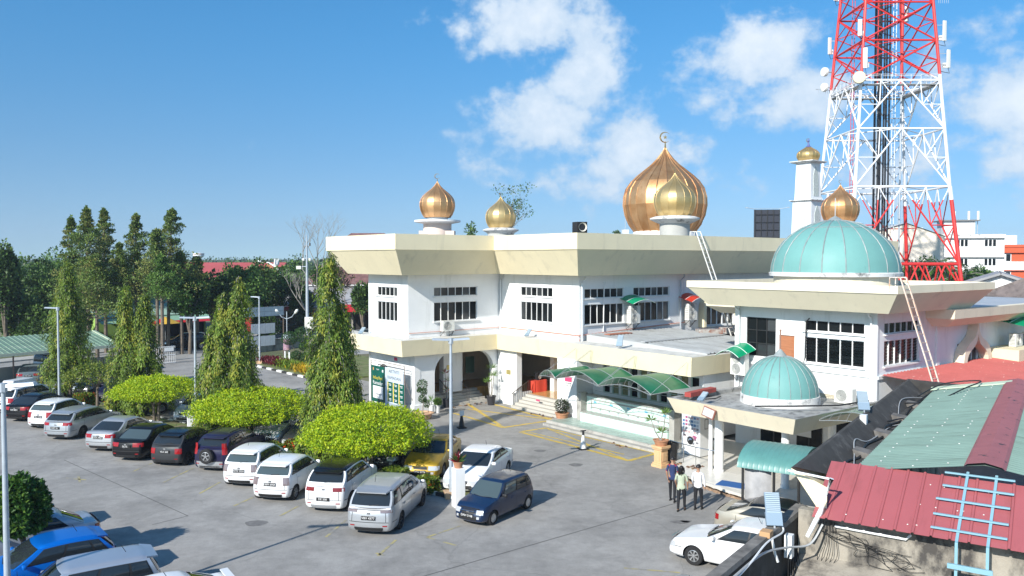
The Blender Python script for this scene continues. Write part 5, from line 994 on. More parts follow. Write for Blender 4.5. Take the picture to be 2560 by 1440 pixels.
    patch(lambda p, z: edge(p, z, True), -.75, .75, .22, .34, 8, 2, .01).build('rear_valance', BLACK if two_tone is None else two_tone, o, 50)
    for rear in (0, 1):                                               # bumper joints, tailgate joints, wiper, badge, reflectors
        patch(lambda p, z: edge(p, z, rear), -1.5, 1.5, .505, .525, 24, 1, .004).build('bumper_gap', BLACK, o)
    if kind in ('hatch', 'suv', 'mpv', 'wagon', 'box', 'van', 'small'):
        for sg in (-1, 1): patch(lambda p, z: edge(p, z, True), sg*.86, sg*.885, .53, zs(L)-.06, 1, 5, .004).build('tailgate_gap', BLACK, o)
        w0, w1 = ends(.5, .14, 1), ends(.28, .2, 1); b = MB(); b.tube([w0+Vector((-.025, 0, 0)), w1+Vector((-.03, 0, 0))], .012, 4); b.build('rear_wiper', BLACK, o)
    else: patch(lambda p, z: edge(p, z, True), -.9, .9, zd-.14, zd-.125, 10, 1, .004).build('boot_gap', BLACK, o)
    for sg in (-1, 1): patch(lambda p, z: edge(sg*p, z, True), .72, .95, .38, .42, 3, 1, .012).build('rear_reflector', LAMPR, o); patch(lambda p, z: edge(sg*p, z, False), .72, .9, .33, .41, 3, 1, .014).build('fog_lamp', LAMPW, o)
    for rear in (0, 1): e = edge(0, zd-.16 if rear else zn-.17, rear); ubox('badge', CHROME, o, (e.x+(-.016 if rear else .02), 0, e.z), (.014, .11, .07))
    for sg in (-1, 1): w0, w1 = ends(.5+sg*.02, .02, 0), ends(.5-sg*.3, .07, 0); b = MB(); b.tube([w0+Vector((.02, 0, .01)), w1+Vector((.025, 0, .015))], .01, 4); b.build('wiper', BLACK, o)
    b = MB(); b.tube([Vector((X(0)+.075, y, zn-.13)) for y in (-.3, 0, .3)], .012, 4); b.build('grille_bar', CHROME, o)
    pz_r = {'sedan': .74, 'coupe': .5, 'hatch': .72, 'suv': .56, 'mpv': .66, 'wagon': .68, 'van': .6, 'box': .62, 'small': .6}[kind]; pz_f = .42
    for rear, pz in ((0, pz_f), (1, pz_r)):
        if ('rear' if rear else 'front') not in plates: continue
        e = edge(0, pz, rear); sx = -1 if rear else 1; b = MB(); b.box((e.x+sx*.018, 0, pz), (.02, .5, .13)); pl = b.build('number_plate', PLATEB, o)
        text('plate_lettering', plate or 'DAB 42', .115, PLATEW, pl, (e.x+sx*.031, 0, pz), (R(90), 0, R(90*sx)))
    if kind in ('hatch', 'suv', 'mpv', 'wagon') or spoiler:
        if kind in ('sedan', 'coupe'): b = MB(); b.box((X(L-.12), 0, zd+.1), (.2, W*.78, .035)); [b.box((X(L-.12), s*W*.3, zd+.05), (.1, .04, .1)) for s in (-1, 1)]
        else: e0 = side(1, 1, 1); b = MB(); b.hexa([(e0.x+.06, -e0.y*.95, e0.z+.0), (e0.x-.24, -e0.y*.8, e0.z-.05), (e0.x-.24, e0.y*.8, e0.z-.05), (e0.x+.06, e0.y*.95, e0.z), (e0.x+.06, -e0.y*.95, e0.z+.045), (e0.x-.24, -e0.y*.8, e0.z-.01), (e0.x-.24, e0.y*.8, e0.z-.01), (e0.x+.06, e0.y*.95, e0.z+.045)])
        b.build('spoiler', roof or body, o)
    if spare:
        e = edge(0, .78, True); t, h_, c_ = wheel_mesh(r*.98, ALLOY, 5); w = link('spare_wheel', t, o); w.location = (e.x-.12, .05, .76); w.rotation_euler = (0, R(-90), 0); link('rim', h_, w); link('hub_recess', c_, w)
        patch(lambda p, z: edge(p, z, True), -1.1, 1.1, .22, .5, 10, 3, .012).build('bumper', PS, o, 50)
    if rack or box:
        for s in (-1, 1): rod('roof_rail', BLACK if not box else STEEL, o, (X(xw+.25), s*W*.35, H+.02), (X(xr-.15), s*W*.35, H+.02), .025)
    if box:
        b = MB(); b.hexa([(X(xw+.1), -.42, H+.03), (X(xr), -.42, H+.03), (X(xr), .42, H+.03), (X(xw+.1), .42, H+.03), (X(xw+.45), -.36, H+.34), (X(xr-.12), -.38, H+.36), (X(xr-.12), .38, H+.36), (X(xw+.45), .36, H+.34)]); k_ = b.build('roof_box', PW, o); md = k_.modifiers.new('bev', 'BEVEL'); md.width = .07; md.segments = 3
    t, h_, c_ = wheel_mesh(r, rim, alloy)
    for a in axl:
        for sg in (-1, 1):
            w = link('wheel', t, o); w.location = (X(a), sg*(W/2-.115), r); w.rotation_euler = (R(-90*sg), 0, 0); link('rim', h_, w); link('hub_recess', c_, w)
    b = MB(); b.tube([(X(xr-.5), .12, H), (X(xr-.62), .12, H+.22)], .008, 4); b.build('aerial', BLACK, o)
    return o
H80 = R(80)
def rear_at(kind, px, py, ang=H80, f=1):
    """place by the ground point under the end nearest the camera; f=1: that end is the tail, car points away along ang"""
    p = P(px, py); L = TYPES[kind][0]; c = p+Vector((math.cos(ang), math.sin(ang), 0))*(L/2); return (c.x, c.y), (ang if f > 0 else ang+math.pi)
def rowcar(kind, px, py, body, label, f=1, ang=H80, **k): c, h = rear_at(kind, px, py, ang, f); return car(kind, c, h, body, label, **k)
DTAIL = mat('smoked_tail_lamp', (.2, .02, .02), .12, spec=.7); CTAIL = mat('clear_tail_lamp', (.3, .24, .24), .1, .4)
G1 = 'cars parked nose in along the planted island'; G2 = 'cars parked beyond the planted island'; G3 = 'cars in the front left corner'; G4 = 'cars on the right by the boundary wall'; G5 = 'cars along the street and carport'
rowcar('mpv', 2, 1036, PW, 'white people carrier with white roof box at the left edge', group=G1, box=True, plate='DBR 1190', tl=(.72, 1.1, .7, 1.0))
rowcar('sedan', 38, 1056, PBK, 'black saloon parked between white roof box car and white hatchback', group=G1, plate='DAE 8811', alloy=5)
rowcar('hatch', 97, 1074, PW, 'white hatchback with red upright tail lamps beside the silver estate', group=G1, plate='DBC 3106', spoiler=True, rg=CLEARG)
rowcar('wagon', 140, 1102, PIB, 'pale silver estate car with sloping dark rear window', group=G1, plate='DAT 61', rim=DALLOY, alloy=8)
rowcar('sedan', 246, 1131, PS, 'silver saloon with slanted red tail lamps left of the black saloon', group=G1, plate='DCK 2960')
rowcar('sedan', 315, 1155, PBK, 'glossy black saloon between silver saloon and dark grey hatchback', group=G1, plate='DJ 15', rg=CLEARG)
rowcar('hatch', 413, 1168, PGR, 'dark grey hatchback with black roof and white number plate', group=G1, plate='VLA 263', rim=DALLOY, alloy=8, roof=PBK, tl=(.74, 1.1, .62, .86))
rowcar('suv', 524, 1181, PNV, 'navy off-roader with spare wheel on its back door', group=G1, plate='PA 3676', spare=True, alloy=5, tl=(.9, 1.14, .8, 1.3), rack=True)
rowcar('hatch', 598, 1220, PW, 'white hatchback with chrome trimmed tail lamps beside the navy off-roader', group=G1, plate='WTE 2320', tl=(.8, 1.08, .68, .98), tail=CTAIL, rg=CLEARG)
rowcar('hatch', 676, 1256, PW, 'white hatchback with pale rear window right of its twin', group=G1, plate='DBM 6904', tl=(.8, 1.08, .68, .98), tail=CTAIL, rg=CLEARG)
rowcar('suv', 809, 1284, PW, 'white crossover with black roof and dark red tail lamps', group=G1, plate='DE 500', roof=PBK, tail=DTAIL, rim=DALLOY, alloy=10, tl=(.55, 1.12, .84, .98), two_tone=PS)
rowcar('mpv', 922, 1342, PS, 'silver seven seat estate nearest the camera in the island row', group=G1, plate='VBV 4377', rim=DALLOY, alloy=6, tail=CTAIL, tl=(.62, 1.18, .83, .93))
rowcar('small', 1170, 1316, PDB, 'small dark blue hatchback facing the camera on the open asphalt', f=-1, ang=R(56), group='cars standing alone', plate='DAH 3108', alloy=0, glass=CARGLASS, ws=CLEARG)
rowcar('coupe', 1150, 1238, PW, 'white coupe-like saloon facing the camera behind the white flower pillar', f=-1, ang=R(72), group=G2, plate='DCD 881')
rowcar('sedan', 1050, 1203, PGO, 'mustard gold saloon facing the camera behind the lamp post', f=-1, group=G2, plate='DAU 5776')
rowcar('sedan', 948, 1178, PGR, 'dark grey saloon hidden under the nearest clipped dome tree', f=-1, group=G2, plate='DAP 404')
rowcar('hatch', 842, 1160, PW, 'white hatchback facing the camera between two clipped dome trees', f=-1, group=G2, plate='DBX 71')
rowcar('sedan', 738, 1134, PGR, 'steel grey saloon facing the camera beside the silver people carrier', f=-1, group=G2, plate='DAL 920')
rowcar('mpv', 664, 1116, PS, 'silver people carrier facing the camera behind the middle dome tree', f=-1, group=G2, plate='DCH 14')
rowcar('hatch', 460, 1062, PSB, 'grey blue hatchback facing the camera beside the white bollard post', f=-1, group=G2, plate='BHR 4422')
rowcar('van', 352, 1034, PSB, 'blue grey minivan behind the flowering hedge', f=-1, ang=R(48), group=G2, plate='AGK 73', alloy=0)
rowcar('hatch', 258, 1010, PNV, 'dark navy hatchback facing the camera behind the flowering hedges', f=-1, group=G2, plate='DBE 50')
rowcar('sedan', 200, 990, PGR, 'charcoal saloon facing the camera beside the leftmost weeping tree', f=-1, group=G2, plate='DAS 85')
car('sedan', (-37.2, 63.4), R(112), PGG, 'old green grey saloon under the green carport roof', group=G5, plate='DR 3327', alloy=0)
car('van', (-37.0, 66.6), R(-28), PS, 'light grey van parked under the carport behind the saloon', group=G5, alloy=0)
car('suv', (-34.3, 86.0), R(205), PBK, 'black sport utility car on the street by the red awning', group=G5, scale=1.12)
car('hatch', (-28.2, 104.5), R(10), PSB, 'silver blue hatchback on the far street behind the hoarding frame', group=G5, scale=1.1)
A40 = R(40)
car('hatch', (-17.6, 27.4), A40+math.pi, PGR, 'dark hatchback with rear spoiler hidden behind the left shrub', group=G3)
car('sedan', (-15.6, 25.7), A40+math.pi, PSB, 'silver saloon half hidden by the left shrub', group=G3)
car('hatch', (-13.45, 23.3), A40+math.pi, PBL, 'bright blue hatchback in the front left corner', group=G3, alloy=8)
car('box', (-11.55, 21.45), R(34)+math.pi, PSB, 'silver blue boxy hatchback beside the bright blue one', group=G3, spoiler=True)
car('coupe', (-9.2, 20.15), R(34)+math.pi, PW, 'white saloon with boot spoiler at the bottom edge', group=G3, spoiler=True)
AQ = math.atan2(-.559, .829)
car('sedan', (7.2, 25.05), AQ+math.pi, PW, 'white saloon parked against the black boundary wall', group=G4, alloy=7)
car('coupe', (9.15, 26.95), AQ, PBG, 'champagne saloon with dark roof next to the teal shelter', group=G4, roof=PBK)
car('sedan', (4.1, 20.35), AQ+math.pi, PS, 'silver saloon whose roof just shows at the bottom edge', group=G4)
# ================================================================== vegetation
def leaf_mesh(name, Pp, D, Nn, Ln, Wd, mi, mats, parent):
    n = len(Pp); D = D/np.maximum(np.linalg.norm(D, axis=1, keepdims=True), 1e-6); S = np.cross(D, Nn); S /= np.maximum(np.linalg.norm(S, axis=1, keepdims=True), 1e-6)
    Ln = np.broadcast_to(np.asarray(Ln), (n,))[:, None]; Wd = np.broadcast_to(np.asarray(Wd), (n,))[:, None]
    V = np.empty((n, 4, 3), np.float32); V[:, 0] = Pp; V[:, 1] = Pp+D*Ln*.45+S*Wd; V[:, 2] = Pp+D*Ln; V[:, 3] = Pp+D*Ln*.45-S*Wd
    me = bpy.data.meshes.new(name); me.vertices.add(4*n); me.vertices.foreach_set('co', V.ravel()); me.loops.add(4*n); me.loops.foreach_set('vertex_index', np.arange(4*n, dtype=np.int32))
    me.polygons.add(n); me.polygons.foreach_set('loop_start', np.arange(0, 4*n, 4, dtype=np.int32))
    for m in mats: me.materials.append(m)
    me.polygons.foreach_set('material_index', np.asarray(mi, np.int32)); me.update(calc_edges=True); return link(name, me, parent)
def rdir(n):
    v = rng.normal(size=(n, 3)); return v/np.linalg.norm(v, axis=1, keepdims=True)
def clumps(cs, rs, per, up=.25, shell=.35):
    """leaf bases spread through ellipsoid clumps: centres, radii (m,3)"""
    cs = np.repeat(np.asarray(cs, float), per, 0); rs = np.repeat(np.asarray(rs, float), per, 0); d = rdir(len(cs)); r = rng.random(len(cs))**shell
    Pp = cs+d*rs*r[:, None]; Dd = d*.8+rdir(len(cs))*.7; Dd[:, 2] += up; return Pp, Dd, rdir(len(cs)), d
def pick(n, w): return rng.choice(len(w), n, p=np.asarray(w)/sum(w))
BARK = mat('bark', (.16, .13, .1), .95, ns=4, na=.3, bump=.6, bs=14); BARKG = mat('grey_bark', (.3, .28, .25), .95, ns=4, na=.3, bump=.5, bs=14)
def trunk(parent, pts, rr, m=BARK, name='trunk'): b = MB(); b.tube(pts, rr, 8); return b.build(name, m, parent, 50)
LM = [leafmat('leaf_mast_a', (.2, .3, .04)), leafmat('leaf_mast_b', (.11, .18, .027)), leafmat('leaf_mast_c', (.34, .36, .05)), leafmat('leaf_mast_d', (.06, .105, .02)), leafmat('twig_grey', (.2, .17, .13), .05)]
def mast_tree(base, axes, label, nb=150):
    o = empty('weeping_mast_tree', base, 0, label, 'tree', 'weeping mast trees in the car park'); PP, DD, NN, MI = [], [], [], []; b = MB()
    for dx, dy, z0, z1, rm in axes:
        for i in range(nb):
            t = random.random()**1.25; a = random.random()*2*math.pi; z = z0+(z1-z0)*t; R_ = 1.1*rm*((1-t)**.7*.95+.07)*(1+.2*math.sin(3*a+9*t))*random.uniform(.55, 1.12); ln = random.uniform(.45, 1.25)*(.6+.5*(1-t))
            ca, sa = math.cos(a), math.sin(a); tone = random.choices((0, 1, 2, 3), (.4, .26, .22, .12))[0]
            path = np.array([[dx+R_*.25*ca, dy+R_*.25*sa, z+.35], [dx+R_*.7*ca, dy+R_*.7*sa, z+.3], [dx+R_*ca, dy+R_*sa, z], [dx+R_*1.04*ca, dy+R_*1.04*sa, z-ln*.5], [dx+R_*1.0*ca, dy+R_*1.0*sa, z-ln]])
            path[:, 2] = np.maximum(path[:, 2], .35)
            if i % 3 == 0: b.tube([tuple(p) for p in path], [.022, .016, .012, .008, .005], 4)
            n = int(44+68*ln); s_ = rng.random(n)*3.6+.4; k = np.minimum(s_.astype(int), 3); f = (s_-k)[:, None]; p = path[k]*(1-f)+path[k+1]*f+rng.normal(size=(n, 3))*np.array([.1, .1, .07])
            d = np.array([ca, sa, 0])*.3+rng.normal(size=(n, 3))*.36; d[:, 2] -= .95
            PP.append(p); DD.append(d); NN.append(np.array([ca, sa, .15])+rng.normal(size=(n, 3))*.4); MI.append(np.where(rng.random(n) < .72, tone, pick(n, [.34, .3, .22, .1, .04])))
        trunk(o, [(0, 0, 0), (dx*.6, dy*.6, z0), (dx, dy, (z0+z1)/2), (dx, dy, z1-.3)], [.17, .13, .08, .02])
    PP = np.concatenate(PP); L_ = .12+.09*rng.random(len(PP)); leaf_mesh('crown', PP, np.concatenate(DD), np.concatenate(NN), L_, L_*.17, np.concatenate(MI), LM, o); b.build('branches', BARKG, o); return o
random.seed(21)
mast_tree((-29.6, 54.6, .1), [(0, 0, 1.5, 8.9, 1.5)], 'slim weeping tree leftmost in the car park', 330)
mast_tree((-22.6, 49.2, .1), [(-.6, 0, 1.0, 7.5, 1.05), (.45, .15, .9, 7.0, 1.15)], 'twin topped weeping tree second from the left', 210)
mast_tree((-14.9, 43.1, .1), [(-.3, 0, .9, 7.4, 1.25), (.5, .1, .8, 8.3, 1.2), (.8, -.3, .6, 5.0, 1.15), (-.8, -.2, .7, 5.6, 1.05)], 'broad many stemmed weeping tree behind the middle dome tree', 150)
mast_tree((-8.45, 38.4, .1), [(-.1, 0, .8, 9.4, 1.3), (.4, .2, .6, 7.0, 1.25), (-.45, -.3, .6, 4.6, 1.2), (.65, -.2, .7, 4.4, 1.05)], 'tallest weeping tree beside the mosque canopy', 165)
LU = [leafmat('leaf_lime_a', (.40, .52, .012), .3, 2.5, .2), leafmat('leaf_lime_b', (.30, .45, .014), .3, 2.5, .2), leafmat('leaf_lime_c', (.52, .58, .02), .3, 2.5, .15), leafmat('leaf_lime_d', (.18, .32, .014), .3)]
def dome_tree(base, rx, zb, zt, label, n, mats=LU, name='clipped_dome_tree', grp='clipped dome trees', ry=None, leaf=.13, tw=2, w=(.4, .3, .18, .12)):
    o = empty(name, base, 0, label, 'tree', grp); ry = ry or rx; h = zt-zb; zc = zb+h*.3
    d = rdir(n); d[:, 2] = np.abs(d[:, 2])*np.where(rng.random(n) < .82, 1, -.6); rr = (rng.random(n)**.18); bump_ = 1+.045*np.sin(d[:, 0]*9+d[:, 1]*6)+.04*np.sin(d[:, 1]*13+d[:, 2]*8)+.03*np.sin(d[:, 0]*23+d[:, 1]*19)
    cell = np.sin(np.floor(d[:, 0]*7+.5)*12.9+np.floor(d[:, 1]*7+.5)*78.2+np.floor(d[:, 2]*5)*37.7)*43758.5; cell = cell-np.floor(cell); bump_ = bump_*np.where(cell < .22, .93, 1)*np.where(cell > .9, 1.035, 1); keep = (cell > .08) | (rng.random(n) < .45)
    d, rr, bump_, cell = d[keep], rr[keep], bump_[keep], cell[keep]; n = len(d)
    Pp = np.stack([d[:, 0]*rx*rr*bump_, d[:, 1]*ry*rr*bump_, zc+np.where(d[:, 2] > 0, d[:, 2]*h*.7, d[:, 2]*h*.5)*rr*bump_], 1)
    Dd = d*np.array([.5, .5, .35])+rdir(n)*.65; Dd[:, 2] -= .12; Nn = d*.6+rdir(n)*.6; Nn[:, 2] += .35
    Ls = leaf*(.7+.6*rng.random(n)); tone = np.minimum((cell*97.3 % 1*len(w)).astype(int), len(w)-1); leaf_mesh('crown', Pp, Dd, Nn, Ls, Ls*.28, np.where(rng.random(n) < .25, tone, pick(n, w)), mats, o)
    for k in range(tw):
        a = k*2.4+.5; trunk(o, [(.12*math.cos(a), .12*math.sin(a), 0), (.15*math.cos(a), .1*math.sin(a), zb*.7), (rx*.2*math.cos(a), ry*.2*math.sin(a), zb+h*.3)], [.1, .075, .05])
        for j in range(5): q = a+j*1.25; trunk(o, [(.15*math.cos(a), .1*math.sin(a), zb*.8), (rx*.4*math.cos(q), ry*.4*math.sin(q), zb+h*.35), (rx*.75*math.cos(q), ry*.75*math.sin(q), zb+h*.5)], [.05, .03, .015], name='limb')
    return o
def ip(px, d): return Vector(((px-1280)/FPX*d, d, .1))
dome_tree(ip(385, 46.6), 2.35, 1.4, 2.75, 'leftmost lime green clipped dome tree', 15000, leaf=.105)
dome_tree(ip(626, 42.0), 3.0, 1.1, 2.78, 'middle lime green clipped dome tree', 24000, leaf=.105)
dome_tree(ip(918, 36.1), 2.82, .95, 2.95, 'nearest lime green clipped dome tree with thick crown', 30000, leaf=.1)
LD = [leafmat('leaf_dark_a', (.045, .12, .02)), leafmat('leaf_dark_b', (.07, .17, .03)), leafmat('leaf_dark_c', (.11, .2, .03)), leafmat('leaf_dark_d', (.025, .07, .015))]
dome_tree((-14.75, 24.2, 0), .86, 1.3, 3.05, 'dark green clipped shrub tree at the left edge by the silver saloon', 9000, LD, 'shrub_tree', 'shrub trees', leaf=.17, tw=1)
LO = [leafmat('leaf_thin_a', (.16, .22, .03)), leafmat('leaf_thin_b', (.1, .16, .025)), leafmat('leaf_thin_c', (.22, .26, .04))]
q = P(238, 1022); o = dome_tree((q.x, q.y, 0), 1.75, 1.75, 2.95, 'thin pale tree between the two left weeping trees', 1900, LO, 'sparse_tree', 'shrub trees', leaf=.15, tw=1, w=(.4, .35, .25))
# clipped hedges with orange flowers
FL = leafmat('flower_orange', (.55, .07, .01), .2); HG = [leafmat('hedge_a', (.13, .2, .02)), leafmat('hedge_b', (.2, .26, .03)), leafmat('hedge_c', (.07, .12, .015)), FL]
def hedge(px, py, w, d, h, label, rz=-.67, fl=.09):
    q = P(px, py); o = empty('flowering_hedge', (q.x, q.y, .1), rz, label, 'hedge', 'clipped flowering hedges'); n = 3200
    s = rng.random((n, 3)); f = rng.integers(0, 5, n); s[f == 0, 0] = rng.random((f == 0).sum())*.1; s[f == 1, 0] = 1-rng.random((f == 1).sum())*.1; s[f == 2, 1] = rng.random((f == 2).sum())*.1; s[f == 3, 1] = 1-rng.random((f == 3).sum())*.1; s[f == 4, 2] = 1-rng.random((f == 4).sum())*.1
    Pp = (s-np.array([.5, .5, 0]))*np.array([w, d, h])*(1+.05*np.sin(s[:, [1, 2, 0]]*9)); L_ = .09+.06*rng.random(n); D_ = rdir(n); D_[:, 2] += .4
    leaf_mesh('foliage', Pp, D_, rdir(n), L_, L_*.32, pick(n, [.4, .3, .3-fl, fl*(1+0)]), HG, o)
    trunk(o, [(0, 0, -.1), (0, 0, h*.5)], .05, name='stem')
hedge(145, 996, 1.1, .8, .62, 'small flowering hedge at the foot of the leftmost weeping tree'); hedge(213, 1017, 1.15, .9, .7, 'flowering hedge beside the thin pale tree'); hedge(296, 1042, 1.3, 1.0, .85, 'flowering hedge left of the leftmost dome tree'); hedge(757, 1150, 1.7, .9, .75, 'hedge with red orange flowers behind the white crossover', fl=.2)
hedge(990, 1212, .9, .6, .55, 'loose green hedge at the foot of the nearest dome tree', fl=.0); hedge(1070, 1232, .75, .5, .5, 'small hedge beside the lamp post in the island', fl=.06)
hedge(690, 1140, 1.2, .6, .45, 'low hedge between the middle and nearest dome trees', fl=.03)
# bed of coloured plants by the entrance
BED = [('red leaved bedding plants in the entrance bed', (.16, .02, .03), 660, 908, 715, 922, .5), ('green bedding plants in the entrance bed', (.2, .3, .03), 700, 918, 745, 930, .6), ('yellow bedding plants in the entrance bed', (.6, .4, .02), 742, 928, 800, 944, .6)]
for lab, c, x0, y0, x1, y1, h in BED:
    a, e = P(x0, y0), P(x1, y1); n = 1800; o = empty('bedding_plants', (a.x, a.y, .12), 0, lab, 'plants'); t = rng.random(n)[:, None]; dv = np.array(e-a)[None]
    Pp = t*dv+rng.normal(size=(n, 3))*np.array([.35, .5, 0])+np.array([0, 1.0, 0])*rng.random((n, 1)); Pp[:, 2] = rng.random(n)*h*.6; D_ = rdir(n)*.7; D_[:, 2] += .9
    leaf_mesh('foliage', Pp, D_, rdir(n), .32, .05, pick(n, [.6, .4]), [leafmat('bed_'+lab.split()[0], c), leafmat('bed2_'+lab.split()[0], tuple(k*.55 for k in c))], o)
LT = [leafmat('topiary_a', (.05, .12, .025)), leafmat('topiary_b', (.03, .075, .018))]
def pompom(base, balls, label, stem_h, par=None, grp='pom pom topiaries'):
    o = empty('pompom_topiary', base, 0, label, 'topiary', grp)
    for x, y, z, r_ in balls:
        n = int(700*max(.5, r_/.3)); d = rdir(n); leaf_mesh('pompom', np.array([x, y, z])+d*np.array([r_, r_, r_*.85])*(.85+.15*rng.random((n, 1))), d*.3+rdir(n)*.7, d+rdir(n)*.3, .09, .03, pick(n, [.6, .4]), LT, o); trunk(o, [(0, 0, 0), (x*.5, y*.5, z*.6), (x, y, z)], [.03, .025, .015], name='stem')
    return o
q = P(745, 912); pompom((q.x, q.y, .1), [(-.75, 0, 2.3, .72), (.45, .2, 2.6, .85), (.55, 0, 1.55, .45), (-.15, 0, .75, .5), (.55, .1, .5, .5)], 'large pom pom topiary in the entrance bed', 2); q = P(772, 905); pompom((q.x+.6, q.y, .1), [(0, 0, .9, .6), (.3, 0, .4, .45)], 'small pom pom topiary right of the large one in the entrance bed', 1)
# ---------------- trees beyond the car park
LB = [leafmat('leaf_bg_a', (.07, .14, .03), .25, .5), leafmat('leaf_bg_b', (.12, .2, .045), .25, .5), leafmat('leaf_bg_c', (.03, .06, .015), .25, .5)]
LC = [leafmat('leaf_conifer_a', (.16, .24, .05), .2, .6), leafmat('leaf_conifer_b', (.08, .13, .035), .2, .6), leafmat('leaf_conifer_c', (.24, .25, .07), .2, .6)]
LG = [leafmat('leaf_bush_a', (.1, .2, .04), .25, .5), leafmat('leaf_bush_b', (.16, .27, .055), .25, .5), leafmat('leaf_bush_c', (.04, .09, .02), .25, .5)]
LR = [leafmat('leaf_dry_a', (.17, .13, .07), .2, .5), leafmat('leaf_dry_b', (.2, .12, .08), .2, .5), leafmat('leaf_dry_c', (.1, .12, .04), .2, .5)]
def wp(px, d): return (px-1280)/FPX*d, d
def zat(py, d): return CAMZ+(648-py)*d/FPX
def broad(px, d, ytop, ybot, hw, label, mats=LB, n=46, per=150, leaf=.34, name='broadleaf_tree', grp='trees beyond the car park', dens=1, w=(.45, .3, .25)):
    x, y = wp(px, d); zt, zb = zat(ytop, d), zat(ybot, d); rw = hw*d/FPX; o = empty(name, (x, y, 0), 0, label, 'tree', grp); h = zt-zb
    c = rdir(n); c[:, 2] = c[:, 2]*.9+.05; rr = rng.random(n)**.45; cs = c*np.array([rw*.82, rw*.82, h*.42])*rr[:, None]+np.array([0, 0, (zt+zb)/2]); cr = np.tile(np.array([rw*.3, rw*.3, max(.5, h*.14)]), (n, 1))*(.7+.6*rng.random((n, 1)))
    Pp, Dd, Nn, d_ = clumps(cs, cr, per); L_ = leaf*(.7+.6*rng.random(len(Pp))); tone = np.repeat(pick(n, w), per); leaf_mesh('crown', Pp, Dd, Nn+d_*.5, L_, L_*.3, np.where(rng.random(len(Pp)) < .7, tone, pick(len(Pp), w)), mats, o)
    trunk(o, [(0, 0, 0), (.1, 0, zb*.6+.3), (0, .1, zb+h*.4)], [.2, .16, .09])
    for k in range(6): a = k*1.05; trunk(o, [(0, 0, zb*.5+.4), (rw*.3*math.cos(a), rw*.3*math.sin(a), zb+h*.35), (rw*.6*math.cos(a), rw*.6*math.sin(a), zb+h*.6)], [.13, .09, .04], name='limb')
    return o
def conifer(px, d, ytop, ybot, hw, label, n=64, per=85, lean=0, mats=LC, leaf=.22):
    x, y = wp(px, d); zt, zb = zat(ytop, d), zat(ybot, d); rw = hw*d/FPX*1.7; h = zt-zb; o = empty('conifer_tree', (x, y, 0), 0, label, 'tree', 'tall conifers beyond the car park'); n = int(n*1.5)
    t = np.linspace(0, 1, n)**.85+rng.normal(size=n)*.02; t = np.clip(t, 0, .97); a = np.arange(n)*2.4+rng.random(n); prof = (1-t)**.8*(.7+.3*np.sin(t*13+px)); rr = rw*prof*(.3+.9*rng.random(n)); cs = np.stack([lean*t*h+rr*np.cos(a), rr*np.sin(a), zb+h*t+.15*rr], 1); sz = np.clip(rw*(.27*(1-t)+.04), .2, 1.0)*(.6+.8*rng.random(n)); cr = np.stack([sz*1.2, sz*1.2, sz*.62], 1)
    cs = np.vstack([cs, [[lean*h, 0, zt-.2], [lean*h, 0, zt-.6], [lean*h*.97, 0, zt-1.0]]]); cr = np.vstack([cr, [[.12, .12, .35], [.22, .22, .4], [.32, .32, .4]]]); m_ = len(cs)
    Pp, Dd, Nn, d_ = clumps(cs, cr, per, .6); L_ = leaf*(.6+.6*rng.random(len(Pp))); tone = np.repeat(pick(m_, [.4, .35, .25]), per); leaf_mesh('crown', Pp, Dd, Nn, L_, L_*.26, np.where(rng.random(len(Pp)) < .7, tone, pick(len(Pp), [.4, .35, .25])), mats, o)
    b = MB(); b.tube([(0, 0, 0), (lean*h*.3, 0, zb+h*.3), (lean*h, 0, zt-.4)], [.19, .13, .03], 7)
    for k in range(0, n, 2): b.tube([(lean*t[k]*h, 0, max(.2, cs[k, 2]-.5)), tuple(cs[k])], [.05, .015], 4)
    b.build('trunk', BARK, o, 50); return o
conifer(180, 82, 543, 780, 36, 'conifer with pointed top, leftmost of the tall group', 54); conifer(219, 80, 520, 790, 52, 'broad conifer, second from the left in the tall group', 90, 95); conifer(262, 83, 524, 740, 34, 'narrow conifer rising behind the broad one', 60); conifer(240, 78, 640, 800, 62, 'bushy conifer under the tall group by the carport', 70, 100)
conifer(338, 82, 537, 742, 40, 'slender conifer standing alone in the middle of the tall group', 62, lean=.02); conifer(300, 80, 610, 745, 30, 'short conifer left of the slender one', 44); conifer(418, 84, 524, 738, 46, 'leaning conifer, rightmost tall one', 66, lean=.07); conifer(392, 80, 575, 745, 44, 'conifer at the left of the leaning one', 60); conifer(404, 76, 640, 750, 34, 'low bright conifer by the green shop roof', 44, mats=LG); conifer(452, 82, 632, 752, 40, 'low spreading conifer right of the leaning one', 54); conifer(492, 86, 645, 755, 36, 'small brownish conifer in front of the red roof', 46)
broad(10, 84, 596, 830, 34, 'dark tree cut by the left edge', n=30); broad(75, 92, 640, 850, 95, 'wide dark tree at the left behind the carport', n=70, per=190); broad(138, 96, 618, 830, 70, 'lighter green rounded tree behind the dark ones at the left', LG, n=50); broad(45, 86, 720, 900, 70, 'dark low tree above the carport roof', n=46); broad(150, 86, 740, 880, 75, 'dark shaded tree between carport and conifers', n=46)
broad(472, 82, 690, 800, 52, 'round dense tree with glossy dark leaves by the shop', LD, n=50, per=170, leaf=.26, w=(.5, .2, .1, .2)); broad(600, 92, 655, 800, 62, 'leafy tree behind the hoarding frame', LG, n=56); broad(650, 100, 650, 790, 55, 'tall leafy tree right of the hoarding frame', LB, n=46); broad(548, 94, 690, 800, 46, 'leafy tree behind the broad weeping tree', LG, n=40); broad(660, 88, 760, 850, 40, 'low shaded tree behind the hoarding frame', LB, n=30)
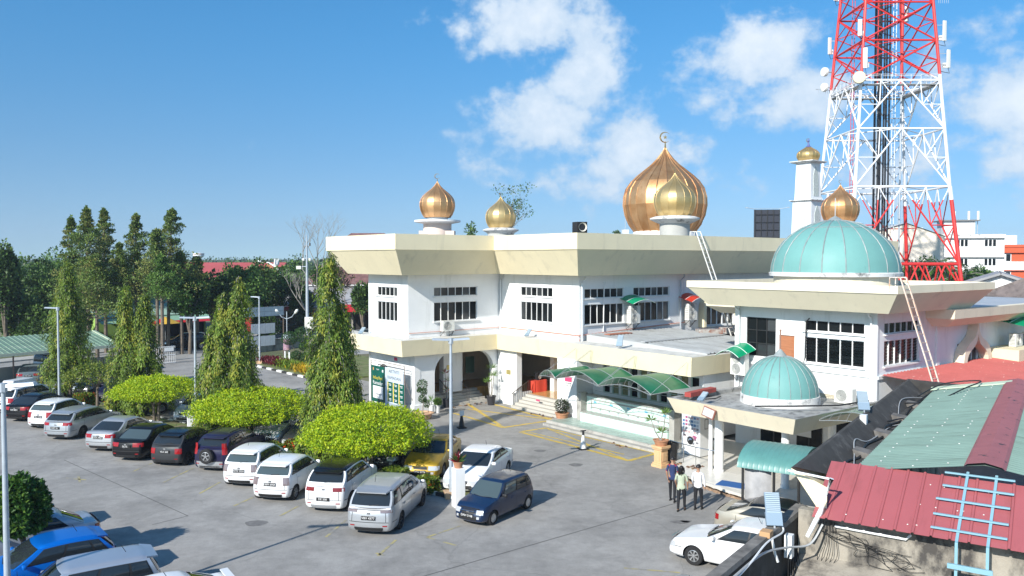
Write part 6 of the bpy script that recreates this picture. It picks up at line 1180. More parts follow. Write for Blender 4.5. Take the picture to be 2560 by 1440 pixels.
broad(690, 104, 668, 780, 60, 'broad leafy tree behind the ornamental street light', LG, n=46); broad(530, 88, 672, 790, 48, 'leafy tree left of the red hall roof', LB, n=40); broad(360, 88, 680, 748, 60, 'shaded broad tree between the conifers', LB, n=40); broad(215, 96, 655, 830, 85, 'dense dark tree behind the broad conifer', LB, n=60); broad(310, 98, 665, 752, 75, 'dense dark tree behind the slender conifer', LB, n=50); broad(425, 104, 660, 748, 75, 'dense green tree behind the leaning conifer', LG, n=50); broad(725, 112, 652, 760, 46, 'green tree left of the camera pole', LG, n=36); broad(748, 104, 690, 810, 34, 'spruce like tree beside the camera pole', LB, n=36); broad(770, 108, 720, 840, 40, 'brown leaved bush behind the camera pole', LR, n=30); broad(730, 100, 770, 850, 34, 'reddish bush on the far roadside', LR, n=24); broad(905, 100, 690, 800, 30, 'dark green tree beside the mosque corner', LB, n=30); broad(850, 112, 660, 760, 40, 'dry thin tree behind the tallest weeping tree', LR, n=22, per=90); broad(812, 112, 640, 740, 36, 'green bush crown below the bare tree', LB, n=22)
broad(1180, 120, 555, 640, 20, 'small tree showing left of the far golden dome', LB, n=14, per=60); broad(1545, 150, 566, 640, 24, 'tree top behind the main roof edge', LB, n=16, per=80)
for px, d, yt, hw in ((2300, 108, 640, 70), (2380, 112, 655, 60), (2450, 118, 660, 40)): broad(px, d, yt, 760, hw, {2300: 'green tree left under the tower base', 2380: 'green tree in the middle under the tower base', 2450: 'green tree right of the tower base'}[px], LG, n=34)
def bare(px, d, y0, yt, label, seed, leafy=False, tall=1.0):
    x, y = wp(px, d); o = empty('bare_tree', (x, y, 0), 0, label, 'tree', 'bare trees'); r_ = random.Random(seed); b = MB(); tips = []
    def br(p, dr, ln, rad, k):
        q = p+dr*ln; m_ = p.lerp(q, .5)+Vector((r_.uniform(-.1, .1), r_.uniform(-.1, .1), 0))*ln*.4; b.tube([p, m_, q], [rad, rad*.8, rad*.55], 5); tips.append(q)
        if k:
            for _ in range(r_.choice((2, 3))): br(q, (dr+Vector((r_.uniform(-.7, .7), r_.uniform(-.7, .7), r_.uniform(-.1, .45)))).normalized(), ln*r_.uniform(.55, .8), rad*.55, k-1)
    H_ = zat(yt, d); br(Vector((0, 0, 0)), Vector((r_.uniform(-.1, .1), 0, 1)).normalized(), H_*.34, .2, 6); b.build('trunk', BARKG, o)
    if leafy: T = np.array([tuple(t) for t in tips[len(tips)//3:]]); Pp, Dd, Nn, d_ = clumps(T, np.tile([.5, .5, .4], (len(T), 1)), 4); leaf_mesh('crown', Pp, Dd, Nn, .3, .07, pick(len(Pp), [.5, .3, .2]), LB, o)
bare(800, 105, 640, 545, 'bare grey tree behind the camera pole', 3); bare(770, 100, 700, 660, 'smaller bare tree left of the tallest weeping tree', 8); bare(1215, 95, 580, 452, 'sparse leaved tree behind the far golden dome', 5, True); bare(880, 104, 700, 700, 'bare grey shrub tree beside the mosque corner', 12)
def palm(px, d, ytop, label):
    x, y = wp(px, d); h = zat(ytop, d); o = empty('palm_tree', (x, y, 0), 0, label, 'palm', 'palm trees under the tower'); trunk(o, [(0, 0, 0), (.2, 0, h*.5), (0, 0, h-1.2)], [.22, .17, .15], BARKG); PP, DD, NN = [], [], []; b = MB()
    for k in range(22):
        a = k*2.4; el_ = 1.1-.085*k; pts = [Vector((math.cos(a)*math.cos(el_)*s*2.8, math.sin(a)*math.cos(el_)*s*2.8, h-1.2+math.sin(el_)*s*2.8-1.5*s*s)) for s in [i/8 for i in range(9)]]; b.tube(pts, [.035]*8+[.01], 4)
        for i in range(1, 9):
            for f in (0, .33, .66):
                p_ = pts[i-1].lerp(pts[i], f); t_ = (pts[i]-pts[i-1]).normalized(); s_ = t_.cross(Vector((0, 0, 1))).normalized()
                for g in (-1, 1): PP.append(p_); DD.append(s_*g*.9+t_*.5-Vector((0, 0, .45))); NN.append((0, 0, 1))
    b.build('frond_stems', BARKG, o); n = len(PP); leaf_mesh('crown', np.array([tuple(v) for v in PP]), np.array([tuple(v) for v in DD]), np.array(NN, float), .75, .05, pick(n, [.4, .4, .2]), LG, o)
palm(2350, 104, 640, 'tall palm in the middle under the tower base'); palm(2412, 100, 668, 'shorter palm right under the tower base'); palm(2320, 100, 690, 'low palm left under the tower base')
# far wooded skyline
n = 1300; az_ = rng.uniform(-.62, .62, n); dd_ = rng.uniform(330, 900, n); hh = rng.uniform(4.5, 9, n)+4*rng.random(n)**4; cs = np.stack([np.tan(az_)*dd_, dd_, hh*.5], 1); cr = np.stack([rng.uniform(4, 9, n), rng.uniform(4, 9, n), hh*.55], 1)
Pp, Dd, Nn, d_ = clumps(cs, cr, 100, .2, .42); L_ = 1.3*(.6+.8*rng.random(len(Pp))); o = leaf_mesh('distant_woods', Pp, Dd, Nn+d_*.6, L_, L_*.42, pick(len(Pp), [.4, .35, .25]), LB, None); tag(o, 'low wooded skyline along the horizon', 'woods', kind='stuff')
# ================================================================== buildings and street furniture on the left
cp = empty('carport', (-37.7, 61.6, 0), math.atan2(6.4, 5.0), 'long open carport with green ribbed sheet roof on the left', 'carport')
GRC = mat('carport_green_sheet', (.17, .27, .19), .5, .15, ns=.7, na=.2, stain=((.34, .4, .3), 1.2, .46, .7, (.3, 3, 1)))
xs = []; u = -14.0
while u < 8.1: xs += [(u, 0), (u+.28, 0), (u+.3, .04), (u+.36, .04), (u+.38, 0)]; u += .4
b = MB(); b.rings([[(u, 0, 2.36+h) for u, h in xs], [(u, 4.6, 3.3+h) for u, h in xs]], False); b.rings([[(u, 4.62, 3.3+h) for u, h in xs], [(u, 7.6, 2.7+h) for u, h in xs]], False); b.build('roof_sheet', GRC, cp)
b = MB(); b.box((-3, -.02, 2.3), (22.2, .06, .22)); b.build('fascia_board', mat('pale_green_board', (.5, .55, .42), .7), cp); b = MB(); b.box((8.1, 2.3, 2.83), (.06, 4.7, .14), mat=Matrix.Rotation(math.atan2(.94, 4.6), 3, 'X')); b.build('barge_board', mat('pale_green_board', (.5, .55, .42), .7), cp)
for x in (-9, -4.5, .2, 4.2, 7.8):
    for y in (.3, 4.6): rod('post', mat('rusty_post', (.2, .13, .1), .8, ns=3, na=.3), cp, (x, y, 0), (x, y, 2.4 if y < 1 else 3.2), .06)
for x in (-9, -4.5, .2, 4.2, 7.8): bar('rafter', FRAMEDARK, cp, (x, .1, 2.3), (x, 4.6, 3.22), .06, .1)
RAW = mat('old_wall_render', (.36, .34, .28), .95, ns=.7, na=.2, stain=((.12, .11, .1), .8, .5, .7, (1, 1, .5)), bump=.3, bs=12)
def road_wall(t0, t1, h, label):
    p, q = Vector(SP(t0, 0)), Vector(SP(t1, 0)); o = empty('roadside_wall', p, math.atan2(sd.y, sd.x), label, 'wall', 'roadside boundary walls'); Ln = (q-p).length
    b = MB(); b.box((Ln/2, 0, h/2), (Ln, .22, h)); b.build('panel', RAW, o); b = MB(); b.box((Ln/2, 0, h+.04), (Ln, .3, .08)); b.build('coping', CONC, o)
    for k in range(int(Ln/3)+1): b = MB(); b.box((k*3, -.12, h/2), (.3, .1, h)); b.build('pier', RAW, o)
road_wall(1.5, 60, 1.15, 'stained roadside wall right of the entrance, behind the flower bed'); road_wall(-60, -13.5, 1.15, 'stained roadside wall left of the entrance, behind the carport')
gt = empty('entrance_gate', P(383, 912), R(40), 'white barred sliding gate at the car park entrance', 'gate')
for k in range(13): rod('bar', WHITEMETAL, gt, (k*.16, 0, .1), (k*.16, 0, 1.55), .014)
for z in (.1, .8, 1.55): bar('rail', WHITEMETAL, gt, (0, 0, z), (1.95, 0, z), .05, .06)
ubox('name_panel', WHITEMETAL, gt, (1.4, -.03, 1.3), (.8, .03, .35))
# hoarding frame with pale panels
hf = empty('hoarding_frame', (-25.0, 76.4, 0), math.atan2(3.4, 2.9), 'steel hoarding frame with a strip of pale blue panels', 'billboard'); PBP = mat('pale_blue_panel', (.33, .42, .5), .5, ns=1, na=.08, rand=.06); PWP = mat('white_sheet_panel', (.62, .66, .7), .7, ns=2, na=.08, rand=.05)
for x in (.05, 4.25): rod('post', mat('brown_post', (.12, .09, .07), .7), hf, (x, 0, 0), (x, 0, 4.95), .06)
for k in range(6):
    for j in range(2): ubox('panel', PBP, hf, (.35+k*.72, -.04, 4.28+j*.45), (.7, .03, .43))
for k in range(7): rod('bar', FRAMEDARK, hf, (.0+k*.72, .02, 1.2), (.0+k*.72, .02, 4.95), .018)
for z in (1.3, 1.75, 2.2, 2.65, 3.1, 4.05, 4.5, 4.95): rod('bar', FRAMEDARK, hf, (0, .02, z), (4.3, .02, z), .016)
for z in (1.72, 2.9):
    for k in range(5): ubox('panel', PWP, hf, (.95+k*.52, -.03, z), (.5, .02, .95))
# lamps
LAMPH = mat('lamp_head_grey', (.5, .55, .6), .4, .3)
def lamp_post(loc, h, label, rz=0, double=True, r=.085):
    o = empty('lamp_post', loc, rz, label, 'lamp post', 'grey car park lamp posts'); b = MB(); b.tube([(0, 0, 0), (0, 0, h)], [r, r*.62], 10); b.build('pole', STEELP, o, 40); b = MB(); b.box((0, 0, .12), (.55, .55, .24)); b.build('footing', mat('footing_peach', (.55, .37, .22), .9, ns=4, na=.15), o)
    b = MB(); b.tube([(0, 0, h-.1), (0, 0, h+.12)], .1, 8); b.build('bracket', STEELP, o)
    for s in ((-1, 1) if double else (-1,)):
        b = MB(); b.hexa([(s*.08, -.08, h+.02), (s*.75, -.14, h+.06), (s*.75, .14, h+.06), (s*.08, .08, h+.02), (s*.08, -.06, h+.1), (s*.72, -.1, h+.13), (s*.72, .1, h+.13), (s*.08, .06, h+.1)]); b.build('lamp_head', LAMPH, o)
    return o
lamp_post((-12.66, 20.3, 0), 6.3, 'grey lamp post cut by the left edge of the picture', R(10)); lamp_post(P(1128, 1243), 6.25, 'grey double lamp post in front of the mosque beside the white flower pillar', R(15)); lamp_post((-16.75, 43.2, .1), 6.25, 'grey double lamp post left of the broad weeping tree', R(15)); lamp_post((-28.8, 51.9, .1), 6.25, 'grey lamp post behind the leftmost weeping tree', R(15), False); lamp_post((-23.0, 74.5, 0), 6.0, 'distant lamp post in front of the hoarding frame', R(0), False)
cc = empty('camera_pole', (-22.3, 89.2, 0), 0, 'very tall grey pole with cameras and a white cabinet', 'pole'); b = MB(); b.tube([(0, 0, 0), (0, 0, 6), (0, 0, 12.1)], [.2, .16, .06], 10); b.build('pole', STEELP, cc, 40)
ubox('cabinet', ACW, cc, (.25, -.25, 2.6), (.9, .4, 1.25))
for s in (-1, 1): b = MB(); b.lathe([(0, -.2), (.14, -.16), (.17, 0), (.14, .08), (0, .1)], 10, (s*.35, 0, 9.5)); b.build('camera_dome', ACW, cc, 60); rod('arm', STEELP, cc, (0, 0, 9.6), (s*.35, 0, 9.6), .03)
ubox('camera_housing', ACW, cc, (-.85, -.1, 8.6), (.5, .3, .35)); rod('arm', STEELP, cc, (0, 0, 8.7), (-.85, 0, 8.7), .04); rod('arm', STEELP, cc, (-.3, 0, 11), (.4, 0, 11), .02); ubox('sensor', BLACK, cc, (.35, 0, 11.1), (.12, .12, .3))
ol = empty('ornamental_street_light', (-30.0, 104.5, 0), 0, 'white curved street light with gold scrolls and tulip top', 'street light'); b = MB(); b.tube([(0, 0, 0), (0, 0, 8.6)], [.13, .09], 8); b.build('pole', WHITEMETAL, ol, 40)
b = MB(); b.tube([(.6, 0, 7.35), (.25, 0, 8.1), (-.3, 0, 8.65), (-1.0, 0, 9.05), (-1.9, 0, 9.15)], [.13, .15, .13, .09, .06], 8); b.build('arm', WHITEMETAL, ol, 50); b = MB(); b.lathe([(0, 0), (.16, .1), (.2, .35), (.1, .6), (0, .65)], 10); o = b.build('lamp_head', WHITEMETAL, ol, 60); o.location = (-1.85, 0, 9.15); o.rotation_euler = (0, R(-80), 0)
b = MB()
for k in range(6): a = k*1.05; b.tube([(0, 0, 8.5), (.3*math.cos(a), .3*math.sin(a), 8.9), (.25*math.cos(a), .25*math.sin(a), 9.3), (.33*math.cos(a), .33*math.sin(a), 9.6)], [.06, .08, .06, .02], 5)
b.build('tulip_top', WHITEMETAL, ol, 50)
b = MB()
for k in range(4): cx, cz = -.25-.28*k, 8.0+.22*k; b.tube([(cx+.22*math.cos(t)*(1-t/9), 0, cz+.22*math.sin(t)*(1-t/9)) for t in [q*.5 for q in range(15)]], .03, 4)
b.build('scroll', mat('gold_scroll', (.65, .5, .12), .5), ol)
dl = empty('garden_lamp', P(718, 901), 0, 'decorative twin garden lamp with a poster drum on its post', 'lamp post'); b = MB(); b.box((-.2, 0, .5), (.12, .12, 1.0)); b.box((.2, 0, .5), (.12, .12, 1.0)); b.build('base', WHITEMETAL, dl); rod('pole', STEELP, dl, (0, 0, .9), (0, 0, 4.6), .045)
b = MB(); b.lathe([(.36, 1.0), (.36, 2.4)], 20); b.build('poster_drum', mat('poster_purple', (.12, .07, .25), .5, ns=3, na=0, col2=(.55, .35, .3)), dl, 60); b = MB(); b.lathe([(.37, 2.05), (.37, 2.45)], 20); b.build('poster_header', mat('poster_pale', (.55, .62, .72), .5), dl, 60)
for s in (-1, 1): b = MB(); b.tube([(0, 0, 3.9), (s*.5, 0, 4.1), (s*.75, 0, 4.5)], .035, 5); b.build('arm', STEELP, dl); b = MB(); b.lathe([(0, 0), (.13, .15), (.15, .45), (0, .6)], 10); o = b.build('lamp_head', ACW, dl, 60); o.location = (s*.72, 0, 4.35); o.rotation_euler = (0, R(35*s), 0)
# shop with green roof, parasol; houses further back
x, y = wp(390, 97); shp = empty('roadside_shop', (x, y, 0), math.atan2(sd.y, sd.x)-R(12), 'single storey shop with green sheet roof and red awning across the street', 'shop')
b = MB(); b.box((0, 4, 1.5), (13, 6, 3.0)); b.build('wall', mat('shop_green', (.3, .5, .12), .8), shp); GSH = mat('shop_green_sheet', (.33, .47, .38), .55, ns=.7, na=.14)
b = MB(); b.quad((-7, -.6, 2.9), (7, -.6, 2.9), (7, 5.2, 5.0), (-7, 5.2, 5.0)); b.quad((-7, 5.2, 5.0), (7, 5.2, 5.0), (7, 8, 3.6), (-7, 8, 3.6)); b.build('roof', GSH, shp)
b = MB(); b.quad((-7, -2.4, 2.3), (7, -2.4, 2.3), (7, -.5, 2.8), (-7, -.5, 2.8)); b.build('awning', mat('shop_awning_green', (.24, .42, .3), .6), shp); b = MB(); b.quad((1, -3.2, 2.1), (7, -3.2, 2.1), (7, -2.42, 2.32), (1, -2.42, 2.32)); b.build('red_awning', REDMETAL, shp); b = MB(); b.box((2, .95, 1.2), (8.4, .12, 2.2)); b.build('shop_front', mat('dark_interior', (.02, .018, .016), .8), shp); ubox('fridge', ACW, shp, (-3, -.4, .95), (.8, .6, 1.9))
x, y = wp(411, 93.5); pr_ = empty('parasol', (x, y, 0), 0, 'red and yellow market parasol in front of the shop', 'parasol'); rod('pole', STEEL, pr_, (0, 0, 0), (0, 0, 2.9), .03)
for k in range(8): b = MB(); a0, a1 = k*math.pi/4, (k+1)*math.pi/4; b.poly([(0, 0, 2.95), (1.7*math.cos(a0), 1.7*math.sin(a0), 2.2), (1.7*math.cos(a1), 1.7*math.sin(a1), 2.2)]); b.build('canopy_panel', mat('parasol_yellow', (.62, .4, .05), .7) if k in (6, 7, 0, 2) else REDMETAL, pr_)
PALEW = mat('pale_house_wall', (.6, .57, .5), .85, ns=.5, na=.1); REDW = mat('red_house_wall', (.4, .03, .03), .8)
x, y = wp(705, 112); gable_house('roadside_house', x, y, R(12), 9, 7, 3.6, 1.9, 'house with plain grey roof and red wall left of the camera pole', REDW, GREYSH); x, y = wp(885, 112); gable_house('roadside_house', x, y, R(10), 11, 8, 3.6, 2.0, 'house with grey roof between weeping tree and mosque', PALEW, GREYSH); x, y = wp(880, 124); gable_house('roadside_house', x, y, R(5), 12, 9, 6.0, 2.2, 'taller house with brown tiled roof beside the mosque corner', PALEW, tilemat('maroon_tiles', (.2, .1, .09)), hip=.3)
x, y = wp(575, 185); gable_house('long_hall', x, y, R(4), 24, 18, 5.4, 3.2, 'long hall with bright red roof in the distance', PALEW, TRED); x, y = wp(920, 150); gable_house('red_roof_house', x, y, R(0), 10, 9, 11.9, 2.2, 'house with maroon roof top peeping over the mosque roof at the left', PALEW, tilemat('maroon_tiles', (.2, .1, .09)), hip=.5)
x, y = wp(330, 112); gable_house('roadside_house', x, y, R(20), 12, 9, 4.0, 2.6, 'house with brown red roof half hidden by the conifers', PALEW, tilemat('rust_tiles', (.26, .1, .07))); x, y = wp(220, 108); gable_house('roadside_house', x, y, R(40), 14, 9, 3.2, 2.0, 'low house behind the carport in the shade of dark trees', PALEW, GREYSH)
def shelter(px, d, z, w, label):
    x, y = wp(px, d); o = empty('red_awning_shelter', (x, y, 0), R(8), label, 'shelter', 'red roofed roadside shelters'); b = MB(); b.quad((-w/2, -1.6, z-.45), (w/2, -1.6, z-.45), (w/2, 1.2, z+.25), (-w/2, 1.2, z+.25)); r_ = b.build('roof', REDMETAL, o); md = r_.modifiers.new('s', 'SOLIDIFY'); md.thickness = .08
    for s in (-1, 1):
        for yy in (-1.4, 1.0): rod('post', FRAMEDARK, o, (s*w*.45, yy, 0), (s*w*.45, yy, z-.2), .05)
    b = MB(); b.box((0, 1.4, z*.45), (w, .1, z*.9)); b.build('back_wall', mat('dark_interior', (.02, .018, .016), .8), o)
shelter(726, 107, 3.0, 6, 'red roofed lean-to on the far roadside left of the camera pole'); shelter(893, 103, 3.5, 4.6, 'red roofed lean-to beside the mosque corner')
x, y = wp(497, 420); wt = empty('water_tower', (x, y, 0), 0, 'white bowl shaped water tower on the skyline', 'water tower'); b = MB(); b.lathe([(.9, 0), (.8, 9.6), (2.3, 10.7), (2.75, 11.2), (2.75, 12.6), (0, 12.9)], 28); b.build('bowl', WHITEMETAL, wt, 35); b = MB(); b.lathe([(2.78, 11.9), (2.78, 12.3)], 28); b.build('band', mat('rust_band', (.5, .3, .22), .7), wt)
# ================================================================== things in front of the mosque
bn = empty('banner_stand', LW(-7.6, -3.9), MROT-R(90), 'steel frame with green and pale blue banners beside the mosque corner', 'banner'); bn.scale = (1.2, 1, 1)
# local x runs along the wall towards the camera, -y faces outwards
PIPEB = mat('banner_pipe', (.35, .3, .27), .5, .4)
for x in (-.03, 3.5): rod('post', PIPEB, bn, (x, 0, 0), (x, 0, 2.95), .028); rod('stay', PIPEB, bn, (x, 0, 2.1), (x, -.0+.9, 0), .018) if x > 0 else None
rod('rail', PIPEB, bn, (-.03, 0, 2.93), (3.5, 0, 2.93), .024); rod('rail', PIPEB, bn, (-.03, 0, .2), (3.5, 0, .2), .024); rod('rail', PIPEB, bn, (-.03, 0, 2.75), (3.5, 0, 2.75), .018)
BGN = mat('banner_green', (.0, .085, .06), .5, ns=1.5, na=.25); BPB = mat('banner_pale', (.52, .6, .68), .5, ns=1, na=.05); BYE = mat('banner_yellow', (.7, .55, .05), .5); BWH = mat('banner_white', (.75, .76, .76), .5); BTX = mat('banner_ink', (.12, .14, .16), .6)
ubox('green_banner', BGN, bn, (.75, -.03, 1.45), (1.45, .012, 2.35)); ubox('pale_banner', BPB, bn, (2.5, -.03, 1.42), (1.9, .012, 2.5))
F_ = (R(90), 0, 0)
text('banner_lettering', 'Infaq Ihya\'', .3, BYE, bn, (.78, -.042, 1.85), F_, sx=.9); text('banner_lettering', 'Ramadan', .34, BWH, bn, (.78, -.042, 1.52), F_, sx=.9); text('banner_lettering', 'MASJID', .1, BWH, bn, (.75, -.042, 2.4), F_); ubox('logo', BWH, bn, (1.3, -.04, 2.35), (.13, .008, .16)); ubox('logo', mat('banner_orange', (.6, .3, .1), .6), bn, (.28, -.04, 2.4), (.1, .008, .18)); ubox('info_box', BWH, bn, (.78, -.04, .92), (1.1, .008, .8)); text('banner_lettering', '0213004004970', .13, BTX, bn, (.78, -.048, .8), F_)
text('banner_lettering', 'AKTIVITI', .28, BTX, bn, (2.5, -.042, 2.45), F_); text('banner_lettering', 'RAMADAN', .28, BTX, bn, (2.5, -.042, 2.05), F_)
for k in range(3):
    x0 = 1.83+k*.58; ubox('programme_panel', BGN, bn, (x0+.3, -.04, 1.15), (.46, .008, 1.25)); ubox('programme_bar', BYE, bn, (x0+.03, -.041, 1.15), (.09, .008, 1.25))
    for j in range(4):
        for q in range(2): ubox('programme_line', BWH, bn, (x0+.26+.02*q, -.048, 1.65-j*.31-q*.08), (.28-.08*q, .006, .035))
for j in range(4): ubox('text_line', BTX, bn, (2.5, -.042, .42-j*.06), (1.5, .006, .018))
def pot(loc, r, h, m, label, cat='potted plant', name='potted_plant', rimr=1.1, grp='potted plants around the entrance'):
    o = empty(name, loc, 0, label, cat, grp); b = MB(); b.lathe([(0, 0), (r*.72, 0), (r, h*.9), (r*rimr, h*.9), (r*rimr, h), (r*.85, h), (r*.8, h*.86), (0, h*.86)], 20); b.build('pot', m, o, 35); return o
def spiky(o, heads, n=26, ln=.42, c=0):
    for x, y, z in heads:
        trunk(o, [(0, 0, .2), (x*.6, y*.6, z*.55), (x, y, z)], [.035, .028, .02], BARKG, 'stem'); d = rdir(n); d[:, 2] = np.abs(d[:, 2])*.9+.1-.3*(rng.random(n) < .3); leaf_mesh('leaves', np.tile([x, y, z], (n, 1))+d*.02, d, rdir(n), ln, .022, pick(n, [.5, .5]), [LG[1], LG[0]] if c == 0 else [leafmat('bromeliad_red', (.3, .02, .04)), LG[0]], o)
def bushy(o, z, r_, n=500, mats=None):
    d = rdir(n); leaf_mesh('leaves', np.array([0, 0, z])+d*r_*(rng.random((n, 1))**.4), d+rdir(n)*.6, rdir(n), .09, .03, pick(n, [.6, .4]), mats or [LG[1], LG[0]], o); trunk(o, [(0, 0, .1), (0, 0, z)], .02, name='stem')
q = P(1056, 1047); o = pot(q, .62, .38, mat('peach_pot', (.58, .36, .22), .85, ns=4, na=.12), 'pom pom topiary in a wide peach planter by the banner', 'topiary')
for x, y, z, r_ in ((0, 0, 2.05, .3), (-.2, .1, 1.7, .12), (.1, 0, 1.62, .19), (0, 0, 1.2, .22), (.16, 0, 1.1, .1), (.28, 0, .85, .16)):
    n = int(300*r_/.2); d = rdir(n); leaf_mesh('pompom', np.array([x, y, z])+d*r_, d*.3+rdir(n)*.7, d, .07, .025, pick(n, [.6, .4]), LT, o)
trunk(o, [(0, 0, .3), (.05, 0, .9), (0, 0, 2.0)], [.04, .035, .02], BARKG, 'stem')
PWH = mat('white_pot', (.74, .74, .72), .5); PBKP = mat('black_pot', (.03, .03, .035), .6)
q = P(1079, 1034); o = pot(q, .17, .55, PWH, 'white tapered pot with spiky plant, left of a pair'); spiky(o, [(0, 0, .75)], 30, .5); q = P(1094, 1032); o = pot(q, .17, .5, PWH, 'white tapered pot with bushy plant, right of a pair'); bushy(o, .68, .24)
o = pot(LW(-4.35, .05), .24, .55, PBKP, 'black pot with tall red leaved plant inside the arcade'); spiky(o, [(0, 0, 1.1), (.1, 0, 1.7), (-.1, .1, 2.2)], 22, .4, 1)
q = P(1228, 1012); o = pot(q, .3, .6, PBKP, 'black pot with tall branching dracaena beside the arch pier'); spiky(o, [(-.2, 0, 1.5), (.15, 0, 1.9), (0, .1, 2.4)], 30, .45)
q = P(1405, 1055); o = pot(q, .38, .55, TERRA, 'terracotta pot with dark bonsai bush beside the white pier'); bushy(o, .95, .42, 900, [leafmat('dark_purple', (.05, .05, .03)), LT[1]])
q = P(1652, 1166); o = pot(q+Vector((0, 0, .98)), .34, .26, TERRA, 'shallow terracotta bowl with branching spiky plant on a peach pedestal'); spiky(o, [(-.45, 0, 1.15), (.05, 0, .6), (.2, 0, 1.45)], 34, .36)
PEACH = mat('peach_stone', (.66, .42, .22), .75, ns=3, na=.08)
pd = empty('pedestal', q, R(38), 'peach coloured square pedestal under the spiky plant', 'pedestal'); b = MB()
for z0, z1, w_ in ((0, .12, .62), (.12, .2, .54), (.2, .8, .44), (.8, .88, .54), (.88, .98, .62)): b.box((0, 0, (z0+z1)/2), (w_, w_, z1-z0))
b.build('column', PEACH, pd)
for k in range(4): o = ubox('inset_panel', PEACH, pd, (.225*math.sin(k*math.pi/2), -.225*math.cos(k*math.pi/2), .5), (.26, .03, .4), k*math.pi/2)
q = P(1677, 1160); bnq = empty('rubbish_bin', q, 0, 'black rubbish bin with liner beside the peach pedestal', 'bin'); b = MB(); b.lathe([(0, 0), (.27, 0), (.33, .95), (.36, .95), (.36, 1.0), (.3, 1.0), (.28, .8), (0, .75)], 16); b.build('bin_body', BLACK, bnq, 40); b = MB(); b.lathe([(.365, 1.01), (.38, .8), (.36, .72)], 13); b.build('liner', mat('bin_liner', (.02, .02, .02), .3), bnq, 20)
q = P(125, 992); o = pot(q, .6, .62, mat('peach_pot', (.58, .36, .22), .85), 'large peach concrete planter left of the lamp post', 'planter', 'concrete_planter'); bushy(o, .75, .2, 120)
# white pillar with bromeliad
q = P(1146, 1266); pi3 = empty('white_pillar', q, R(25), 'white square pillar at the end of the planted island', 'pillar'); b = MB(); b.box((0, 0, .75), (.4, .4, 1.5)); b.build('shaft', WHITE, pi3)
o = pot(q+Vector((0, 0, 1.5)), .2, .24, TERRA, 'terracotta pot with red bromeliad on top of the white pillar'); d = rdir(40); d[:, 2] = np.abs(d[:, 2])+.3; leaf_mesh('leaves', np.tile([0, 0, .22], (40, 1)), d, rdir(40), .45, .035, pick(40, [.55, .45]), [leafmat('bromeliad_deep', (.28, .015, .03)), LG[2]], o)
q = P(481, 1078); pb = empty('white_pillar', q, R(25), 'plain white square post beside the lamp post left of the broad weeping tree', 'pillar'); b = MB(); b.box((0, 0, .5), (.5, .5, 1.0)); b.build('shaft', WHITE, pb)
# cones
def cone(q, label, m, sign_=False):
    o = empty('traffic_cone', q, R(20), label, 'traffic cone', 'traffic cones'); b = MB(); b.box((0, 0, .03), (.46, .46, .06)); b.build('base', BLACK, o); b = MB(); b.lathe([(.17, .06), (.05, .78), (0, .78)], 16); b.build('body', m, o, 40)
    b = MB(); b.lathe([(.062, .7), (.055, .92), (.0, .92)], 12); b.build('top', BLACK, o, 40); b = MB(); b.box((0, 0, .93), (.3, .07, .05)); b.build('handle', BLACK, o) if not sign_ else ubox('paper', SIGNW, o, (0, -.06, .85), (.26, .02, .3))
cone(P(1154, 1070), 'black traffic cone with paper note near the arcade', BLACK, True); cone(P(1458, 1123), 'white traffic cone with black base by the yellow box marking', PWH)
# vending machine, railing
vm = empty('vending_machine', LW(-2.8, 18.65, .2), MROT-R(90), 'white vending machine with rows of items at the porch', 'vending machine'); b = MB(); b.box((0, .45, 1.0), (1.1, .9, 1.95)); b.build('cabinet', mat('machine_white', (.74, .75, .76), .35), vm); b = MB(); b.box((0, -.005, 1.0), (1.08, .02, 1.9)); b.build('front_panel', mat('machine_white', (.74, .75, .76), .35), vm)
ICOL = [mat('item_%d' % k, c, .5) for k, c in enumerate(((.35, .1, .2), (.1, .2, .35), (.5, .35, .35), (.2, .2, .22), (.45, .5, .55)))]
for j in range(5):
    for k in range(6): ubox('item_photo', random.choice(ICOL), vm, (-.42+k*.165, -.02, 1.8-j*.17), (.13, .012, .11))
b = MB(); b.lathe([(.0, 0), (.1, 0), (.13, .01), (.2, .0), (.21, -.01)], 20); o = b.build('tyre_picture', BLACK, vm); o.location = (-.02, -.02, .72); o.rotation_euler = (R(90), 0, 0)
for k in range(14): ubox('picture_patch', random.choice(ICOL), vm, (-.4+random.random()*.8, -.018, .55+random.random()*.4), (.16, .008, .1))
ubox('side_mark', mat('mark_line', (.05, .05, .05), .5), vm, (.555, .45, 1.75), (.006, .25, .02)); ubox('side_mark', mat('mark_line', (.05, .05, .05), .5), vm, (.555, .45, 1.3), (.006, .25, .02))
for yy in (.33, .57): ubox('side_mark', mat('mark_line', (.05, .05, .05), .5), vm, (.555, yy, 1.525), (.006, .02, .45))
rl = empty('porch_railing', W2, MROT, 'stainless steel railing in front of the vending machine', 'railing'); SS = mat('stainless', (.6, .6, .58), .25, .9)
for a_, c_ in ((l(-4.0, 18.4, 1.05), l(-4.2, 20.1, 1.05)), (l(-4.2, 20.1, 1.05), l(-4.1, 21.1, 1.05))): rod('rail', SS, rl, a_, c_, .025)
for p_ in (l(-4.0, 18.5, 0), l(-4.2, 20.1, 0), l(-4.1, 19.3, 0)): rod('post', SS, rl, p_, (p_[0], p_[1], 1.05), .022)
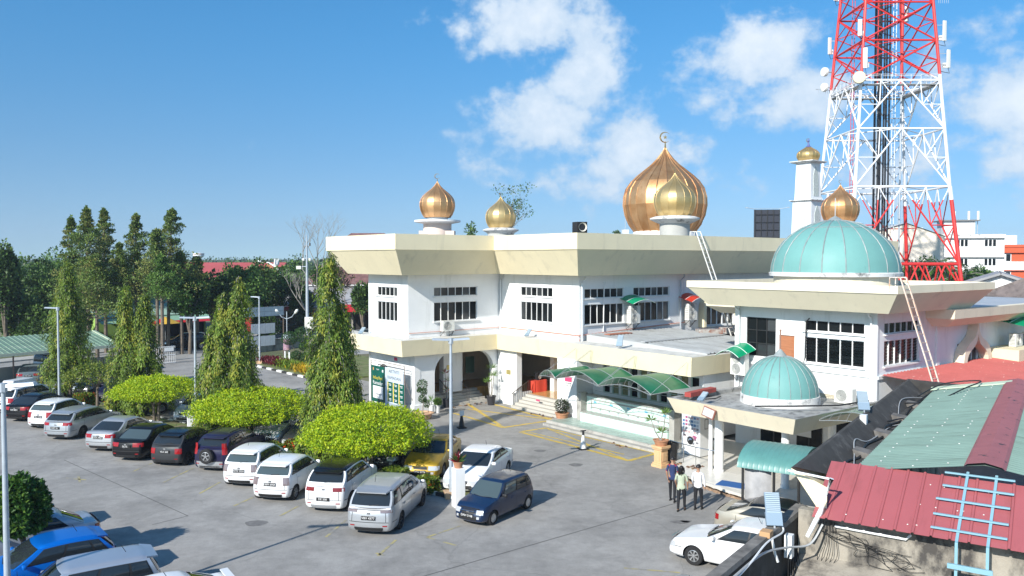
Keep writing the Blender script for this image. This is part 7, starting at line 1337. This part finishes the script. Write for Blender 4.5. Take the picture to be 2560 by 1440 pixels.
# red clothed table with speaker
q = P(1343, 978, .752); tb = empty('cloth_table', q, MROT, 'small table under a pleated red cloth on the veranda', 'table'); b = MB(); n = 40; b.rings([[((.62+.025*math.sin(k*2.2*(1-z)))*math.copysign(abs(math.cos(2*math.pi*k/n))**.35, math.cos(2*math.pi*k/n)), (.36+.02*math.sin(k*2.2))*math.copysign(abs(math.sin(2*math.pi*k/n))**.35, math.sin(2*math.pi*k/n)), z*.76) for k in range(n)] for z in (0, .5, 1)], True, False, True); b.build('tablecloth', mat('red_tablecloth', (.6, .06, .03), .8), tb, 40)
bs_ = empty('speaker_box', q+Vector((.05, .0, .76)), MROT, 'small black speaker standing on the red clothed table', 'loudspeaker'); b = MB(); b.box((0, 0, .24), (.34, .3, .48)); b.build('cabinet', BLACK, bs_); b = MB(); b.lathe([(.02, .02), (.12, .0), (.13, .02)], 16); o = b.build('cone', mat('speaker_cone', (.4, .38, .33), .5), bs_); o.location = (-.0, -.155, .2); o.rotation_euler = (R(90), 0, 0)
# sandals left at the steps
SANM = [RUBBER, mat('brown_sandal', (.14, .07, .04), .7), mat('tan_sandal', (.3, .2, .12), .7)]
SAN = {}
def sandal(p, rz, k):
    if k not in SAN: b = MB(); b.rings([[(.05*math.cos(t)*(1-.18*math.sin(t)), .13*math.sin(t), z) for t in [q*math.pi/6 for q in range(12)]] for z in (0, .025)], True, True, True); b.tube([(-.05, .0, .02), (0, .06, .06), (.05, 0, .02)], .012, 4); SAN[k] = b.mesh('sandal', SANM[k], 40)
    o = link('sandal', SAN[k]); o.location = p; o.rotation_euler = (0, 0, rz); return o
random.seed(5); SG = [('sandal left on the ground at the dark arcade steps', [(LW(-5.2+random.random()*4, .1+random.random()*.5-.1, .0)) for _ in range(18)]), ('sandal left at the foot of the main steps beside the bonsai pot', [LW(-1.35+random.uniform(-.2, .2), 5.0+random.random()*1.9) for _ in range(9)]), ('sandal left beside the yellow box marking near the pedestal', [LW(-3.4+random.uniform(-.2, .2), 13.9+random.random()*1.2) for _ in range(6)]), ('shoe left on the ground below the stainless railing', [LW(-4.4+random.uniform(-.3, .4), 18.8+random.random()*1.6, .0) for _ in range(14)])]
for lab, ps in SG:
    for p_ in ps:
        z = .196 if 'railing' in lab else .004
        o = sandal((p_.x, p_.y, z), random.random()*6.28, random.randrange(3)); tag(o, lab, 'sandal', lab.replace('sandal', 'sandals').replace('shoe', 'shoes'))
# rolled brown mat, blue mat and rubble edge at the porch
rm = empty('rolled_mat', Vector((8.95, 28.7, 0)), R(40), 'rolled brown carpet leaning at the teal shelter', 'carpet roll'); b = MB(); b.tube([(-.9, -.1, .35), (.6, .2, .95)], .09, 10); b.build('roll', mat('brown_roll', (.14, .06, .05), .85, ns=6, na=.3), rm, 40); rod('stand', STEEL, rm, (-.7, 0, 0), (-.7, 0, .45), .03); rod('stand', STEEL, rm, (.5, .15, 0), (.5, .15, .9), .03)
q = P(1835, 1212, .2); bm_ = MB(); bm_.box((0, 0, .006), (1.3, .8, .012)); o = bm_.build('floor_mat', mat('blue_mat', (.02, .1, .3), .9)); o.location = (q.x, q.y, .2); o.rotation_euler = (0, 0, NROT); tag(o, 'blue mat at the edge of the porch floor', 'mat')
b = MB(); random.seed(9)
for k in range(90):
    t = k/90; u_, v_ = [(-5.3, 19.9), (-5.95, 21.4), (-6.25, 23.2), (-6.35, 25.3)][int(t*3)], [(-5.95, 21.4), (-6.25, 23.2), (-6.35, 25.3), (-6.35, 25.3)][int(t*3)]; f = t*3-int(t*3); p_ = l(u_[0]+(v_[0]-u_[0])*f-.1*random.random(), u_[1]+(v_[1]-u_[1])*f, .04); b.box(p_, (.1+.1*random.random(), .1+.1*random.random(), .1), random.random()*3)
b.build('broken_edge', mat('edge_rubble', (.3, .2, .13), .95, ns=9, na=.5), floor_)
# ================================================================== people (one continuous skin each)
SKIN = mat('skin', (.36, .2, .13), .6); HAIR = mat('black_hair', (.012, .01, .01), .5)
def person(loc, rz, shirt, trousers, label, sc=1.0, arms=((.1, .0), (.1, .0)), legs=((.0, .0), (.0, .0)), turn=0, hair='short', sleeve='short', collar=None, bent=None, shoe=None, rb=1.0):
    o = empty('person', loc, rz, label, 'person', 'three people walking towards the porch'); V, E, Rr, M_ = [], [], [], []     # M_: material per bone
    def v(p, r_, par=None, m=0):
        V.append(p); Rr.append(r_ if isinstance(r_, tuple) else (r_, r_))
        if par is not None: E.append((par, len(V)-1)); M_.append(m)
        return len(V)-1
    pel = v((0, 0, .95), (.15*rb, .105*rb)); wst = v((0, .0, 1.1), (.135*rb, .1*rb), pel, 1); ch = v((0, -.01, 1.3), (.165*rb, .11*rb), wst, 1); sh = v((0, -.01, 1.42), (.13*rb, .085), ch, 1); nk = v((0, .005, 1.51), .052, sh, 0)
    hd_ = v((math.sin(turn)*.015, .02, 1.59), (.075, .085), nk, 0); ht = v((math.sin(turn)*.02, .015, 1.67), (.08, .095), hd_, 0); v((0, .01, 1.73), (.055, .07), ht, 0)
    for s, (sw, el_) in zip((-1, 1), arms):
        a = v((s*.17*rb, -.01, 1.41), .058, sh, 1); e_ = v((s*(.225*rb), sw*.5-.02, 1.15), .046, a, 1); w_ = v((s*(.235*rb-el_*.4), sw+.04+el_*.4, .93+el_*.3), .034, e_, 1 if sleeve == 'long' else 0); p_ = v((s*(.235*rb-el_*.5), sw+.06+el_*.5, .85+el_*.32), (.036, .02), w_, 0)
        q = V[p_]
        for k, ln in enumerate((.075, .085, .08, .065)): f1 = v((q[0]+s*.004, q[1]-.028+k*.019, q[2]-.035), .011, p_, 0); v((q[0]-s*.006, q[1]-.028+k*.019+.006, q[2]-.035-ln*.6), .008, f1, 0)
        t1 = v((q[0]-s*.022, q[1]+.035, q[2]+.005), .011, p_, 0); v((q[0]-s*.028, q[1]+.05, q[2]-.03), .009, t1, 0)
    for s, (fw, kn) in zip((-1, 1), legs):
        h_ = v((s*.095, 0, .9), (.098*rb, .1*rb), pel, 2); k_ = v((s*.1, fw*.5+kn*.5, .5), (.066, .07), h_, 2); an = v((s*.105, fw, .1), (.045, .05), k_, 2); v((s*.11, fw+.1, .045), (.04, .032), an, 3)
    me = bpy.data.meshes.new('person_cage'); me.from_pydata(V, E, []); tmp = bpy.data.objects.new('person_cage', me); COL.objects.link(tmp); tmp.modifiers.new('skin', 'SKIN'); md = tmp.modifiers.new('sub', 'SUBSURF'); md.levels = 1; md.render_levels = 1
    for i, sv_ in enumerate(me.skin_vertices[0].data): sv_.radius = Rr[i]; sv_.use_root = i == 0
    dg = bpy.context.evaluated_depsgraph_get(); dg.update(); m2 = bpy.data.meshes.new_from_object(tmp.evaluated_get(dg)); bpy.data.objects.remove(tmp)
    m2.name = 'body'; m2.materials.clear()
    for m in (SKIN, shirt, trousers, shoe or SKIN, collar or shirt): m2.materials.append(m)
    A = np.array([V[a] for a, c in E]); B_ = np.array([V[c] for a, c in E]); MM = np.array(M_)
    for f in m2.polygons:
        c = np.array(f.center); ab = B_-A; t = np.clip(((c-A)*ab).sum(1)/(ab*ab).sum(1), 0, 1); d = np.linalg.norm(A+ab*t[:, None]-c, axis=1); mi = int(MM[d.argmin()])
        if mi == 2 and c[2] > .86 and abs(c[0]) < .25: mi = 1 if c[2] > .88 else 2
        if mi == 1 and sleeve == 'short' and abs(c[0]) > .15*rb and c[2] < 1.2 and d.argmin() > 7 and abs(c[0]) > .19*rb: mi = 0
        if collar and mi == 1 and (c[2] > 1.43 or (abs(c[0]) > .19*rb and c[2] < 1.25)): mi = 4
        f.material_index = mi; f.use_smooth = True
    bd = link('body', m2, o)
    b = MB(); hz = 1.655
    def hp(t, q): a = 2*math.pi*t; e = -.75+2.3*q; r_ = 1.14; back = max(0, -math.sin(a)); lo = .2 if math.sin(a) > .25 else 0; e = max(e, lo); return (math.cos(a)*math.cos(e)*.083*r_, .012+math.sin(a)*math.cos(e)*.1*r_, hz+math.sin(e)*.105*r_)
    b.grid(hp, 16, 8)
    if hair == 'long':
        for k in range(26): a = random.uniform(math.pi*1.02, math.pi*1.98); r_ = .09; x_, y_ = r_*math.cos(a), .01+r_*math.sin(a)*1.1; b.tube([(x_, y_, 1.7), (x_*1.25, y_*1.2-.01, 1.58), (x_*1.2+random.uniform(-.03, .03), y_*1.25-.02, 1.45+random.uniform(-.05, .04))], [.03, .03, .008], 5)
    h3 = b.build('hair', HAIR, o, 60); h3.rotation_euler = (0, 0, turn)
    b = MB(); b.box((0, .125, 1.625), (.022, .03, .04)); [b.box((s*.09, .02, 1.63), (.016, .04, .055)) for s in (-1, 1)]; b.build('nose_and_ears', SKIN, o)
    for s in (-1, 1): ubox('eye', HAIR, o, (s*.03, .108, 1.65), (.018, .01, .008))
    ubox('mouth', mat('lip', (.25, .09, .07), .6), o, (0, .112, 1.585), (.04, .008, .01))
    for s, (fw, kn) in zip((-1, 1), legs): b = MB(); b.rings([[(s*.11+.047*math.cos(t), fw+.05+.14*math.sin(t), z) for t in [q*math.pi/6 for q in range(12)]] for z in (0, .03)], True, True, True); b.build('sandal' if not shoe else 'shoe', RUBBER, o, 40)
    o.scale = (sc,)*3; return o
NAVY = mat('navy_cloth', (.02, .035, .11), .85, ns=6, na=.15); MAROON = mat('maroon_cloth', (.28, .02, .04), .85); SAGE = mat('sage_cloth', (.42, .48, .36), .85, ns=6, na=.08); WSH = mat('white_shirt', (.72, .74, .77), .8, ns=5, na=.05); JEAN = mat('black_trousers', (.012, .013, .017), .85)
q = P(1681, 1253); person(q, R(-25), NAVY, JEAN, 'person in navy and maroon polo shirt seen from behind', 1.0, ((-.1, .1), (.05, .25)), ((.1, .05), (-.12, .02)), R(-30), collar=MAROON, shoe=BLACK)
q = P(1703, 1277); person(q, R(-20), SAGE, JEAN, 'person with long dark hair in pale green top, seen from behind', .97, ((.1, .1), (.05, .05)), ((-.12, .0), (.16, .08)), R(0), hair='long', rb=1.05)
q = P(1745, 1274); person(q, R(-30), WSH, JEAN, 'person in loose white shirt seen from behind, rightmost of three', .98, ((.05, .05), (-.02, .0)), ((-.05, .0), (.12, .06)), R(-30), sleeve='long', shoe=BLACK, rb=1.08)
# ================================================================== thin humid air over the whole place
b = MB(); b.box((0, 550, 24), (1400, 1160, 52)); hz = b.build('haze', mat('haze_air', (1, 1, 1))); tag(hz, 'thin pale haze filling the air', 'haze', kind='stuff')
hm = MATS['haze_air'].node_tree; hm.nodes.clear(); hv = hm.nodes.new('ShaderNodeVolumePrincipled'); hv.inputs['Color'].default_value = (.72, .84, 1, 1); hv.inputs['Density'].default_value = .00035; hv.inputs['Anisotropy'].default_value = .2
ho = hm.nodes.new('ShaderNodeOutputMaterial'); hm.links.new(hv.outputs[0], ho.inputs['Volume'])
# ================================================================== turn lettering into meshes
dg = bpy.context.evaluated_depsgraph_get(); dg.update(); TM = {}
for o in TEXTS:
    k = (o.data.body, round(o.data.size, 3), o.data.materials[0].name)
    if k not in TM: TM[k] = bpy.data.meshes.new_from_object(o.evaluated_get(dg))
for o in TEXTS:
    k = (o.data.body, round(o.data.size, 3), o.data.materials[0].name); n = link(o.name.split('.')[0], TM[k], o.parent); n.location = o.location; n.rotation_euler = o.rotation_euler; n.scale = o.scale
for o in TEXTS: bpy.data.objects.remove(o)
